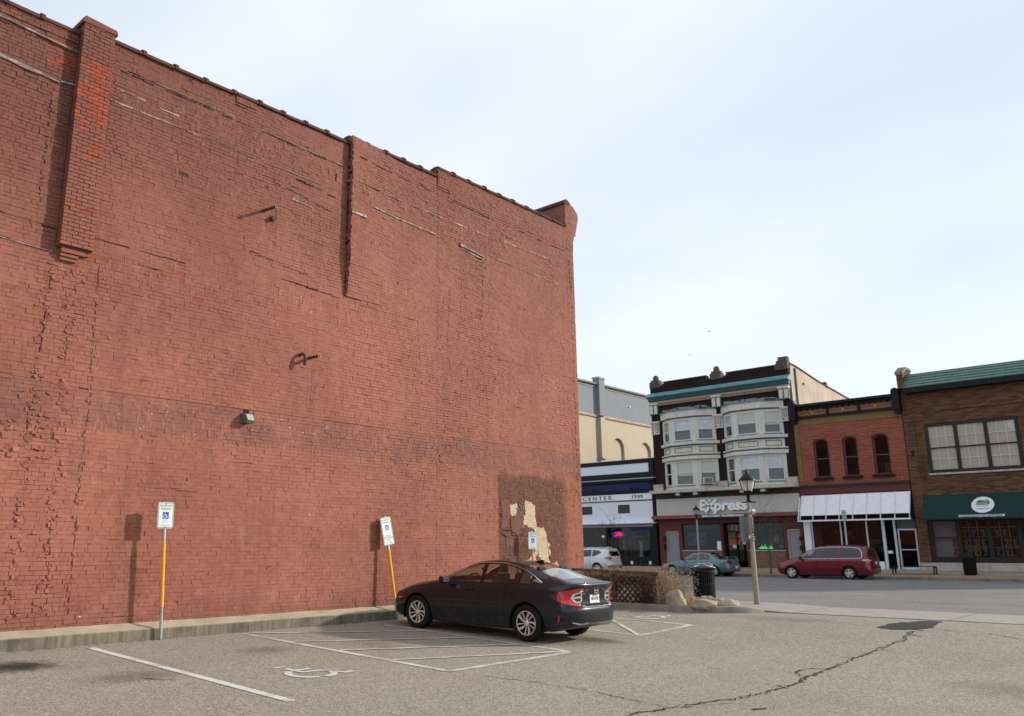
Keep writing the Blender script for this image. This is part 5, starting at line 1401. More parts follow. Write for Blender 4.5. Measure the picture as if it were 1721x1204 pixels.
m = MB(); m.prism([(FY - .36, 11.18), (FY + .45, 11.6), (FY + 1.4, 11.6), (FY + 1.4, 11.74), (FY + .42, 11.74), (FY - .36, 11.34)], 'x', L_ - .05, L_ + .38); m.build('parapet_coping', plain('weathered_coping', (.20, .17, .14), .8, var=.2), gb)
part('brick_pilaster', MT['br_brown'], gb, (L_ + .02, -13.52, .72, 9.0, .08, .02)); part('brick_header', MT['br_brown'], gb, (-13.52, Rr, 8.95, 9.35, .06, .02), (L_ + .02, -13.52, 9.0, 9.05, .06, .02))
part('brick_reveal', MT['br_brown'], gb, (-13.52, -13.36, 4.4, 8.95, .045, .02))
part('gutter', MT['black'], gb, (L_ + .34, Rr, 10.06, 10.33, .55, .1))
MT['green_tile'] = plain('green_glazed_tile', (.075, .16, .125), .32, var=.3, vs=5, dirt=.4)
for q in range(5):
    z0 = 10.34 + q * .175; y0 = FY - .60 + q * .175
    m = MB(); m.prism([(y0, z0), (y0 - .01, z0 + .05), (y0 + .03, z0 + .085), (y0 + .20, z0 + .19), (y0 + .22, z0 + .12), (y0 + .06, z0 - .02)], 'x', L_ + .34, Rr); m.build('tile_course', MT['green_tile'], gb)
m = MB(); m.prism([(FY - .55, 10.2), (FY + .4, 11.1), (FY + .4, 10.2)], 'x', L_ + .35, Rr - .01); m.build('roof_deck', MT['black_soft'], gb)
m = MB(); m.box(L_ + .33, Rr, FY + .24, FY + .42, 11.16, 11.24); m.build('roof_ridge', MT['green_tile'], gb)
MT['bronze'] = plain('dark_bronze_frame', (.028, .024, .022), .5, var=.1)
def big_window(xa):
    xb = xa + 4.47
    w = tag(empty('triple_window'), None); w.parent = gb
    xs_ = [xa, xa + .16, xa + 1.42, xa + 1.60, xa + 2.87, xa + 3.05, xa + 4.31, xb]
    part('frame', MT['bronze'], w, (xa, xb, 5.55, 5.70, .0, .12), (xa, xb, 8.1, 8.26, .0, .12), *[(xs_[i], xs_[i + 1], 5.70, 8.1, .0, .12) for i in (0, 2, 4, 6)], *[(xs_[i], xs_[i + 1], 6.86, 6.93, -.01, .1) for i in (1, 3, 5)])
    part('sill', MT['stone'], w, (xa - .05, xb + .05, 5.42, 5.52, .1, .1))
    for i in (1, 3, 5):
        a, b_ = xs_[i], xs_[i + 1]
        for z0, z1 in ((5.70, 6.86), (6.93, 8.1)):
            s = part('sash', MT['frame_pale'], w, *[(a + (b_ - a) * f - .014, a + (b_ - a) * f + .014, z0, z1, -.03, .055) for f in (1 / 3, 2 / 3)], (a, b_, (z0 + z1) / 2 - .014, (z0 + z1) / 2 + .014, -.031, .054))
            pane(w, a, b_, z0, z1, FY + .06, 'glass_clear')
        part('blind', MT['blind'], w, (a, b_, 5.70, 8.1, -.085, .10))
big_window(-13.04); big_window(-6.58)
# awning
MT['green_canvas'] = plain('dark_green_canvas', (.009, .035, .033), .75, var=.12)
m = MB(); zt, zb, pb = 4.33, 3.06, .95
xa, xb = -13.45, Rr - .4
m.add([(xa, FY - .03, zt), (xb, FY - .03, zt), (xb, FY - pb, zb), (xa, FY - pb, zb), (xa, FY - .03, zb), (xb, FY - .03, zb)], [(0, 1, 2, 3), (0, 3, 4), (1, 5, 2)])
n = 40
for q in range(n):
    x0_, x1_ = xa + (xb - xa) * q / n, xa + (xb - xa) * (q + 1) / n; b0 = len(m.v)
    m.v += [(x0_, FY - pb - .002, zb), (x1_, FY - pb - .002, zb), (x1_, FY - pb - .002, zb - .07), ((x0_ + x1_) / 2, FY - pb - .002, zb - .11), (x0_, FY - pb - .002, zb - .07)]
    m.face(range(b0, b0 + 5))
aw = m.build('awning', MT['green_canvas'], gb)
ang = math.atan2(pb - .03, zt - zb)          # lean of the awning face from vertical
rotA = (R(90) - ang, 0, 0)
def on_awning(z, off=.012):
    t_ = (zt - z) / (zt - zb); return FY - .03 - (pb - .03) * t_ - off
MT['logo_white'] = plain('logo_white', (.72, .74, .74), .6, var=.02)
def disc(name, x, z, rx, rz_, mat, off, parent=aw, n=28, a0=0, a1=2 * math.pi):
    m = MB(); pts = [(x + rx * math.cos(a), z + rz_ * math.sin(a)) for a in np.linspace(a0, a1, n, endpoint=(a1 - a0) < 6)]
    m.v = [(px_, on_awning(pz, off), pz) for px_, pz in pts]; m.face(range(len(pts))); return m.build(name, mat, parent)
lx = -10.62
disc('logo_disc', lx, 3.71, .53, .43, MT['logo_white'], .006)
disc('logo_tree', lx - .10, 3.86, .18, .10, plain('logo_dark_green', (.03, .13, .11), .6), .010); disc('logo_tree', lx + .16, 3.90, .14, .08, plain('logo_green', (.08, .5, .05), .6), .010)
disc('logo_tree', lx - .26, 3.76, .07, .08, plain('logo_green', (.08, .5, .05), .6), .011); disc('logo_tree', lx + .25, 3.80, .08, .07, plain('logo_dark_green', (.03, .13, .11), .6), .011)
m = MB()
for a, b_, za, zb_ in ((-.22, -.06, 3.68, 3.85), (-.05, .12, 3.68, 3.88), (.13, .24, 3.68, 3.82)):
    m.add([(lx + a, on_awning(za, .014), za), (lx + b_, on_awning(za, .014), za), (lx + b_, on_awning(zb_, .014), zb_), (lx + a, on_awning(zb_, .014), zb_)], [(0, 1, 2, 3)])
m.build('logo_houses', plain('logo_grey', (.25, .26, .26), .6), aw)
m = MB()
for q in range(5): m.add([(lx - .26 + q * .115, on_awning(3.64, .014), 3.64), (lx - .19 + q * .115, on_awning(3.64, .014), 3.64), (lx - .22 + q * .115, on_awning(3.60, .014), 3.60)], [(0, 1, 2)])
m.build('logo_bridge', MT['black'], aw)
lettering('JANESVILLE', .1, (lx + .02, on_awning(3.50, .015), 3.50), plain('logo_dark_green', (.05, .16, .14), .6), aw, rot=rotA, width=.62, extrude=.002)
lettering('DOWNTOWNJANESVILLE.COM', .2, (-10.66, on_awning(3.13, .012), 3.13), MT['white'], aw, rot=rotA, width=2.1, extrude=.002, bold=.002)
# shop front
part('shop_frame', MT['bronze'], gb, (-13.5, Rr - .6, .72, 1.02, -.05, .16), (-13.5, Rr - .6, 2.92, 4.0, -.05, .16), *[(x, x + w_, 1.02, 2.92, -.05, .16) for x, w_ in ((-13.5, .18), (-12.15, .2), (-10.73, .22), (-9.33, .2), (-7.9, .2), (-6.5, .2), (-5.1, .2))])
part('stone_base', MT['stone'], gb, (L_, Rr, .25, .715, .06, .3))
cols = [(.5, .35, .15), (.4, .08, .06), (.14, .25, .34), (.45, .36, .08), (.28, .36, .2), (.5, .2, .08), (.35, .32, .28)]
cols_m = [plain('poster_print', c_, .7, var=.35, vs=9) for c_ in cols]
r = random.Random(4)
for wi, x in enumerate((-13.32, -11.95, -10.51, -9.13, -7.7)):
    xe = x + 1.2
    w = tag(empty('shop_window'), None); w.parent = gb
    pane(w, x, xe, 1.02, 2.92, FY + .07)
    part('muntin', MT['frame_pale'], w, *[(x + 1.2 * f - .012, x + 1.2 * f + .012, 1.02, 2.92, -.085, .1) for f in (1 / 3, 2 / 3)], *[(x, xe, zz, zz + .022, -.086, .1) for zz in (1.5, 2.55)])
    part('glazing_bar', MT['bronze'], w, (x, xe, 2.02, 2.08, -.05, .12))
    if wi == 0: part('curtain', MT['curtain'], w, (x, xe - .1, 1.02, 2.92, -.3, .32))
    if wi != 0 or True:
        for i in range(3):
            for jz in range(3):
                if wi == 0 and (i < 2 or jz == 2): continue
                if r.random() < .12: continue
                cx, cz = x + .2 + .4 * i, 1.27 + .48 * jz
                # curled ribbon posters
                m = MB(); pts = [(cx - .10, cz + .13), (cx + .02, cz + .19), (cx + .1, cz + .1), (cx - .02, cz - .0), (cx + .09, cz - .08), (cx + .03, cz - .18), (cx - .12, cz - .14)]
                if r.random() < .4: pts = [(2 * cx - a, b_) for a, b_ in pts]
                for a, b_ in zip(pts[:-1], pts[1:]): m.bar((a[0], FY + .2, a[1]), (b_[0], FY + .2, b_[1]), .10, .01, up=(0, 1, 0))
                m.build('window_poster', cols_m[r.randrange(7)], w)
m = MB(); m.box(-13.4, Rr - .6, FY + 1.5, FY + 1.55, .7, 4); m.build('shop_back_wall', MT['dark_in'], gb)
m = MB(); m.box(-13.82, -13.7, FY - .12, FY - .07, 6.55, 6.85); m.build('wall_box', MT['black'], gb)

# ------------------------------------------------------------------ cars
def pchip(xs, ys):
    xs = np.array(xs, float); ys = np.array(ys, float); h = np.diff(xs); d = np.diff(ys) / h; n = len(xs); mm = np.zeros(n)
    for i in range(1, n - 1):
        if d[i - 1] * d[i] > 0:
            w1, w2 = 2 * h[i] + h[i - 1], h[i] + 2 * h[i - 1]; mm[i] = (w1 + w2) / (w1 / d[i - 1] + w2 / d[i])
    mm[0], mm[-1] = d[0], d[-1]
    def f(x):
        i = int(min(max(np.searchsorted(xs, x) - 1, 0), n - 2)); t = (x - xs[i]) / h[i]
        t2, t3 = t * t, t ** 3
        return (2 * t3 - 3 * t2 + 1) * ys[i] + (t3 - 2 * t2 + t) * h[i] * mm[i] + (-2 * t3 + 3 * t2) * ys[i + 1] + (t3 - t2) * h[i] * mm[i + 1]
    return f
def catmull(P, sub):
    out = []
    for i in range(len(P) - 1):
        p0 = P[i - 1] if i else P[0] * 2 - P[1]; p1, p2 = P[i], P[i + 1]; p3 = P[i + 2] if i + 2 < len(P) else P[-1] * 2 - P[-2]
        for k in range(sub):
            t = k / sub
            out.append(.5 * ((2 * p1) + (p2 - p0) * t + (2 * p0 - 5 * p1 + 4 * p2 - p3) * t * t + (3 * p1 - p0 - 3 * p2 + p3) * t ** 3))
    out.append(P[-1]); return out
def in_poly(p, poly):
    x, y = p; c = False; j = len(poly) - 1
    for i in range(len(poly)):
        xi, yi = poly[i]; xj, yj = poly[j]
        if (yi > y) != (yj > y) and x < (xj - xi) * (y - yi) / (yj - yi + 1e-12) + xi: c = not c
        j = i
    return c
AX = {'x': 0, 'y': 1, 'z': 2}

class Car:
    def __init__(s, T, L, rear, front, zc=.68, sub=5, ns=84):
        """T: table of section values along x (0 = nose, L = tail); rear/front: (z -> inset) profiles and corner roundness"""
        s.L = L; F = {k: pchip(T['x'], T[k]) for k in T if k != 'x'}; s.F = F
        xa, xb = T['x'][0], T['x'][-1]
        bm = bmesh.new(); rings = []
        def section(x):
            g = {k: float(F[k](x)) for k in F}
            P = [Vector((g['wb'] - .06, g['zb'])), Vector((g['wb'], g['zb'] + .05)), Vector((g['wm'], g['zm'])), Vector((g['wsh'], g['zsh'])), Vector((g['wgl'], g['zgl'])), Vector((g['wr'], g['zre'])), Vector((g['wr'] * .52, g['zre'] + (g['zt'] - g['zre']) * .78)), Vector((0, g['zt']))]
            lo = catmull(P[:5], sub); hi = catmull(P[4:], sub)
            half = lo[:-1] + hi
            return half
        def ring(xf, half):
            pts = [(-p.x, p.y) for p in half] + [(p.x, p.y) for p in half[-2::-1]]   # left sill over the roof to right sill
            return [bm.verts.new((xf(y, z), y, z)) for y, z in pts]
        def cap(xe, prof, sgn, k, w0):
            pf = pchip([a for a, _ in prof], [b for _, b in prof]); half = section(xe); base = [(-p.x, p.y) for p in half] + [(p.x, p.y) for p in half[-2::-1]]
            out = []
            z_lo, z_hi = prof[0][0], prof[-1][0]
            for t in (.015, .04, .08, .13, .19, .26, .34, .43, .52, .61, .70, .79, .87, .94):
                rg = []
                for y, z in base:
                    yy, zz = y * (1 - t), zc + (z - zc) * (1 - t)
                    inset = pf(min(max(zz, z_lo), z_hi)) + k * (abs(yy) / w0) ** 4.2
                    x = (L - inset) if sgn > 0 else inset
                    x = max(x, xe + .25 * .015) if sgn > 0 else min(x, xe - .25 * .015)
                    rg.append(bm.verts.new((x, yy, zz)))
                out.append(rg)
            return out
        fr = cap(xa, front[0], -1, front[1], front[2])[::-1]
        mid = [ring(lambda y, z, x=x: x, section(x)) for x in np.linspace(xa, xb, ns)]
        re = cap(xb, rear[0], 1, rear[1], rear[2])
        rings = fr + mid + re
        n = len(rings[0])
        for a, b in zip(rings[:-1], rings[1:]):
            for i in range(n - 1): bm.faces.new((a[i], a[i + 1], b[i + 1], b[i]))
            bm.faces.new((a[n - 1], a[0], b[0], b[n - 1]))      # floor
        bm.faces.new(rings[0][::-1]); bm.faces.new(rings[-1])
        bmesh.ops.recalc_face_normals(bm, faces=bm.faces)
        s.bm = bm; s.pid = bm.faces.layers.int.new('pid'); s.names = ['body']
        bm.normal_update()
        s.bvh = BVHTree.FromBMesh(bm)
    def cut(s, poly, axes, filt, name):
        """score the shell along the outline and give the faces inside it to a part"""
        bm = s.bm; i, j = AX[axes[0]], AX[axes[1]]
        us = [p[0] for p in poly]; vs = [p[1] for p in poly]; pad = .06
        def near(f):
            c = f.calc_center_median(); return min(us) - pad < c[i] < max(us) + pad and min(vs) - pad < c[j] < max(vs) + pad and filt(f, c)
        for q in range(len(poly)):
            a, b = poly[q], poly[(q + 1) % len(poly)]
            co = Vector((0, 0, 0)); co[i], co[j] = a; no = Vector((0, 0, 0)); no[i], no[j] = (b[1] - a[1]), -(b[0] - a[0])
            if no.length < 1e-7: continue
            fs = [f for f in bm.faces if near(f)]
            es = list({e for f in fs for e in f.edges}); vv = list({v for f in fs for v in f.verts})
            bmesh.ops.bisect_plane(bm, geom=fs + es + vv, dist=1e-5, plane_co=co, plane_no=no)
        if name not in s.names: s.names.append(name)
        k = s.names.index(name)
        for f in bm.faces:
            c = f.calc_center_median()
            if near(f) and in_poly((c[i], c[j]), poly): f[s.pid] = k
    def extract(s, mats, parent, skip=()):
        bm = s.bm; bm.normal_update(); objs = {}
        for k, nm in enumerate(s.names):
            if nm in skip: continue
            fs = [f for f in bm.faces if f[s.pid] == k]
            if not fs: continue
            # split left/right copies into their own objects
            groups = {}
            if nm in ('body', 'windscreen', 'rear_window'): groups[0] = fs
            else:                                   # every connected piece is an object of its own
                todo = set(fs)
                while todo:
                    st = [todo.pop()]; comp = []
                    while st:
                        f = st.pop(); comp.append(f)
                        for e in f.edges:
                            for g2 in e.link_faces:
                                if g2 in todo: todo.discard(g2); st.append(g2)
                    if sum(f.calc_area() for f in comp) > 2e-4: groups[len(groups)] = comp
            for g, ff in groups.items():
                vi = {}; V = []; Nn = []; Fs = []
                for f in ff:
                    idx = []
                    for v in f.verts:
                        if v.index not in vi or True:
                            key = v
                            if key not in vi: vi[key] = len(V); V.append(v.co[:]); Nn.append(v.normal[:])
                            idx.append(vi[key])
                    Fs.append(idx)
                me = bpy.data.meshes.new(nm); me.from_pydata(V, [], Fs)
                me.polygons.foreach_set('use_smooth', [True] * len(Fs)); me.update()
                me.normals_split_custom_set_from_vertices(Nn)
                me.materials.append(mats.get(nm, mats['body']))
                o = link(nm.split('#')[0], me, None, parent); objs.setdefault(nm, []).append(o)
        return objs
    def hit(s, o, d):
        h = s.bvh.ray_cast(Vector(o), Vector(d)); return h
    def patch(s, poly, origin, u, v, d, mat, name, parent, off=.006, th=.012, cell=.03):
        """a thin piece laid over the shell: outline in the (u, v) plane at origin, projected along d"""
        u, v, d = Vector(u).normalized(), Vector(v).normalized(), Vector(d).normalized(); origin = Vector(origin)
        us = [p[0] for p in poly]; vs = [p[1] for p in poly]
        bm = bmesh.new()
        nx = max(1, int((max(us) - min(us)) / cell)); nz = max(1, int((max(vs) - min(vs)) / cell))
        g = [[bm.verts.new((min(us) + (max(us) - min(us)) * a / nx, min(vs) + (max(vs) - min(vs)) * b / nz, 0)) for b in range(nz + 1)] for a in range(nx + 1)]
        for a in range(nx):
            for b in range(nz): bm.faces.new((g[a][b], g[a + 1][b], g[a + 1][b + 1], g[a][b + 1]))
        for q in range(len(poly)):
            a, b = poly[q], poly[(q + 1) % len(poly)]
            no = Vector((b[1] - a[1], -(b[0] - a[0]), 0))
            if no.length < 1e-7: continue
            bmesh.ops.bisect_plane(bm, geom=list(bm.verts) + list(bm.edges) + list(bm.faces), dist=1e-6, plane_co=(a[0], a[1], 0), plane_no=no)
        bmesh.ops.delete(bm, geom=[f for f in bm.faces if not in_poly(f.calc_center_median()[:2], poly)], context='FACES')
        bmesh.ops.delete(bm, geom=[x for x in bm.verts if not x.link_faces], context='VERTS')
        for x in bm.verts:
            o = origin + u * x.co.x + v * x.co.y
            h = s.bvh.ray_cast(o - d * 2, d)
            if h[0] is None: 
                h = s.bvh.find_nearest(o); nn = h[1]
            p, nn = h[0], h[1]
            if nn.dot(d) > 0: nn = -nn
            x.co = p + nn * off
        bmesh.ops.recalc_face_normals(bm, faces=bm.faces)
        if sum((f.normal.dot(d) for f in bm.faces)) > 0: bmesh.ops.reverse_faces(bm, faces=bm.faces)
        ext = bmesh.ops.extrude_face_region(bm, geom=list(bm.faces))
        for x in [e for e in ext['geom'] if isinstance(e, bmesh.types.BMVert)]: pass
        for f in bm.faces: f.smooth = True
        me = bpy.data.meshes.new(name); bm.normal_update()
        top = {e for e in ext['geom'] if isinstance(e, bmesh.types.BMVert)}
        for x in bm.verts:
            if x not in top: x.co += d * th
        bm.to_mesh(me); bm.free()
        me.materials.append(mat)
        try: me.set_sharp_from_angle(angle=R(50))
        except Exception: pass
        return link(name, me, None, parent)

def circle(cx, cz, r, n=22, a0=0, a1=2 * math.pi): return [(cx + r * math.cos(a), cz + r * math.sin(a)) for a in np.linspace(a0, a1, n, endpoint=False)]

def make_wheel(parent, x, y, r, w, rim_r, style, side):
    """side -1: outer face towards -y"""
    t = r - rim_r
    m = MB(); m.lathe([(rim_r + .004, -w * .42), (rim_r + .012, -w * .5), (r - t * .35, -w * .53), (r - .012, -w * .47), (r, -w * .36), (r, w * .36), (r - .012, w * .47), (r - t * .35, w * .53), (rim_r + .012, w * .5), (rim_r + .004, w * .42), (rim_r - .01, w * .3), (rim_r - .01, -w * .3)], 40, axis='y', cap=False)
    ty = m.mesh('tyre', True); ty.materials.append(MT['rubber'])
    m = MB(); s = side
    m.lathe([(.001, s * w * .12), (rim_r * .9, s * w * .10), (rim_r * .97, s * w * .3), (rim_r - .002, s * w * .42)], 32, axis='y', cap=False)
    wh = m.build('wheel', MT['plastic'] if style == 'blade' else MT['alloy_dull'], parent, smooth=True, loc=(x, y, r))
    link('tyre', ty, None, wh)
    m = MB(); m.lathe([(rim_r - .016, s * w * .40), (rim_r - .012, s * w * .465), (rim_r + .003, s * w * .465), (rim_r + .003, s * w * .40), (rim_r - .016, s * w * .40)], 40, axis='y', cap=False); m.build('rim', MT['alloy'], wh, smooth=False)
    m = MB()
    def spoke(a0, a1, r0, r1, w0, w1, yo=0.0, yi=0.0, n=5):
        b0 = len(m.v)
        for i in range(n + 1):
            f = i / n; a = a0 + (a1 - a0) * f; rr = r0 + (r1 - r0) * f; ww = w0 + (w1 - w0) * f; da = ww / rr / 2; yy = s * w * (.36 + yi + (yo - yi) * f)
            for aa, yq in ((a - da, yy), (a + da, yy), (a + da, yy - s * .03), (a - da, yy - s * .03)): m.v.append((rr * math.cos(aa), yq, rr * math.sin(aa)))
        for i in range(n):
            for q in range(4): m.face((b0 + 4 * i + q, b0 + 4 * i + (q + 1) % 4, b0 + 4 * i + 4 + (q + 1) % 4, b0 + 4 * i + 4 + q))
        m.face((b0, b0 + 1, b0 + 2, b0 + 3)); e = b0 + 4 * n; m.face((e + 3, e + 2, e + 1, e))
    if style == 'blade':
        for k in range(5):
            a = 2 * math.pi * k / 5 + .3
            spoke(a, a - .32, .035, rim_r - .008, .018, .05, .07, -.02); spoke(a + .52, a + .50, .06, rim_r - .008, .012, .022, .07, 0)
        hub = .05
    elif style == 'five':
        for k in range(5): spoke(2 * math.pi * k / 5 + .5, 2 * math.pi * k / 5 + .5, .03, rim_r - .01, .06, .085, .06, .05)
        hub = .06
    else:
        for k in range(7): spoke(2 * math.pi * k / 7, 2 * math.pi * k / 7, .03, rim_r - .01, .05, .075, .05, .06)
        hub = .065
    m.lathe([(hub, s * w * .30), (hub, s * w * .40), (hub * .7, s * w * .43), (.001, s * w * .43)], 16, axis='y', cap=False)
    m.build('spokes', MT['alloy'] if style != 'cover' else MT['alloy_dull'], wh, auto=40)
    return wh
MT['alloy_dull'] = plain('silver_wheel', (.42, .42, .42), .4, metal=.7, var=.08)

def carpaint(name, col, metal=.35, rough=.32, coat=1.0):
    t = NT(name); p = t.obj(); n1 = t.noise(p, 3, 4)
    c = t.mix(t.ramp(n1, .3, .7), tuple(c0 * .92 for c0 in col), tuple(min(1, c0 * 1.06) for c0 in col))
    z = t.sep(p)[2]
    dust = t.math('MULTIPLY', t.ramp(z, .6, .15), t.ramp(t.noise(p, 6, 5, .6), .4, .8, .0, .16))
    c = t.mix(dust, c, (.16, .14, .12))
    t.done(c, t.math('ADD', t.math('MULTIPLY', dust, .5), rough), metal)
    t.set(t.bsdf.inputs['Coat Weight'], coat); t.set(t.bsdf.inputs['Coat Roughness'], .025); t.set(t.bsdf.inputs['Specular IOR Level'], .3)
    return t.mat

def seats(parent, rows, w, zs, mat, h=.62):
    for x in rows:
        for y in (-w, w):
            m = MB(); m.box(x, x + .48, y - .24, y + .24, zs - .12, zs + .02); m.prism([(x + .42, zs), (x + .54, zs), (x + .68, zs + h), (x + .58, zs + h)], 'y', y - .23, y + .23)
            m.box(x + .62, x + .70, y - .12, y + .12, zs + h + .02, zs + h + .17)
            m.build('seat', mat, parent, bevel=.03)

RED_LENS = plain('red_lens', (.42, .006, .008), .12, var=.05, coat=1.0)
DARK_RED = plain('dark_red_lens', (.16, .004, .006), .12, var=.05, coat=1.0)
CLEAR_LENS = plain('clear_lens', (.42, .42, .43), .15, var=.08, coat=1.0)
AMBER = plain('amber_marker', (.7, .10, .015), .3, var=.05)
PLATE = plain('plate_white', (.62, .62, .60), .5, var=.03)

def finish_car(root, car, mats, axles, r, w, rim, style, track, skip=(), arch_r=None):
    ar = arch_r or r + .055
    for ax in axles:
        for sd in (-1, 1):
            car.cut(circle(ax, r, ar), 'xz', lambda f, c, sd=sd: c.y * sd > .35 and c.z < r + ar + .08, 'arch')
    objs = car.extract(mats, root, skip=('arch',))
    for ax in axles:
        for sd in (-1, 1):
            m = MB(); yo = sd * (track / 2 + w * .45); yi = sd * .42
            n = 18; b0 = len(m.v)
            for a in np.linspace(-.35, math.pi + .35, n + 1):
                for yy in (yo, yi): m.v.append((ax + (ar + .004) * math.cos(a), yy, r + (ar + .004) * math.sin(a)))
            for i in range(n): m.face((b0 + 2 * i, b0 + 2 * i + 1, b0 + 2 * i + 3, b0 + 2 * i + 2))
            m.v.append((ax, yi, r)); c = len(m.v) - 1
            for i in range(n): m.face((c, b0 + 2 * i + 1, b0 + 2 * i + 3))
            m.build('wheel_arch', MT['black_soft'], root)
            make_wheel(root, ax, sd * track / 2, r, w, rim, style, sd)
    return objs

# ---------------- black saloon in the foreground
T = dict(x=[.32, .6, .92, 1.35, 1.8, 2.3, 2.7, 3.2, 3.62, 4.0, 4.36],
    zt=[.775, .865, .935, 1.005, 1.225, 1.385, 1.416, 1.385, 1.295, 1.18, 1.085],
    zre=[.745, .835, .905, .97, 1.165, 1.315, 1.35, 1.32, 1.23, 1.125, 1.055],
    wr=[.60, .64, .67, .70, .62, .565, .555, .56, .575, .61, .66],
    zgl=[.70, .785, .855, .915, .925, .94, .955, .975, .99, 1.0, .99],
    wgl=[.735, .775, .80, .82, .815, .815, .815, .815, .805, .785, .76],
    zsh=[.62, .68, .73, .79, .80, .81, .825, .845, .87, .885, .875],
    wsh=[.80, .855, .878, .875, .868, .866, .868, .876, .888, .875, .84],
    zm=[.47, .5, .54, .55, .54, .53, .53, .54, .56, .57, .55],
    wm=[.82, .88, .897, .885, .875, .872, .875, .885, .90, .89, .855],
    zb=[.21, .2, .19, .18, .175, .175, .175, .18, .19, .21, .26],
    wb=[.77, .82, .84, .84, .84, .84, .84, .84, .84, .83, .78])
REAR = ([(.24, .18), (.29, .075), (.34, .03), (.42, .008), (.52, .0), (.62, .004), (.655, .03), (.675, .085), (.72, .11), (.82, .115), (.90, .10), (.95, .06), (.985, .03), (1.03, .015), (1.055, .03), (1.08, .10)], .24, .86)
FRONT = ([(.2, .16), (.28, .05), (.4, .01), (.5, .0), (.6, .03), (.68, .1), (.74, .19), (.78, .27)], .30, .84)
car = Car(T, 4.63, REAR, FRONT)
def gside(sd): return lambda f, c: c.y * sd > .3 and abs(f.normal.y) > .25 and c.z > .9
DLO_F = [(1.62, .965), (1.70, 1.03), (1.85, 1.13), (2.05, 1.235), (2.25, 1.295), (2.43, 1.318), (2.47, .985)]
DLO_R = [(2.56, .99), (2.53, 1.323), (2.75, 1.325), (3.0, 1.312), (3.2, 1.275), (3.36, 1.235), (3.34, 1.0)]
DLO_Q = [(3.41, 1.01), (3.42, 1.215), (3.6, 1.15), (3.74, 1.085), (3.78, 1.045), (3.70, 1.015)]
black_ring = [(1.55, .95), (1.68, 1.04), (1.85, 1.15), (2.05, 1.255), (2.25, 1.315), (2.48, 1.34), (2.75, 1.345), (3.0, 1.33), (3.22, 1.292), (3.45, 1.225), (3.65, 1.145), (3.86, 1.045), (3.72, 1.0), (3.3, .985), (2.5, .97), (1.7, .95)]
for sd in (-1, 1):
    car.cut(black_ring, 'xz', gside(sd), 'window_surround')
    for pl in (DLO_F, DLO_R, DLO_Q): car.cut(pl, 'xz', gside(sd), 'side_window')
car.cut([(1.44, -.62), (1.44, .62), (2.12, .51), (2.12, -.51)], 'xy', lambda f, c: c.z > .95 and f.normal.z > .3, 'windscreen')
car.cut([(3.42, -.49), (3.42, .49), (4.16, .555), (4.2, .35), (4.21, 0), (4.2, -.35), (4.16, -.555)], 'xy', lambda f, c: c.z > .95 and f.normal.z > .3, 'rear_window')
DOORS = [[(1.42, .26), (1.36, .5), (1.38, .8), (1.58, .955), (1.70, .95), (2.5, .97), (2.51, .26)], [(2.52, .26), (2.51, .97), (3.40, .99), (3.45, .8), (3.22, .5), (3.12, .26)]]
for sd in (-1, 1):
    for pl in DOORS:
        car.cut(pl, 'xz', lambda f, c, sd=sd: c.y * sd > .5 and abs(f.normal.y) > .3 and c.z < 1.0 and f[car.pid] == 0, 'door')
        car.cut([(pl[-1][0] - .006, .26), (pl[-1][0] - .006, .97), (pl[-1][0] + .006, .97), (pl[-1][0] + .006, .26)], 'xz', lambda f, c, sd=sd: c.y * sd > .5 and c.z < 1.0 and f[car.pid] in (0, car.names.index('door')), 'door_gap')
BLACK = carpaint('black_car_paint', (.0035, .0055, .011), .0, .3, .5)
saloon = tag(empty('parked_car'), 'black four-door saloon parked nose to the brick wall beside the hatched aisle', 'car')
mats = dict(body=BLACK, side_window=MT['glass'], windscreen=MT['glass'], rear_window=glass('rear_glass', (.5, .55, .55), refl=1.0), door=BLACK, window_surround=plain('gloss_black', (.008, .008, .009), .2, var=.05), door_gap=MT['black_soft'])
objs = finish_car(saloon, car, mats, (.92, 3.62), .322, .215, .212, 'blade', 1.555)
E_ = dict(side=lambda sd: ((0, sd * 1.0, 0), (1, 0, 0), (0, 0, 1), (0, -sd, 0)))
def sidep(car, poly, sd, mat, name, parent, **kw): return car.patch(poly, *E_['side'](sd), mat, name, parent, **kw)
def rearp(car, poly, mat, name, parent, **kw): return car.patch(poly, (car.L + .3, 0, 0), (0, 1, 0), (0, 0, 1), (-1, 0, 0), mat, name, parent, **kw)
def diagp(car, poly, sd, mat, name, parent, **kw):
    u = Vector((-1, sd * 1.0, 0)).normalized()      # along the corner, growing outwards/forwards
    d = Vector((-1, -sd * 1.0, 0)).normalized()
    return car.patch(poly, Vector((car.L, 0, 0)) - d * .6, u, (0, 0, 1), d, mat, name, parent, **kw)
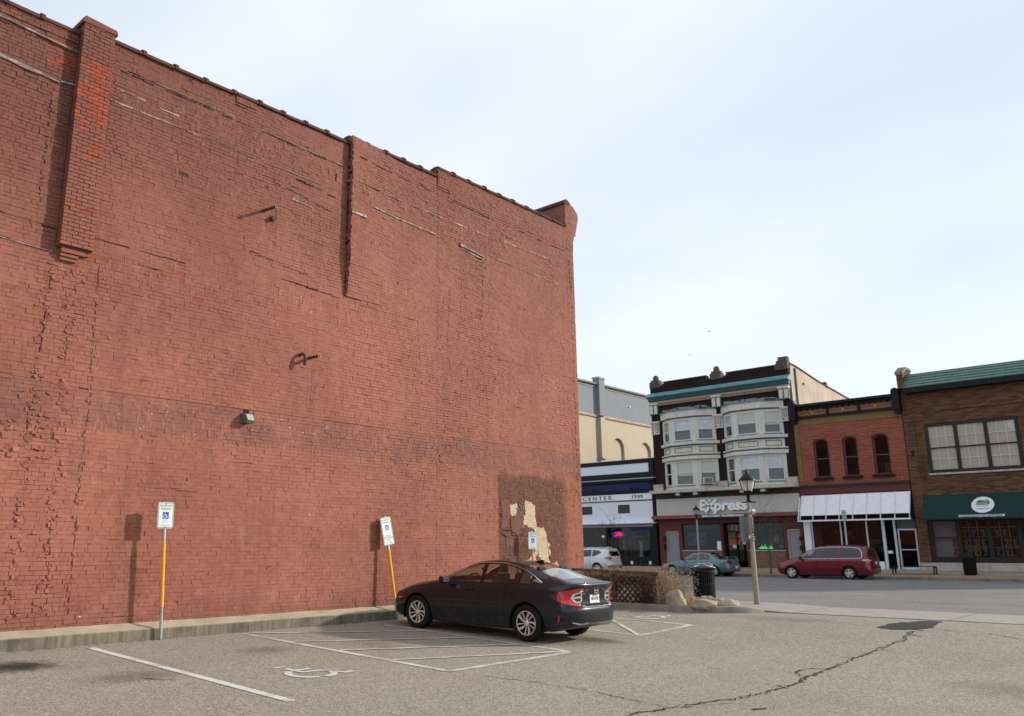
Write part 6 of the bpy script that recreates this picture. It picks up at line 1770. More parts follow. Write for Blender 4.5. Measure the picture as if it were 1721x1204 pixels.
# chrome line over the windows
for sd in (-1, 1):
    pts = []
    for x, z in [(1.56, .965), (1.7, 1.06), (1.85, 1.158), (2.05, 1.262), (2.25, 1.322), (2.48, 1.347), (2.75, 1.352), (3.0, 1.337), (3.22, 1.298), (3.45, 1.232), (3.65, 1.152), (3.88, 1.045)]:
        h = car.hit((x, sd * 2, z), (0, -sd, 0)); pts.append(h[0] + h[1] * .004)
    m = MB(); m.tube(pts, .0095, 6); m.build('window_trim', MT['chrome'], saloon, smooth=True)
    sidep(car, [(3.66, 1.06), (3.90, 1.03), (3.84, 1.058), (3.72, 1.115)], sd, MT['chrome'], 'quarter_trim', saloon, off=.002, th=.006)
    for hx, dn in ((2.26, 0), (3.2, 1)):
        h = car.hit((hx, sd * 2, .845), (0, -sd, 0)); m = MB(); p = h[0]
        m.box(p.x - .1, p.x + .1, p.y - .0 if sd > 0 else p.y - .04, p.y + .04 if sd > 0 else p.y, .835, .862)
        dd = [o for o in objs['door'] if (o.data.vertices[0].co.y > 0) == (sd > 0)]
        m.build('door_handle', BLACK, saloon, bevel=.01)
    # mirrors
    m = MB(); m.obox((1.72, sd * 1.0, 1.0), (.12, .19, .13), Matrix.Rotation(sd * .15, 3, 'Z')); mr = m.build('mirror', BLACK, saloon, bevel=.035)
    m = MB(); m.bar((1.70, sd * .86, .95), (1.72, sd * .95, .98), .06, .03); m.build('mirror_arm', MT['plastic'], mr)
    m = MB(); m.obox((1.787, sd * 1.0, 1.0), (.006, .15, .095), Matrix.Rotation(sd * .15, 3, 'Z')); m.build('mirror_glass', MT['chrome'], mr)
    sidep(car, [(.30, .585), (.47, .60), (.46, .565), (.32, .55)], sd, AMBER, 'side_marker', saloon, off=.003)
    car.patch([(-.1, .60), (.12, .63), (.33, .71), (.30, .745), (.1, .70), (-.08, .65)], (0, sd * .6, 0), Vector((.6, sd * .8, 0)), (0, 0, 1), Vector((.8, -sd * .6, 0)), CLEAR_LENS, 'headlight', saloon, off=.004)
    # C-shaped tail light, wrapped round the corner
    tl = diagp(car, [(0.378, .985), (0.514, .972), (0.696, .945), (0.841, .89), (0.950, .83), (0.878, .76), (0.750, .70), (0.587, .665), (0.424, .648), (0.396, .70), (0.514, .72), (0.605, .79), (0.569, .87), (0.442, .90), (0.360, .93)], sd, RED_LENS, 'tail_light', saloon, off=.012, th=.02)
    diagp(car, [(0.841, .89), (0.950, .83), (0.878, .76), (0.805, .735), (0.750, .80)], sd, DARK_RED, 'lamp_edge', tl, off=.0135, th=.005)
    diagp(car, [(0.378, .91), (0.460, .905), (0.578, .868), (0.614, .79), (0.523, .725), (0.424, .712), (0.369, .75)], sd, CLEAR_LENS, 'reverse_lamp', tl, off=.009, th=.015)
    diagp(car, [(0.396, .885), (0.514, .86), (0.542, .82), (0.396, .83)], sd, MT['plastic'], 'lamp_divider', tl, off=.011, th=.005); diagp(car, [(0.396, .80), (0.542, .79), (0.496, .74), (0.405, .735)], sd, MT['plastic'], 'lamp_divider', tl, off=.011, th=.005)
    diagp(car, [(.80, .50), (.83, .51), (.84, .40), (.81, .395)], sd, RED_LENS, 'reflector', saloon, off=.006)
    diagp(car, [(.62, .45), (.86, .47), (.94, .44), (.86, .41), (.62, .40)], sd, MT['plastic'], 'bumper_vent', saloon, off=.003)
    seats_y = None
# rear panel details
rearp(car, [(-.60, .70), (-.44, .635), (.44, .635), (.60, .70), (.50, .82), (.38, .86), (-.38, .86), (-.50, .82)], plain('dark_trunk_panel', (.006, .0065, .008), .6, spec=.15), 'plate_recess', saloon, off=.003, th=.004)
rearp(car, [(-.62, .955), (.62, .955), (.64, .93), (.5, .905), (-.5, .905), (-.64, .93)], carpaint('trunk_lip_paint', (.012, .014, .018), .2, .3, .5), 'trunk_moulding', saloon, off=.010)
pl = rearp(car, [(-.16, .69), (.16, .69), (.16, .85), (-.16, .85)], PLATE, 'number_plate', saloon, off=.018, th=.012)
xr = 4.63 - .115 + .021
for txt, sz, z, mt, w_ in (('WISCONSIN', .03, .835, plain('plate_red', (.5, .05, .04), .5), .16), ('443-UTN', .085, .775, plain('plate_ink', (.05, .05, .055), .5), .25), ('DAIRYLAND', .022, .71, plain('plate_red', (.5, .05, .04), .5), .15)):
    h = car.hit((6, 0, z), (-1, 0, 0)); lettering(txt, sz, (h[0].x + .022, 0, z), mt, pl, rot=(R(90), 0, R(90)), width=w_, extrude=.001)
rearp(car, [(-.46, .640), (.46, .640), (.60, .692), (.59, .700), (.45, .650), (-.45, .650), (-.59, .700), (-.60, .692)], MT['chrome'], 'bumper_trim', saloon, off=.012)
rearp(car, [(-.52, .335), (.52, .335), (.70, .375), (.72, .40), (.5, .362), (-.5, .362), (-.72, .40), (-.70, .375)], MT['chrome'], 'lower_trim', saloon, off=.006)
h = car.hit((6, 0, .925), (-1, 0, 0)); m = MB()
ex_ = h[0].x + .022
for a, b_ in (((-.045, .965), (-.05, .885)), ((.045, .965), (.05, .885)), ((-.046, .922), (.046, .922)), ((-.062, .975), (-.062, .875)), ((.062, .975), (.062, .875)), ((-.062, .975), (.062, .975)), ((-.055, .875), (.055, .875))):
    m.bar((ex_, a[0], a[1]), (ex_, b_[0], b_[1]), .014, .008, up=(1, 0, 0))
m.build('emblem', MT['chrome'], saloon)
h = car.hit((6, -.42, .865), (-1, 0, 0)); lettering('CIVIC', .05, (h[0].x + .008, -.40, .868), MT['chrome'], saloon, rot=(R(90), 0, R(82)), width=.2, extrude=.002)
rearp(car, [(-.5, .652), (-.38, .652), (-.38, .668), (-.5, .668)], MT['chrome'], 'model_badge', saloon, off=.016)
h = car.hit((3.30, 0, 3), (0, 0, -1)); m = MB(); m.prism([(3.22, h[0].z + .012), (3.42, h[0].z - .025), (3.44, h[0].z - .02), (3.42, h[0].z + .045), (3.36, h[0].z + .05)], 'y', -.025, .025); m.build('roof_antenna', MT['plastic'], saloon, bevel=.008)
m = MB(); m.box(.5, 4.05, -.66, .66, .19, .26); m.build('underbody', MT['black_soft'], saloon)
m = MB(); m.box(1.5, 3.9, -.70, .70, .24, .42); m.prism([(1.35, .6), (1.35, .93), (1.75, .95), (1.95, .85), (1.95, .6)], 'y', -.72, .72); m.prism([(3.75, .6), (3.75, .98), (4.25, .98), (4.25, .6)], 'y', -.7, .7); m.build('dashboard', MT['interior'], saloon)
seats(saloon, (2.05, 2.95), .36, .58, MT['interior'], .56)
m = MB(); m.tube([(1.98 + .05 * math.cos(a), -.36 + .18 * math.cos(a), .93 + .18 * math.sin(a)) for a in np.linspace(0, 2 * math.pi, 20)], .016, 6, cap=False); m.build('steering_wheel', MT['plastic'], saloon)
m = MB(); m.box(1.93, 1.95, -.06, .06, 1.16, 1.22); m.build('rear_view_mirror', MT['plastic'], saloon)
saloon.location = (-13.92, 13.285, -.025); saloon.rotation_euler = (0, R(1.75), R(2.8)); saloon.scale = (1.02, 1.0, 1.01)

# ---------------- teal saloon across the street
def far_car(root, T, L, rear, front, cuts, paint, axles, r, w, rim, style, track, zc=.68, gl='glass', body_trim=None, doors=(), door_top=.95):
    car = Car(T, L, rear, front, zc, 4, 60)
    for poly, nm in cuts['side']:
        for sd in (-1, 1): car.cut(poly, 'xz', lambda f, c, sd=sd: c.y * sd > .3 and abs(f.normal.y) > .25 and c.z > .8, nm)
    for poly, nm in cuts.get('top', ()):
        car.cut(poly, 'xy', lambda f, c: c.z > .85 and f.normal.z > .15, nm)
    for poly, nm in cuts.get('rear', ()):
        car.cut(poly, 'yz', lambda f, c: c.x > L * .6 and f.normal.x > .3, nm)
    for pl in doors:
        for sd in (-1, 1):
            car.cut(pl, 'xz', lambda f, c, sd=sd: c.y * sd > .45 and abs(f.normal.y) > .3 and c.z < door_top and f[car.pid] == 0, 'door')
            for q in (0, -1):
                x = pl[q][0]; car.cut([(x - .007, pl[0][1]), (x - .007, door_top), (x + .007, door_top), (x + .007, pl[0][1])], 'xz', lambda f, c, sd=sd: c.y * sd > .45 and c.z < door_top and f[car.pid] in (0, car.names.index('door')), 'door_gap')
    mats = dict(body=paint, door=paint, side_window=MT[gl], privacy_window=MT['glass_dark'], windscreen=MT['glass'], rear_window=MT['glass_dark'], window_surround=MT['plastic'], door_gap=MT['black_soft'])
    finish_car(root, car, mats, axles, r, w, rim, style, track)
    m = MB(); m.box(.5, L - .5, -track / 2 + .1, track / 2 - .1, .18, .28); m.build('underbody', MT['black_soft'], root)
    return car

T2 = dict(x=[.35, .7, 1.0, 1.5, 1.95, 2.4, 2.8, 3.2, 3.6, 4.0, 4.42],
    zt=[.72, .82, .88, .95, 1.20, 1.37, 1.40, 1.385, 1.22, 1.04, 1.0], zre=[.70, .79, .85, .925, 1.15, 1.305, 1.335, 1.315, 1.16, 1.0, .975],
    wr=[.58, .62, .65, .68, .60, .545, .54, .545, .59, .64, .65], zgl=[.66, .75, .81, .87, .89, .905, .915, .925, .94, .95, .94], wgl=[.73, .77, .80, .82, .82, .82, .82, .82, .81, .79, .755],
    zsh=[.58, .64, .69, .75, .77, .78, .79, .80, .81, .82, .81], wsh=[.79, .85, .875, .875, .875, .875, .875, .88, .88, .86, .82],
    zm=[.45, .48, .5, .5, .5, .5, .5, .5, .51, .52, .52], wm=[.80, .87, .89, .888, .885, .885, .885, .89, .89, .88, .84],
    zb=[.22, .2, .2, .19, .19, .19, .19, .19, .2, .22, .27], wb=[.75, .8, .82, .82, .82, .82, .82, .82, .82, .8, .76])
REAR2 = ([(.26, .12), (.32, .03), (.45, 0), (.6, .01), (.66, .06), (.72, .09), (.85, .10), (.93, .09), (.98, .12), (1.0, .2)], .22, .84)
FRONT2 = ([(.2, .18), (.3, .04), (.42, 0), (.55, .02), (.62, .10), (.68, .2), (.72, .3)], .34, .82)
TEAL = carpaint('teal_car_paint', (.085, .165, .18), .4, .35)
teal = tag(empty('parked_car'), 'teal four-door saloon parked across the street before the red-framed shop front', 'car', 'cars parked along the far kerb')
cuts = dict(side=[([(1.75, .92), (1.92, 1.03), (2.15, 1.17), (2.38, 1.27), (2.6, 1.30), (2.63, .935)], 'side_window'), ([(2.72, .94), (2.69, 1.305), (3.0, 1.305), (3.22, 1.27), (3.42, 1.17), (3.46, .95)], 'side_window')],
    top=[([(1.62, -.6), (1.62, .6), (2.3, .5), (2.3, -.5)], 'windscreen'), ([(3.26, -.47), (3.26, .47), (3.98, .56), (3.98, -.56)], 'rear_window')])
c2 = far_car(teal, T2, 4.73, REAR2, FRONT2, cuts, TEAL, (1.0, 3.72), .315, .205, .19, 'cover', 1.52,
    doors=([(1.5, .28), (1.52, .86), (2.66, .9), (2.67, .28)], [(2.68, .28), (2.68, .9), (3.5, .9), (3.42, .6), (3.22, .28)]), door_top=.91)
for sd in (-1, 1):
    diagp(c2, [(0.340, .88), (0.540, .90), (0.860, .87), (0.840, .74), (0.540, .71), (0.360, .73)], sd, DARK_RED, 'tail_light', teal, off=.008)
    m = MB(); m.obox((1.85, sd * .98, .95), (.1, .18, .12), Matrix.Rotation(sd * .15, 3, 'Z')); m.build('mirror', MT['plastic'], teal, bevel=.03)
    sidep(c2, [(1.5, .40), (3.3, .40), (3.3, .46), (1.5, .46)], sd, TEAL, 'side_moulding', teal, off=.012)
    sidep(c2, [(2.45, .76), (2.6, .76), (2.6, .79), (2.45, .79)], sd, MT['plastic'], 'door_handle', teal, off=.015); sidep(c2, [(3.3, .77), (3.42, .77), (3.42, .80), (3.3, .80)], sd, MT['plastic'], 'door_handle', teal, off=.015)
    car_p = c2.patch([(-.1, .56), (.15, .58), (.3, .62), (.28, .66), (.1, .65), (-.1, .62)], (0, sd * .6, 0), Vector((.6, sd * .8, 0)), (0, 0, 1), Vector((.8, -sd * .6, 0)), CLEAR_LENS, 'headlight', teal)
rearp(c2, [(-.16, .47), (.16, .47), (.16, .62), (-.16, .62)], PLATE, 'number_plate', teal, off=.012)
m = MB(); m.bar((4.45, -.62, 1.13), (4.45, .62, 1.13), .16, .03); m.box(4.4, 4.5, -.6, -.55, .98, 1.12); m.box(4.4, 4.5, .55, .6, .98, 1.12); m.build('spoiler', TEAL, teal, bevel=.01)
seats(teal, (2.1, 2.95), .36, .55, MT['interior_tan'], .55)
m = MB(); m.box(1.5, 4.0, -.7, .7, .28, .42); m.prism([(1.5, .5), (1.5, .88), (1.9, .9), (2.05, .8), (2.05, .5)], 'y', -.72, .72); m.build('dashboard', MT['interior_tan'], teal)
teal.location = (-27.4, 47.6, road_z(47.6)); teal.rotation_euler = (0, 0, R(-.5))

# ---------------- red minivan
T3 = dict(x=[.30, .6, .95, 1.4, 1.9, 2.4, 3.0, 3.6, 4.2, 4.6, 4.86],
    zt=[.85, .99, 1.08, 1.24, 1.53, 1.69, 1.745, 1.75, 1.73, 1.685, 1.60], zre=[.82, .95, 1.04, 1.19, 1.46, 1.61, 1.665, 1.67, 1.65, 1.60, 1.52],
    wr=[.62, .68, .72, .76, .70, .665, .66, .66, .66, .66, .655], zgl=[.76, .88, .96, 1.02, 1.04, 1.05, 1.06, 1.07, 1.08, 1.085, 1.08], wgl=[.78, .84, .88, .905, .905, .905, .905, .905, .90, .885, .86],
    zsh=[.66, .74, .80, .86, .88, .89, .90, .91, .92, .92, .91], wsh=[.85, .92, .95, .955, .955, .955, .955, .955, .955, .94, .91],
    zm=[.5, .52, .55, .55, .55, .55, .55, .55, .56, .57, .57], wm=[.86, .94, .97, .972, .97, .97, .97, .972, .975, .96, .93],
    zb=[.23, .22, .21, .2, .2, .2, .2, .2, .21, .23, .27], wb=[.8, .86, .88, .89, .89, .89, .89, .89, .89, .88, .85])
REAR3 = ([(.26, .10), (.32, .02), (.45, 0), (.62, .005), (.68, .05), (.75, .06), (.95, .065), (1.1, .09), (1.35, .19), (1.5, .26), (1.6, .34)], .20, .92)
FRONT3 = ([(.22, .14), (.32, .03), (.48, 0), (.62, .03), (.72, .1), (.80, .2), (.85, .3)], .34, .88)
REDP = carpaint('dark_red_car_paint', (.145, .006, .018), .3, .3)
van = tag(empty('parked_minivan'), 'dark red minivan parked across the street before the white awning', 'minivan', 'cars parked along the far kerb')
cuts = dict(side=[([(1.50, 1.06), (1.7, 1.22), (1.95, 1.40), (2.2, 1.52), (2.36, 1.56), (2.38, 1.07)], 'side_window'), ([(2.44, 1.07), (2.42, 1.57), (2.8, 1.605), (3.42, 1.615), (3.44, 1.085)], 'privacy_window'), ([(3.52, 1.085), (3.50, 1.615), (4.1, 1.60), (4.45, 1.555), (4.58, 1.36), (4.58, 1.14), (4.45, 1.095)], 'privacy_window')],
    top=[([(1.36, -.68), (1.36, .68), (2.15, .6), (2.15, -.6)], 'windscreen')], rear=[([(-.62, 1.12), (.62, 1.12), (.58, 1.5), (-.58, 1.5)], 'rear_window')])
c3 = far_car(van, T3, 5.1, REAR3, FRONT3, cuts, REDP, (.96, 3.96), .335, .225, .215, 'five', 1.68, zc=.8,
    doors=([(1.36, .3), (1.4, 1.0), (2.4, 1.02), (2.4, .3)], [(2.41, .3), (2.41, 1.02), (3.48, 1.04), (3.45, .3)]), door_top=1.03)
for sd in (-1, 1):
    pts = []
    for x, z in [(1.42, 1.045), (1.7, 1.25), (1.95, 1.425), (2.2, 1.545), (2.4, 1.59), (2.8, 1.63), (3.5, 1.64), (4.1, 1.625), (4.47, 1.575), (4.62, 1.36), (4.62, 1.12), (4.45, 1.07), (3.5, 1.06), (2.4, 1.045), (1.42, 1.035)]:
        h = c3.hit((x, sd * 2, z), (0, -sd, 0)); pts.append(h[0] + h[1] * .004)
    m = MB(); m.tube(pts, .016, 6); m.build('window_trim', MT['chrome'], van, smooth=True)
    tl = diagp(c3, [(0.500, 1.0), (0.718, 1.03), (0.949, 1.02), (0.976, .95), (0.786, .92), (0.500, .90)], sd, CLEAR_LENS, 'tail_light', van, off=.008)
    diagp(c3, [(0.500, .96), (0.786, .965), (0.949, .95), (0.854, .86), (0.650, .82), (0.500, .84)], sd, RED_LENS, 'red_lamp', tl, off=.012, th=.008)
    m = MB(); m.obox((1.55, sd * 1.06, 1.08), (.12, .2, .16), Matrix.Rotation(sd * .15, 3, 'Z')); m.build('mirror', MT['plastic'], van, bevel=.035)
    c3.patch([(-.15, .66), (.15, .69), (.32, .78), (.3, .86), (.1, .82), (-.14, .74)], (0, sd * .6, 0), Vector((.6, sd * .8, 0)), (0, 0, 1), Vector((.8, -sd * .6, 0)), CLEAR_LENS, 'headlight', van)
    for x in (2.25, 2.58): sidep(c3, [(x, .90), (x + .17, .90), (x + .17, .935), (x, .935)], sd, REDP, 'door_handle', van, off=.02)
    sidep(c3, [(3.5, .885), (4.6, .895), (4.6, .905), (3.5, .895)], sd, MT['plastic'], 'slide_rail', van, off=.002)
    m = MB(); m.bar((2.5, sd * .56, 1.755), (4.3, sd * .56, 1.755), .04, .035); m.build('roof_rail', MT['plastic'], van)
rearp(c3, [(-.16, .78), (.16, .78), (.16, .93), (-.16, .93)], PLATE, 'number_plate', van, off=.012)
seats(van, (1.95, 2.9, 3.7), .4, .75, MT['interior_tan'], .62)
m = MB(); m.box(1.4, 4.6, -.75, .75, .3, .5); m.prism([(1.4, .6), (1.4, 1.02), (1.8, 1.06), (2.0, .95), (2.0, .6)], 'y', -.8, .8); m.build('dashboard', MT['interior'], van)
van.location = (-19.95, 47.25, road_z(47)); van.rotation_euler = (0, 0, R(.3))

# ---------------- white SUV
T4 = dict(x=[.30, .6, .95, 1.35, 1.8, 2.3, 2.8, 3.3, 3.8, 4.15, 4.40],
    zt=[.88, 1.02, 1.08, 1.15, 1.45, 1.64, 1.69, 1.69, 1.66, 1.61, 1.53], zre=[.85, .98, 1.04, 1.10, 1.38, 1.55, 1.60, 1.60, 1.57, 1.52, 1.44],
    wr=[.60, .66, .70, .74, .66, .61, .60, .60, .59, .58, .57], zgl=[.80, .92, .99, 1.04, 1.05, 1.06, 1.075, 1.095, 1.12, 1.14, 1.13], wgl=[.74, .80, .84, .86, .86, .86, .86, .86, .85, .82, .79],
    zsh=[.7, .78, .84, .88, .9, .91, .92, .93, .95, .96, .95], wsh=[.8, .87, .9, .905, .9, .9, .9, .905, .91, .89, .86],
    zm=[.52, .55, .58, .58, .58, .58, .58, .58, .6, .6, .6], wm=[.82, .89, .915, .91, .905, .905, .905, .915, .92, .91, .88],
    zb=[.26, .25, .24, .23, .23, .23, .23, .23, .24, .27, .32], wb=[.76, .82, .84, .84, .84, .84, .84, .84, .84, .83, .8])
REAR4 = ([(.3, .12), (.37, .03), (.5, 0), (.65, .0), (.72, .05), (.8, .07), (1.0, .075), (1.12, .11), (1.35, .23), (1.48, .30), (1.53, .36)], .22, .87)
WHITEP = carpaint('white_car_paint', (.62, .63, .64), .1, .35)
suv = tag(empty('parked_suv'), 'white SUV parked across the street beside the corner of the brick wall', 'car', 'cars parked along the far kerb')
cuts = dict(side=[([(1.45, 1.08), (1.65, 1.22), (1.9, 1.38), (2.1, 1.47), (2.3, 1.50), (2.3, 1.09)], 'side_window'), ([(2.38, 1.09), (2.38, 1.51), (2.8, 1.545), (3.15, 1.54), (3.2, 1.11)], 'privacy_window'), ([(3.27, 1.115), (3.24, 1.535), (3.6, 1.51), (3.85, 1.43), (3.92, 1.36), (3.6, 1.16)], 'privacy_window')],
    top=[([(1.32, -.62), (1.32, .62), (2.05, .54), (2.05, -.54)], 'windscreen')], rear=[([(-.55, 1.14), (.55, 1.14), (.48, 1.44), (-.48, 1.44)], 'rear_window')])
c4 = far_car(suv, T4, 4.65, REAR4, ([(.25, .16), (.35, .04), (.5, 0), (.7, .03), (.8, .12), (.88, .28)], .32, .85), cuts, WHITEP, (.95, 3.66), .35, .225, .225, 'five', 1.58, zc=.85,
    doors=([(1.36, .34), (1.4, 1.04), (2.33, 1.06), (2.33, .34)], [(2.34, .34), (2.34, 1.06), (3.22, 1.08), (3.1, .34)]), door_top=1.05)
for sd in (-1, 1):
    diagp(c4, [(0.420, 1.05), (0.576, 1.10), (0.771, 1.09), (0.950, 1.0), (0.732, .96), (0.576, .90), (0.436, .93)], sd, RED_LENS, 'tail_light', suv, off=.01)
    m = MB(); m.obox((1.55, sd * 1.02, 1.1), (.12, .19, .15), Matrix.Rotation(sd * .15, 3, 'Z')); m.build('mirror', WHITEP, suv, bevel=.035)
    m = MB(); m.bar((2.0, sd * .55, 1.70), (3.9, sd * .55, 1.68), .035, .035); m.build('roof_rail', MT['steel'], suv)
rearp(c4, [(-.78, .36), (.78, .36), (.82, .56), (-.82, .56)], MT['plastic'], 'bumper_skirt', suv, off=.006)
rearp(c4, [(-.16, .82), (.16, .82), (.16, .97), (-.16, .97)], PLATE, 'number_plate', suv, off=.012)
m = MB(); m.prism([(4.1, 1.62), (4.3, 1.60), (4.42, 1.55), (4.38, 1.52), (4.1, 1.58)], 'y', -.5, .5); m.build('spoiler', WHITEP, suv, bevel=.01)
m = MB(); m.prism([(3.85, 1.66), (4.02, 1.64), (4.0, 1.74)], 'y', -.02, .02); m.build('roof_antenna', WHITEP, suv)
seats(suv, (1.95, 2.85), .38, .78, MT['interior'], .55)
suv.location = (-35.5, 47.65, road_z(47.6))

# ------------------------------------------------------------------ parking signs on posts
SIGN_W = plain('sign_white', (.62, .64, .63), .4, var=.04, dirt=.1)
SIGN_G = plain('sign_green', (.05, .22, .15), .5, var=.1)
SIGN_GF = plain('faded_sign_green', (.32, .45, .40), .5, var=.1)
SIGN_B = plain('sign_blue', (.015, .05, .36), .4, var=.05)
def rrect(w, h, r, n=5):
    out = []
    for cx, cz, a0 in ((w / 2 - r, h / 2 - r, 0), (-w / 2 + r, h / 2 - r, 90), (-w / 2 + r, -h / 2 + r, 180), (w / 2 - r, -h / 2 + r, 270)):
        out += [(cx + r * math.cos(R(a0 + 90 * k / n)), cz + r * math.sin(R(a0 + 90 * k / n))) for k in range(n + 1)]
    return out
def frame_ring(w, h, r, t, x, mat, parent):
    m = MB(); o = rrect(w, h, r); i = rrect(w - 2 * t, h - 2 * t, max(.004, r - t)); n = len(o)
    m.v = [(x, p[0], p[1]) for p in o] + [(x, p[0], p[1]) for p in i]
    for k in range(n): m.face((k, (k + 1) % n, n + (k + 1) % n, n + k))
    return m.build('sign_border', mat, parent)
def parking_sign(label, base, top, sleeve, panel_z, lean_roll, van=False, yaw_=0.0):
    """base, top: post ends; the panel faces +X"""
    g = tag(empty('parking_sign', base), label, 'sign', 'reserved parking signs along the wall')
    b = Vector((0, 0, 0)); t = Vector(top) - Vector(base); L = t.length; u = t.normalized()
    m = MB(); m.tube([b - u * .2, t], .028, 12); m.build('post', MT['steel'], g, auto=40)
    m = MB(); m.tube([u * sleeve[0], u * sleeve[1]], .0325, 12); m.build('post_sleeve', MT['yellow'], g, auto=40)
    pc = u * panel_z
    rot = Matrix.Rotation(yaw_, 3, 'Z') @ Matrix.Rotation(lean_roll, 3, 'X') @ Matrix.Rotation(math.asin(max(-1, min(1, u.x))), 3, 'Y')
    pe = empty('x'); bpy.data.objects.remove(pe)
    m = MB(); m.prism(rrect(.305, .457, .035), 'x', .031, .034)
    p = m.build('sign_panel', SIGN_W, g); p.location = pc; p.rotation_euler = rot.to_euler()
    frame_ring(.29, .442, .03, .011, .0355, SIGN_G, p)
    X_ = .0355; lr = (R(90), 0, R(90))
    lettering('RESERVED', .052, (X_, 0, .165), SIGN_G, p, rot=lr, width=.225, extrude=.0006); lettering('PARKING', .052, (X_, 0, .108), SIGN_G, p, rot=lr, width=.19, extrude=.0006)
    m = MB(); m.add([(X_, -.058, -.065), (X_, .058, -.065), (X_, .058, .058), (X_, -.058, .058)], [(0, 1, 2, 3)]); m.build('symbol_field', SIGN_B, p)
    m = MB(); stroke_mesh(m, wheelchair(), lambda a, b_: (X_ + .001, (a - .52) * .098, (b_ - .5) * .098 - .003)); m.build('wheelchair_symbol', SIGN_W, p)
    m = MB()
    for k2, w_ in enumerate((.13, .15, .12)): m.add([(X_, -w_ / 2, -.096 - k2 * .022), (X_, w_ / 2, -.096 - k2 * .022), (X_, w_ / 2, -.085 - k2 * .022), (X_, -w_ / 2, -.085 - k2 * .022)], [(0, 1, 2, 3)])
    m.build('faded_print', plain('faded_print', (.50, .55, .53), .5), p)
    lettering('THIS SPACE', .034, (X_, 0, -.180), SIGN_GF if not van else SIGN_G, p, rot=lr, width=.18, extrude=.0006)
    m = MB()
    for zz in (.20, -.205): m.tube([(.034, .0, zz), (.041, .0, zz)], .008, 8)
    m.build('bolt', MT['rust'], p)
    if van:
        m = MB(); m.prism(rrect(.305, .152, .03), 'x', .031, .034); q = m.build('lower_plate', SIGN_W, g); q.location = pc + rot @ Vector((0, 0, -.309)); q.rotation_euler = rot.to_euler()
        frame_ring(.29, .137, .025, .009, .0355, SIGN_G, q); lettering('VAN', .05, (X_, 0, .026), SIGN_G, q, rot=lr, width=.1, extrude=.0006); lettering('ACCESSIBLE', .036, (X_, 0, -.028), SIGN_G, q, rot=lr, width=.2, extrude=.0006)
    return g
parking_sign('upright reserved parking sign on yellow-sleeved post, nearest the left edge', (-14.29, 7.6, -.01), (-14.31, 7.5, 2.34), (.56, 1.66), 2.13, R(0.8))
parking_sign('leaning reserved parking sign with a second plate below, at the nose of the black car', (-14.28, 13.17, -.02), (-14.50, 12.92, 2.24), (.52, 1.54), 2.03, R(9), van=True)
parking_sign('reserved parking sign before the bare tan patch, half hidden behind the black car', (-14.33, 18.1, -.01), (-14.36, 18.08, 1.98), (.3, 1.35), 1.74, R(-1.5), yaw_=R(-14))

# ------------------------------------------------------------------ planter island at the street corner
def isl(y_off=0): return [(-14.55, 19.42), (-13, 19.40), (-12, 19.40), (-11, 19.45), (-10.3, 19.58), (-9.75, 19.82), (-9.42, 20.1), (-9.2, 20.45), (-9.15, 20.62)]
m = MB(); P = isl(); n = len(P)
for i, p in enumerate(P):
    a = Vector(P[max(0, i - 1)]); b = Vector(P[min(n - 1, i + 1)]); d = (b - a).normalized(); nn = Vector((-d.y, d.x))
    z = lot_z(p[0], p[1]); h = .125 * (1 - sstep(n - 3.2, n - 1, i)) + .02
    q0, q1, q2 = Vector(p), Vector(p) + nn * .03, Vector(p) + nn * .17
    m.v += [(q0.x, q0.y, z - .1), (q0.x + nn.x * .012, q0.y + nn.y * .012, z + h - .02), (q1.x, q1.y, z + h), (q2.x, q2.y, z + h + .005), (q2.x, q2.y, z - .1)]
for i in range(n - 1):
    for q in range(4): m.face((5 * i + q, 5 * i + q + 1, 5 * i + 6 + q, 5 * i + 5 + q))
m.face(range(5)); m.face(range(5 * n - 1, 5 * n - 6, -1))
m.build('island_kerb', MT['kerb'], auto=50)['kind'] = 'structure'
m = MB()
P = P[:-2]; n = len(P)
for i, p in enumerate(P):
    for t in (0, .5, 1): m.v.append((p[0], p[1] + .15 + (max(p[1] + .17, min(21.3, 20.62 + max(0, -10.2 - p[0]) * .7)) - p[1] - .15) * t, .085 + .03 * math.sin(i * 2.3 + t * 3)))
for i in range(n - 1):
    for t in range(2): m.face((3 * i + t, 3 * i + 3 + t, 3 * i + 4 + t, 3 * i + 1 + t))
m.build('planting_bed', MT['soil'], smooth=True)['kind'] = 'structure'

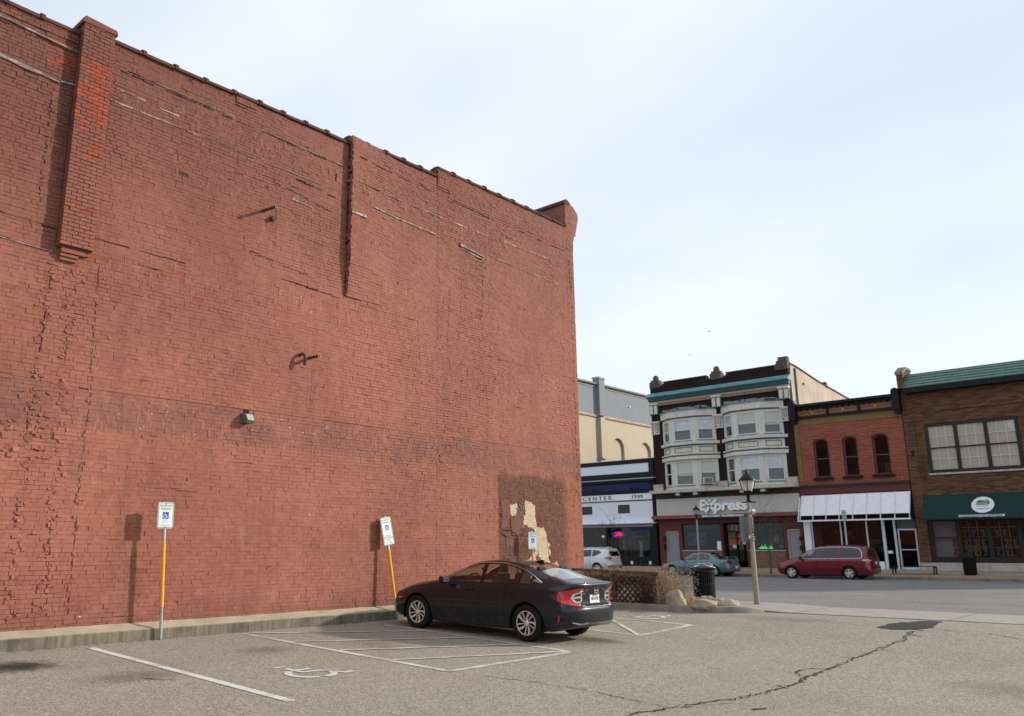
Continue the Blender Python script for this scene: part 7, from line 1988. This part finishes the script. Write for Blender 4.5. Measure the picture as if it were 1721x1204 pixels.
# lattice fence with top rail
fen = tag(empty('lattice_fence', (-12.9, 19.72, .09)), 'low dark timber fence with diagonal lattice and top rail at the planter edge', 'fence'); fen.location = (0, 0, 0)
FYY = 19.74; fx0, fx1 = -14.15, -11.66
m = MB(); m.bar((fx0 - .1, FYY, .955), (fx1 + .14, FYY, .885), .14, .075); m.build('top_rail', MT['wood'], fen, bevel=.006)
for x in (fx0 + .05, -12.9, fx1): m = MB(); m.box(x - .045, x + .045, FYY - .04, FYY + .05, .0, .86); m.build('post', MT['wood'], fen, bevel=.005)
m = MB(); m.box(fx0, fx1, FYY - .012, FYY + .02, .10, .15); m.build('bottom_rail', MT['wood'], fen)
MT['slat'] = plain('dark_lattice_timber', (.035, .028, .024), .8, var=.25)
z0, z1 = .15, .80; H_ = z1 - z0
x = fx0 - H_
while x < fx1:
    for s_, yy in ((1, FYY - .03), (-1, FYY - .018)):
        a = (x, z0) if s_ > 0 else (x, z1); b = (x + H_, z1) if s_ > 0 else (x + H_, z0)
        ta = max(0, (fx0 - a[0]) / H_); tb = min(1, (fx1 - a[0]) / H_)
        if tb - ta > .08:
            pa = (a[0] + H_ * ta, yy, a[1] + (b[1] - a[1]) * ta); pb = (a[0] + H_ * tb, yy, a[1] + (b[1] - a[1]) * tb)
            m = MB(); m.bar(pa, pb, .010, .036, up=(0, 0, 1)); m.build('lattice_slat', MT['slat'], fen)
    x += .165

# boulders
from mathutils import noise as mnoise
def boulder(label, loc, size, seed, rz=0.0, col=(.36, .30, .21)):
    bm = bmesh.new(); bmesh.ops.create_icosphere(bm, subdivisions=4, radius=1)
    for v in bm.verts:
        d = v.co.normalized(); k = 1 + .28 * mnoise.noise(d * 1.3 + Vector((seed * 7.1, 0, 0))) + .12 * mnoise.noise(d * 3.1 + Vector((seed * 3.3, 1, 0))) + .03 * mnoise.noise(d * 9 + Vector((seed, 2, 0)))
        q = d * k
        q.z = max(q.z, -.55); v.co = Vector((q.x * size[0], q.y * size[1], (q.z + .35) * size[2]))
    for f in bm.faces: f.smooth = True
    me = bpy.data.meshes.new('boulder'); bm.to_mesh(me); bm.free(); me.materials.append(MT['rock'])
    return tag(link('boulder', me, None, None, loc, (0, 0, rz)), label, 'rock', 'boulders edging the planter')
def rockmat():
    t = NT('mossy_limestone'); p = t.obj(); n1 = t.noise(p, 5, 6, .65); n2 = t.noise(p, 18, 5, .6)
    c = t.mix(t.ramp(n1, .35, .65), (.27, .22, .14), (.46, .39, .28)); c = t.mix(t.ramp(n2, .55, .7, 0, .5), c, (.13, .11, .06))
    t.bump(t.math('ADD', n1, t.math('MULTIPLY', n2, .5)), .8, .03); return t.done(c, .9)
MT['rock'] = rockmat()
boulder('tall leaning tan boulder among the dry stems beside the lattice fence', (-11.1, 19.72, .09), (.31, .2, .29), 1, R(-15))
boulder('long flat tan boulder lying on the kerb edge', (-10.33, 19.70, .09), (.37, .2, .16), 2, R(8))
boulder('rough tan boulder at the street end of the planter', (-10.1, 20.3, .08), (.37, .22, .17), 3, R(20))
boulder('small peaked tan boulder in front of the litter bin', (-11.1, 21.3, .08), (.2, .16, .16), 4, R(40))
boulder('low grey-brown boulder tucked behind the long flat one', (-11.35, 21.2, .08), (.22, .16, .13), 5, R(0))

# dry grasses and stems
r = random.Random(17)
cols = [(.33, .24, .165), (.24, .165, .11), (.44, .335, .235), (.15, .10, .07), (.29, .175, .105)]
def strawmat(c_):
    m_ = plain('dry_stem', c_, .9, var=.25, vs=12); nt = m_.node_tree      # thin dry blades let light through
    out = [q for q in nt.nodes if q.type == 'OUTPUT_MATERIAL'][0]; bs = [q for q in nt.nodes if q.type == 'BSDF_PRINCIPLED'][0]
    tr = nt.nodes.new('ShaderNodeBsdfTranslucent'); tr.inputs[0].default_value = (*[min(1, q * 1.5) for q in c_], 1)
    mx_ = nt.nodes.new('ShaderNodeMixShader'); mx_.inputs[0].default_value = .42
    nt.links.new(bs.outputs[0], mx_.inputs[1]); nt.links.new(tr.outputs[0], mx_.inputs[2]); nt.links.new(mx_.outputs[0], out.inputs[0])
    return m_
straw = [strawmat(c_) for c_ in cols]
m = MB()
def stem(x, y, z, h, lean, w, k, curl=.5, n=4):
    a = r.uniform(0, 2 * math.pi); d = Vector((math.cos(a), math.sin(a), 0)); s = Vector((-d.y, d.x, 0)) * w
    b0 = len(m.v); m.m = k
    for i in range(n + 1):
        t = i / n; p = Vector((x, y, z)) + d * lean * (t ** (1 + curl)) + Vector((0, 0, h * (t - .22 * lean * t * t)))
        ww = 1 - .8 * t; m.v += [tuple(p - s * ww), tuple(p + s * ww)]
    for i in range(n): m.face((b0 + 2 * i, b0 + 2 * i + 1, b0 + 2 * i + 3, b0 + 2 * i + 2))
    return p
def tuft(cx, cy, n, rad, h, lean):
    for _ in range(n): stem(cx + r.gauss(0, rad), cy + r.gauss(0, rad), .08, h * r.uniform(.5, 1.1), lean * r.uniform(.2, 1.3), r.uniform(.004, .009), r.choice((0, 1, 2, 2, 3, 4)), r.uniform(0, 1))
def twig(cx, cy, h):
    # branching woody stem with seed heads
    a = r.uniform(0, 6.28); tip = stem(cx, cy, .08, h, r.uniform(.05, .35), r.uniform(.004, .008), r.choice((1, 3)), .4)
    for _ in range(7):
        t = r.uniform(.35, 1); p = Vector((cx, cy, .08)).lerp(tip, t); stem(p.x, p.y, p.z, h * .25 * r.uniform(.3, 1), r.uniform(.05, .22), .0028, r.choice((0, 3, 4)), .3, 3)
for _ in range(20): tuft(r.uniform(-14.1, -11.9), r.uniform(20.5, 21.2), 18, .10, r.uniform(.55, .9), .32)
for _ in range(45): tuft(r.uniform(-12.0, -11.45), r.uniform(19.9, 20.9), 24, .09, r.uniform(.45, .75), .3)
for _ in range(34): tuft(r.uniform(-12.5, -11.75), r.uniform(20.2, 21.2), 24, .12, r.uniform(.6, .95), .4)
for _ in range(90): twig(r.uniform(-13.9, -11.7), r.uniform(20.4, 21.3), r.uniform(.6, 1.1))
for _ in range(80): twig(r.uniform(-12.5, -11.5), r.uniform(20.0, 21.1), r.uniform(.6, 1.0))
for _ in range(9): tuft(r.uniform(-11.3, -10.9), r.uniform(19.9, 20.7), 14, .1, r.uniform(.25, .5), .3)
# stems slumped over the top of the fence
for _ in range(4600):
    x = r.uniform(-14.0, -11.5); y = r.uniform(19.62, 20.3); z = r.uniform(.56, .90) if x < -11.75 else r.uniform(.2, .85)
    stem(x, y, z, r.uniform(-.12, .22), r.uniform(.1, .4), r.uniform(.004, .008), r.choice((0, 0, 1, 2, 2, 3, 4)), .4)
# small curled dead leaves and seed heads among the stems
for _ in range(7500):
    x, y = r.uniform(-14.1, -11.2), r.uniform(19.65, 21.3); z = abs(r.gauss(.70, .15) if x < -11.8 else r.gauss(.55, .25)); s = r.uniform(.01, .03)
    if z > 1.05: continue
    a = Vector((r.gauss(0, 1), r.gauss(0, 1), r.gauss(0, 1))).normalized(); b_ = a.orthogonal().normalized()
    m.m = r.choice((0, 0, 1, 2, 3, 4)); b0 = len(m.v); p = Vector((x, y, z)); m.v += [tuple(p - a * s), tuple(p + b_ * s * .6), tuple(p + a * s), tuple(p - b_ * s * .6)]; m.face((b0, b0 + 1, b0 + 2, b0 + 3))
me = m.mesh('dry_grass', fix=False)
for s_ in straw: me.materials.append(s_)
tag(link('dry_grass', me), 'tangle of dry brown grasses and dead stems in the planter', 'dry plants', kind='stuff')

# ------------------------------------------------------------------ litter bins
def bin_slatted():
    g = tag(empty('litter_bin', (-12.0, 23.0, .075)), 'black slatted litter bin with an open rim on the near pavement', 'litter bin')
    m = MB(); m.lathe([(.24, .03), (.26, .05), (.275, .80), (.28, .82)], 28); m.build('liner', MT['black_soft'], g, smooth=True)
    n = 30
    me = None
    for k2 in range(n):
        a = 2 * math.pi * k2 / n
        if me is None:
            mm = MB(); mm.bar((.295, 0, .04), (.300, 0, .80), .034, .008, up=(1, 0, 0)); mm.bar((.300, 0, .80), (.345, 0, .90), .034, .008, up=(1, 0, 0)); me = mm.mesh('slat'); me.materials.append(MT['black'])
        link('slat', me, None, g, (0, 0, 0), (0, 0, a))
    for z, rr in ((.06, .305), (.45, .308), (.80, .312)):
        m = MB(); m.lathe([(rr - .012, z - .02), (rr + .004, z - .02), (rr + .004, z + .02), (rr - .012, z + .02)], 30, cap=False); m.build('hoop', MT['black'], g)
    m = MB(); m.tube([(.35 * math.cos(a), .35 * math.sin(a), .905) for a in np.linspace(0, 2 * math.pi, 31)], .016, 6, cap=False); m.build('rim', plain('worn_rim', (.10, .10, .10), .25, metal=.6, var=.2), g, smooth=True)
    m = MB(); m.tube([(.26 * math.cos(a), .26 * math.sin(a), .93 + .08 * math.sin((a) * 1.0) ** 2) for a in np.linspace(0, 2 * math.pi, 31)], .02, 6, cap=False); m.build('bag_edge', plain('pale_bin_bag', (.4, .4, .42), .3, var=.1), g, smooth=True)
    m = MB(); m.lathe([(.20, 0), (.22, .035)], 20); m.build('foot', MT['black'], g)
bin_slatted()
def bin_dome():
    g = tag(empty('litter_bin', (-11.3, 50.1, far_z(50.1))), 'black domed litter bin on the far pavement before the poster windows', 'litter bin')
    m = MB(); m.lathe([(.27, 0), (.29, .03), (.31, .75), (.32, .80)], 24); m.build('body', MT['black_soft'], g, smooth=True)
    m = MB(); m.lathe([(.34, .80), (.35, .86), (.33, .98), (.24, 1.08), (.01, 1.12)], 24); m.build('dome_lid', MT['black'], g, smooth=True)
    m = MB(); m.obox((0, -.325, .92), (.26, .05, .1), Matrix.Identity(3)); m.build('flap', MT['plastic'], g)
bin_dome()
# bench
g = tag(empty('bench', (-13.9, 50.0, far_z(50.0))), 'black backless metal bench on the far pavement before the brown building', 'bench')
for k2 in range(5): m = MB(); m.box(-1.02, 1.02, -.24 + k2 * .10, -.16 + k2 * .10, .40, .43); m.build('seat_slat', MT['black'], g)
for x in (-1.0, 1.0): m = MB(); m.bar((x, -.2, .41), (x, -.26, 0), .06); m.bar((x, .2, .41), (x, .26, 0), .06); m.bar((x, -.25, .38), (x, .25, .38), .06); m.build('leg_frame', MT['black'], g)

# ------------------------------------------------------------------ street lamps
LAMPG = None
def lampglass():
    m = bpy.data.materials.new('frosted_lamp_glass'); m.use_nodes = True
    b = m.node_tree.nodes['Principled BSDF']; b.inputs['Base Color'].default_value = (.85, .84, .80, 1); b.inputs['Roughness'].default_value = .18
    b.inputs['Transmission Weight'].default_value = .55; b.inputs['IOR'].default_value = 1.3; return m
LAMPG = lampglass()
CONC_POLE = plain('aggregate_pole', (.30, .26, .20), .85, var=.25, vs=60, bump=.3, bs=120)
def street_lamp(label, loc, H, s=1.0, lean=(0, 0)):
    g = tag(empty('street_lamp', loc), label, 'street lamp', 'old-style street lamps')
    zp = H - .82 * s
    m = MB(); m.lathe([(.075 * s, 0), (.073 * s, .05), (.07 * s, .3), (.046 * s, zp)], 16); m.build('pole', CONC_POLE, g, smooth=True)
    m = MB(); m.lathe([(.058 * s, zp - .02), (.066 * s, zp), (.05 * s, zp + .04), (.05 * s, zp + .18), (.10 * s, zp + .24), (.13 * s, zp + .27)], 16); m.build('collar', MT['black'], g, smooth=True)
    m = MB(); m.bar((-.2 * s, 0, zp - .03), (.2 * s, 0, zp - .03), .03, .03); m.build('ladder_bar', MT['black'], g)
    m = MB(); m.lathe([(.10 * s, zp + .27), (.15 * s, zp + .36), (.185 * s, zp + .52), (.19 * s, zp + .56)], 20, cap=False); m.build('globe', LAMPG, g, smooth=True)
    for k2 in range(4):
        a = 2 * math.pi * k2 / 4 + .4; m = MB(); m.tube([(rr * math.cos(a) * s, rr * math.sin(a) * s, zp + z * 1) for rr, z in ((.115, .27), (.16, .36), (.195, .52), (.20, .57))], .009, 5); m.build('cage_bar', MT['black'], g)
    m = MB(); m.lathe([(.235 * s, zp + .545), (.225 * s, zp + .58), (.15 * s, zp + .66), (.085 * s, zp + .72), (.055 * s, zp + .74), (.04 * s, zp + .79), (.012 * s, zp + .86), (.003, zp + .9)], 20); m.build('hood', MT['black'], g, auto=50)
    m = MB(); m.lathe([(.025, zp + .3), (.04, zp + .4), (.02, zp + .5)], 10); m.build('lamp', MT['white'], g, smooth=True)
    return g
g = street_lamp('street lamp with green and grey signs on a concrete pole, on the near pavement', (-10.14, 22.29, .065), 3.52)
def pole_sign(w, h, z, dx, dy, mat, rz, name, th=.004):
    m = MB(); m.obox((dx, dy, z), (w, th, h), Matrix.Rotation(rz, 3, 'Z')); return m.build(name, mat, g)
SB = plain('bare_sign_back', (.16, .165, .17), .45, metal=.5, var=.1)
back_rz = R(62); face_rz = R(-32)
pole_sign(.305, .457, 2.05, -.13, -.10, SB, back_rz, 'sign_back'); pole_sign(.305, .20, 1.72, -.13, -.10, SB, back_rz, 'sign_back')
GS = plain('green_street_sign', (.02, .19, .07), .4, var=.05)
def gsign(z, h, items):
    q = Matrix.Rotation(face_rz, 3, 'Z'); m = MB(); c0 = Vector((.09, -.06, z)); m.obox(c0, (.10, .004, h), q); o = m.build('green_sign', GS, g)
    for typ, zz, hh, w_ in items:
        m = MB(); m.obox(c0 + q @ Vector((0, -.004, zz)), (w_, .002, hh), q); m.build('sign_print', MT['white'] if typ != 'r' else plain('pink_print', (.55, .2, .3), .5), o)
gsign(2.06, .44, (('w', .10, .22, .05), ('r', .08, .10, .02), ('w', -.06, .05, .05), ('w', -.15, .06, .025)))
gsign(1.71, .16, (('w', .035, .04, .08), ('w', -.03, .05, .08)))
m = MB(); m.lathe([(.001, -.02), (.09, -.005), (.09, .01), (.001, .012)], 18, (.10, -.05, 2.42), axis='y'); m.build('dish', MT['chrome'], g, smooth=True)
m = MB(); m.box(-.03, .01, -.11, -.10, 1.70, 1.78); m.build('painted_glint', MT['white'], g)  # small white block painted in as a highlight on the pole
street_lamp('plain street lamp on the far pavement left of the shop sign', (-25.85, 49.15, far_z(49.15)), 4.12, 1.08)
# slim sign post behind the minivan
g = tag(empty('street_sign_post', (-16.9, 49.15, far_z(49.15))), 'slim post with narrow green sign behind the red minivan', 'sign')
m = MB(); m.tube([(0, 0, 0), (0, 0, 3.5)], .03, 8); m.build('post', MT['steel'], g, auto=40)
m = MB(); m.obox((0, -.04, 3.2), (.22, .004, .60), Matrix.Rotation(R(25), 3, 'Z')); p = m.build('sign_panel', plain('pale_green_sign', (.30, .48, .42), .5), g)
m = MB()
for zz in (3.05, 3.2, 3.35): m.obox((0, -.046, zz), (.15, .002, .05), Matrix.Rotation(R(25), 3, 'Z'))
m.build('sign_print', plain('green_print', (.06, .35, .25), .5), p)

# ------------------------------------------------------------------ young bare trees on the far pavement
BARK = plain('grey_bark', (.085, .07, .062), .9, var=.3, vs=20)
def bare_tree(label, loc, H, seed, spread=1.0):
    g = tag(empty('bare_tree', loc), label, 'tree'); rr = random.Random(seed)
    m = MB(); pts = [(rr.gauss(0, .03) * i, rr.gauss(0, .03) * i, H * .52 * i / 5) for i in range(6)]; m.tube(pts, [.055 - .006 * i for i in range(6)], 7); m.build('trunk', BARK, g, smooth=True)
    cm = MB()
    def grow(p, d, L, rad, lv):
        q = p; P_ = [p]
        for _ in range(4):
            d = (d + Vector((rr.gauss(0, .16), rr.gauss(0, .16), rr.gauss(0.03, .12)))).normalized(); q = q + d * L / 4; P_.append(q)
        cm.tube(P_, [rad * (1 - .16 * i) for i in range(5)], 4, cap=False)
        if lv < 4:
            for _ in range(rr.choice((2, 3, 3))):
                t = rr.uniform(.3, 1); i = min(3, int(t * 4)); b = P_[i].lerp(P_[i + 1], t * 4 - i)
                nd = (d + Vector((rr.gauss(0, .75) * spread, rr.gauss(0, .75) * spread, rr.gauss(.15, .35)))).normalized(); grow(b, nd, L * rr.uniform(.55, .8), rad * .55, lv + 1)
    tip = Vector(pts[-1])
    for k2 in range(7):
        a = 2 * math.pi * k2 / 7 + rr.random(); b = Vector(pts[3]).lerp(tip, rr.random()); grow(b, Vector((math.cos(a) * spread, math.sin(a) * spread, .75)).normalized(), H * .30, .02, 0)
    grow(tip, Vector((0, 0, 1)), H * .32, .024, 0)
    cm.build('crown', BARK, g)
bare_tree('young bare tree before the white ribbed shop wall', (-32.3, 49.2, far_z(49.2)), 4.1, 3, 1.15)
bare_tree('slender bare sapling before the shop window beside the minivan', (-21.4, 49.2, far_z(49.2)), 3.9, 8, .6)

# ------------------------------------------------------------------ two birds
def bird(label, loc, s, rz, roll_):
    m = MB(); m.lathe([(.002, -.16), (.03, -.12), (.05, -.03), (.045, .05), (.02, .12), (.03, .15), (.002, .19)], 8, axis='x')
    for sd in (-1, 1): m.add([(-.05, sd * .03, .01), (.06, sd * .03, .01), (.05, sd * .22, .09), (-.02, sd * .48, .06), (-.06, sd * .25, .085)], [(0, 1, 2, 4), (2, 3, 4)])
    m.add([(-.14, .02, 0), (-.14, -.02, 0), (-.26, -.05, 0), (-.26, .05, 0)], [(0, 1, 2, 3)])
    o = m.build('bird', plain('dark_feathers', (.06, .06, .065), .8), None, smooth=True, loc=loc, rot=(roll_, 0, rz)); o.scale = (s, s, s)
    tag(o, label, 'bird', 'birds in flight')
bird('bird tilting in flight, the higher of the two', (-29.41, 60, 18.1), .5, R(40), R(35))
bird('bird gliding level, the lower of the two', (-38.97, 75, 20.25), .5, R(170), R(5))

# ------------------------------------------------------------------ litter along the foot of the wall
r = random.Random(9); m = MB()
lit = [plain('litter_pale', (.5, .48, .43), .9), plain('litter_leaf', (.25, .11, .045), .9), plain('litter_grit', (.12, .10, .08), .9)]
for _ in range(420):
    y = r.choice((r.uniform(4.4, 19), r.gauss(7.2, .5), r.gauss(11.7, .3), r.gauss(5.6, .4))); x = -14.36 + abs(r.gauss(0, .07)); s = r.uniform(.006, .02); m.m = r.choice((0, 1, 1, 2, 2, 2)); z = lot_z(x, y) + .004
    if not 3 < y < 19.2: continue
    a = r.random() * 6.28; c_, s_ = math.cos(a) * s, math.sin(a) * s
    m.add([(x - c_, y - s_, z), (x + s_ * .6, y - c_ * .6, z + s * .4), (x + c_, y + s_, z + s * .2), (x - s_ * .6, y + c_ * .6, z)], [(0, 1, 2, 3)])
for _ in range(120):
    x, y = r.uniform(-14, -2), r.uniform(5, 20); s = r.uniform(.006, .018); m.m = r.choice((0, 1, 2, 2)); z = lot_z(x, y) + .004; a = r.random() * 6.28; c_, s_ = math.cos(a) * s, math.sin(a) * s
    m.add([(x - c_, y - s_, z), (x + s_ * .5, y - c_ * .5, z + s * .3), (x + c_, y + s_, z), (x - s_ * .5, y + c_ * .5, z)], [(0, 1, 2, 3)])
me = m.mesh('litter', fix=False)
for q in lit: me.materials.append(q)
tag(link('litter', me), 'leaves, grit and scraps along the foot of the wall', 'litter', kind='stuff')
m = MB(); m.tube([(-14.5, 4.95, .262), (-14.48, 5.0, .262)], .014, 6); tag(m.build('brick_chip', MT['raw'], None), 'small orange brick chip on the concrete ledge', 'brick chip')
m = MB(); m.bar((-4.62, 9.80, lot_z(-4.6, 9.8) + .01), (-4.52, 9.95, lot_z(-4.5, 9.9) + .012), .03, .008); tag(m.build('fallen_twig', MT['wood'], None), 'short dark stick lying on the asphalt near the long crack', 'stick')
